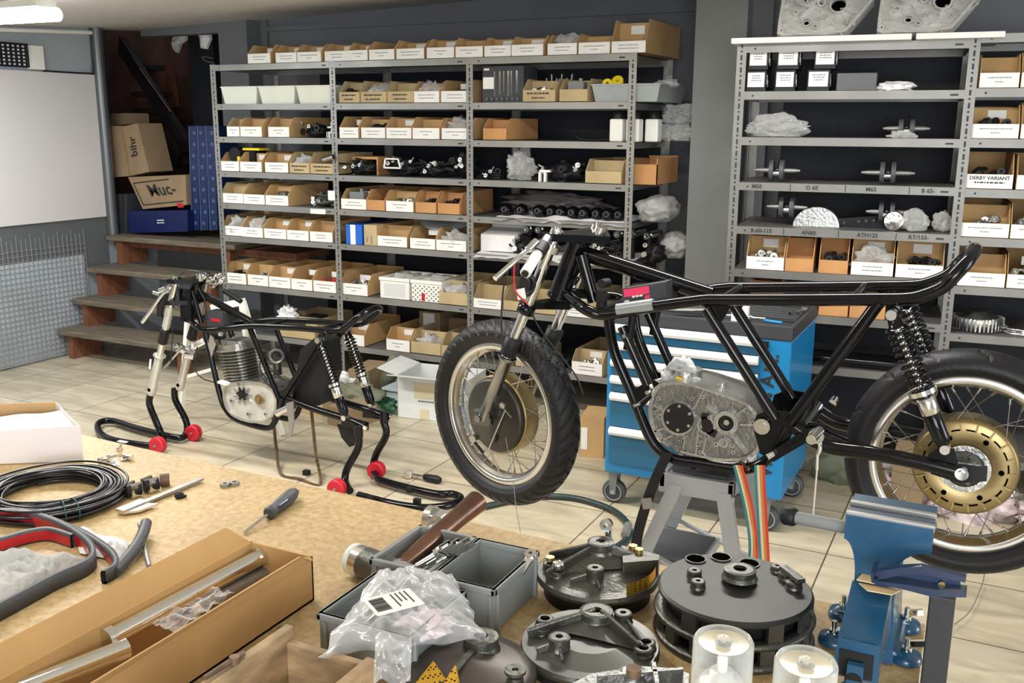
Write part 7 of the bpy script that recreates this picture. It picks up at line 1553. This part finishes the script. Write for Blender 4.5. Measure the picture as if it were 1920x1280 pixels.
# wooden box
wb = thing('wooden_box', (-.65, .7, BZ), 'open pale wooden box at the bottom edge, in front of the clear bag', 'box'); z = BZ+.001; h = .080
xa, xb, ya, yb = -.722, -.588, .55, .835
for n_, a, b in (('side_panel', (xa, ya, z), (xa+.012, yb+.006, z+h+.008)), ('side_panel', (xb-.012, ya, z), (xb, yb, z+h)), ('back_panel', (xa+.012, yb-.010, z), (xb-.012, yb, z+h-.006)), ('bottom_panel', (xa+.012, ya, z), (xb-.012, yb-.01, z+.008))):
    m_ = M(); m_.box(a, b); m_.build(n_, 'woodpale', wb, bevel=.0015)
m_ = M(); m_.tube([(xa+.006, .76, z+h+.012), (xa+.004, .70, z+h+.013)], .003, 8); m_.cyl((xa+.006, .745, z+h+.008), (xa+.006, .745, z+h+.016), .006, 12); m_.build('hinge', 'rust', wb)

# ---------------------------------------------------------------- left part of the bench
rt = thing('white_box', B(60, 860), 'open white cardboard box at the left edge of the bench, brown inside', 'box')
f0, f1 = B(155, 866), B(-90, 884); up = V(0, 0, .078); bk = W(105, 752, Z=BZ+.092)-f0; bk.z = 0; k1 = K['whitecard']
f1 = f0+(B(0, 872)-f0).normalized()*.45
m_ = M(); m_.prism([f0, f1, f1+up*.8, f0+up], V(0, .003, 0)); m_.prism([f0, f0+bk, f0+bk+up*1.15, f0+up], V(-.003, 0, 0)); m_.build('white_walls', mat('pinkish_white_card', (.72, .66, .64), .6), rt)
m_ = M(); m_.prism([f0+bk, f1+bk, f1+bk+up*1.15, f0+bk+up*1.15], V(0, .003, 0)); m_.prism([f0, f1, f1+bk, f0+bk], (0, 0, .003)); m_.build('brown_back_wall', 'card', rt)
m_ = M(); c0 = [f0+up*.9+V(-.004, .006, 0), f1+up*.8+V(0, .006, 0), f1+bk*.8+up*.6, f0+bk*.8+up*1.1]; m_.grid(lambda u, v: c0[0].lerp(c0[1], u).lerp(c0[3].lerp(c0[2], u), v)+V(0, 0, -.006+.005*noise.noise(Vector((u*7, v*7, 4)))), 24, 24); tag_(m_, 'white_packing_paper', 'sheet', 'crumpled white packing paper inside the white box', 'paper')
# black cable coil
cc = B(98, 925, .012); rr0 = (B(238, 925, .012)-cc).length; rn = random.Random(2); rt = thing('cable_coil', cc, 'coil of shiny black cable on the bench, tied with green wire', 'cable')
for k in range(40):
    r = rr0-.004-.0034*(k % 13)-rn.uniform(0, .002); z = .003+.0046*(k//7)+rn.uniform(0, .002); ph = rn.uniform(0, 6); ox, oy = rn.uniform(-.005, .005), rn.uniform(-.005, .005)
    m_ = M(); m_.tube([V(cc.x+ox+r*cos(2*pi*i/72), cc.y+oy+r*.93*sin(2*pi*i/72), BZ+z+.002*sin(3*2*pi*i/72+ph)) for i in range(72)], .0024, 8, closed=True); m_.build('cable_turn', 'cable', rt)
m_ = M(); m_.tube([V(cc.x+(rr0*.62+.02*k/30)*cos(R(160-k*5)), cc.y+(rr0*.62)*sin(R(160-k*5)), BZ+.006) for k in range(30)], .0024, 8); m_.build('loose_turn', 'cable', rt)
for x, y in ((120, 975), (140, 970)):
    p = B(x, y, .0); d = (p-V(cc.x, cc.y, BZ)); d.z = 0; d.normalize(); q = V(cc.x, cc.y, BZ)+d*(rr0-.018)
    m_ = M(); m_.tube([q+d*.024*cos(a)+V(0, 0, .018+.019*sin(a)) for a in [2*pi*i/20 for i in range(20)]], .0012, 6, closed=True); m_.build('green_tie', 'green', rt)
# rubber strips with red film
def strip(pts, h, label, inner='redtape', th=.007, z0=0):
    q = spline([B(x, y, z0) for x, y in pts], 6); n = len(q); rt = thing('rubber_strip', q[n//2], label, 'rubber strip'); m_ = M(); r_ = M()
    L = []; Rr = []
    for i, p in enumerate(q):
        d = (q[min(n-1, i+1)]-q[max(0, i-1)]).normalized(); nn = V(d.y, -d.x, 0); L.append(p); Rr.append(p+nn*th)
    up = V(0, 0, h)
    for i in range(n-1):
        m_.add([L[i], L[i+1], L[i+1]+up, L[i]+up, Rr[i], Rr[i+1], Rr[i+1]+up*.92, Rr[i]+up*.92], [(3, 2, 1, 0), (4, 5, 6, 7), (3, 7, 6, 2), (0, 1, 5, 4)], 0, True)
        r_.add([Rr[i]+up*.1, Rr[i+1]+up*.1, Rr[i+1]+up*.82, Rr[i]+up*.82], [(0, 1, 2, 3)], 0, True)
    for q_ in r_.v: pass
    r2 = M(); 
    for i in range(n-1):
        d = (q[i+1]-q[i]).normalized(); nn = V(d.y, -d.x, 0)*.0012; r2.add([Rr[i]+up*.12+nn, Rr[i+1]+up*.12+nn, Rr[i+1]+up*.80+nn, Rr[i]+up*.80+nn], [(0, 1, 2, 3)], 0, True)
    m_.build('rubber_profile', 'rubberg', rt); 
    if inner: r2.build('red_backing_film', inner, rt)
    return rt
strip([(-80, 985), (0, 978), (60, 982), (120, 1002), (165, 1030), (182, 1055), (168, 1078), (110, 1105), (50, 1138), (-30, 1182), (-90, 1215)], .026, 'grey rubber sealing strip with red film, looped round the grey rag', th=.009)
strip([(90, 990), (150, 1010), (200, 1040), (222, 1062), (222, 1080), (200, 1095)], .022, 'short outer loop of rubber sealing strip with red film, beside the long carton', th=.009)
strip([(-60, 1040), (0, 1032), (50, 1018), (95, 1012), (140, 1025)], .024, 'inner run of red-filmed sealing strip above the grey rag', th=.006)
m_ = M(); m_.tube([B(274, 980, .022), B(268, 1000, .018), B(255, 1025, .014), B(235, 1050, .012), B(215, 1072, .010)], .0095, 16, smooth=4); tag_(m_, 'rubber_strip', 'rubberg', 'free curled end of grey rubber strip standing up beside the carton flap', 'rubber strip')
m_ = M(); m_.tube([B(262, 982, .012), B(272, 1030, .006), B(280, 1062, .005)], .004, 10, smooth=3); tag_(m_, 'metal_strip', 'steel', 'thin bright metal strip behind the curled rubber end', 'strip')
def rag(pts, z, label, seed, m1='cloth'):
    c0 = [B(x, y, .0) for x, y in pts]; m_ = M()
    def fn(u, v):
        e = min(1, min(u, 1-u, v, 1-v)*6); n = 1.6*noise.noise(Vector((u*3, v*3, seed)))+.9*abs(noise.noise(Vector((u*6+v*3, v*4, seed+4)))); return c0[0].lerp(c0[1], u).lerp(c0[3].lerp(c0[2], u), v)+V(0, 0, .003+e*(z*.6+z*.8*abs(n)))
    m_.grid(fn, 50, 50); tag_(m_, 'rag', m1, label, 'rag')
rag([(-40, 1150), (95, 1105), (165, 1050), (-40, 1050)], .022, 'crumpled grey rag lying inside the loop of rubber strip', 3)
rag([(150, 1040), (225, 1055), (245, 1020), (135, 995)], .012, 'small pale rag tucked behind the rubber strip loop', 8, 'sheet')
# joint, caliper, nuts, bolts, knob, screwdriver
rt = thing('knuckle_joint', B(268, 912), 'two chrome and black knuckle joints lying beside the cable coil', 'part')
for k, (x, y) in enumerate(((250, 918), (283, 908))):
    p = B(x, y, .014); m_ = M(); m_.cyl(p+V(-.006, -.012, 0), p+V(.006, .012, 0), .012, 20); m_.build('black_barrel', 'blackm', rt); m_ = M(); d = V(.45, .89, 0)
    for s in (-1, 1): m_.box(p+V(-.013+.018*(s > 0), -.012, -.012), p+V(-.008+.018*(s > 0), .012, .013))
    m_.box(p+V(-.013, -.003, .003), p+V(.012, .003, .008)); m_.build('bright_yoke', 'chrome', rt)
p = B(300, 900, .013); m_ = M(); m_.cyl(p, p+V(.012, .012, 0), .012, 20); m_.build('end_cap', 'rust', rt)
a, b = B(225, 962, .004), B(378, 899, .004); d = (b-a).normalized(); n = V(-d.y, d.x, 0); rt = thing('vernier_caliper', a, 'steel vernier caliper lying on the chipboard right of the cable coil', 'caliper')
m_ = M(); m_.obox(a.lerp(b, .25)-n*.006, (b-a)*.75, n*.012, V(0, 0, .004)); m_.build('beam', 'steel', rt); m_ = M(); m_.obox(a-n*.010-V(0, 0, .001), (b-a)*.28, n*.020, V(0, 0, .008)); m_.prism([a-n*.008, a+d*.05-n*.010, a+d*.06-n*.03, a+d*.02-n*.026], (0, 0, .004)); m_.build('sliding_jaw', 'alu', rt)
for x, y, lb in ((422, 912, 'left of two hexagon nuts on the chipboard'), (440, 909, 'right of two hexagon nuts on the chipboard')):
    p = B(x, y); m_ = M(); m_.lathe([(.0045, 0), (.0095, 0), (.0095, .007), (.0045, .007)], p, ZA, 6, closed=True, sm=False); m_.lathe([(.0042, 0), (.0042, .0071)], p, ZA, 20); tag_(m_, 'hex_nut', 'steel', lb, 'nut')
for i, (x, y, ax, dk) in enumerate(((223, 846, (.3, .2, 1), 'upright bolt'), (186, 862, (1, .3, .1), 'bolt at the left of the loose fasteners'), (200, 858, (.5, 1, .1), 'second bolt from the left of the loose fasteners'), (212, 866, (1, -.3, .2), 'lowest bolt of the loose fasteners'), (247, 858, (-1, -.2, .2), 'bolt at the right of the loose fasteners'))):
    p = B(x, y, .006); ax = Vector(ax).normalized(); m_ = M(); m_.cyl(p, p+ax*.006, .007, 6); m_.cyl(p+ax*.006, p+ax*.020, .0035, 12); tag_(m_, 'bolt', 'chrome', dk+' behind the cable coil', 'bolt')
for x, y, lb in ((234, 861, 'thin washer between the loose bolts'), (205, 868, 'small ring at the front of the loose bolts')): m_ = M(); m_.ring(B(x, y, .002), (.2, -.3, 1), .004, .008, .003, 18); tag_(m_, 'washer', 'steel', lb, 'washer')
m_ = M(); p = B(337, 933, .0); m_.lathe([(0, 0), (.007, 0), (.010, .004), (.007, .009), (.003, .012), (0, .012)], p, ZA, 8, sm=False); m_.tube([p+V(-.006, 0, .004), p+V(.012, .004, .004)], .003, 8); tag_(m_, 'plastic_knob', 'blackm', 'small black plastic knob between caliper and nuts', 'knob')  # black plastic knob on a short stem
a, b, c = B(458, 998, .004), B(503, 963, .012), B(553, 922, .014); rt = thing('screwdriver', b, 'screwdriver with a dark grey and blue handle pointing at the long carton', 'screwdriver')
m_ = M(); m_.tube([a, b], .0028, 10); m_.build('blade', 'chrome', rt); m_ = M(); d = c-b; m_.tube([b, b+d*.04, b+d*.14, b+d*.2, b+d*.35, b+d*.65, b+d*.88, b+d], [.009, .012, .0115, .009, .011, .013, .012, .008], 16); h_ = m_.build('handle', 'rubberg', rt)
m_ = M(); m_.tube([b+d*.3+V(.006, -.004, .002), b+d*.55+V(.009, -.005, .002), b+d*.8+V(.006, -.004, .002)], .0055, 10); m_.build('blue_inlay', 'leverblue', h_); m_ = M(); m_.cyl(c, c+d*.05, .006, 14); m_.build('end_cap', 'steel', h_)
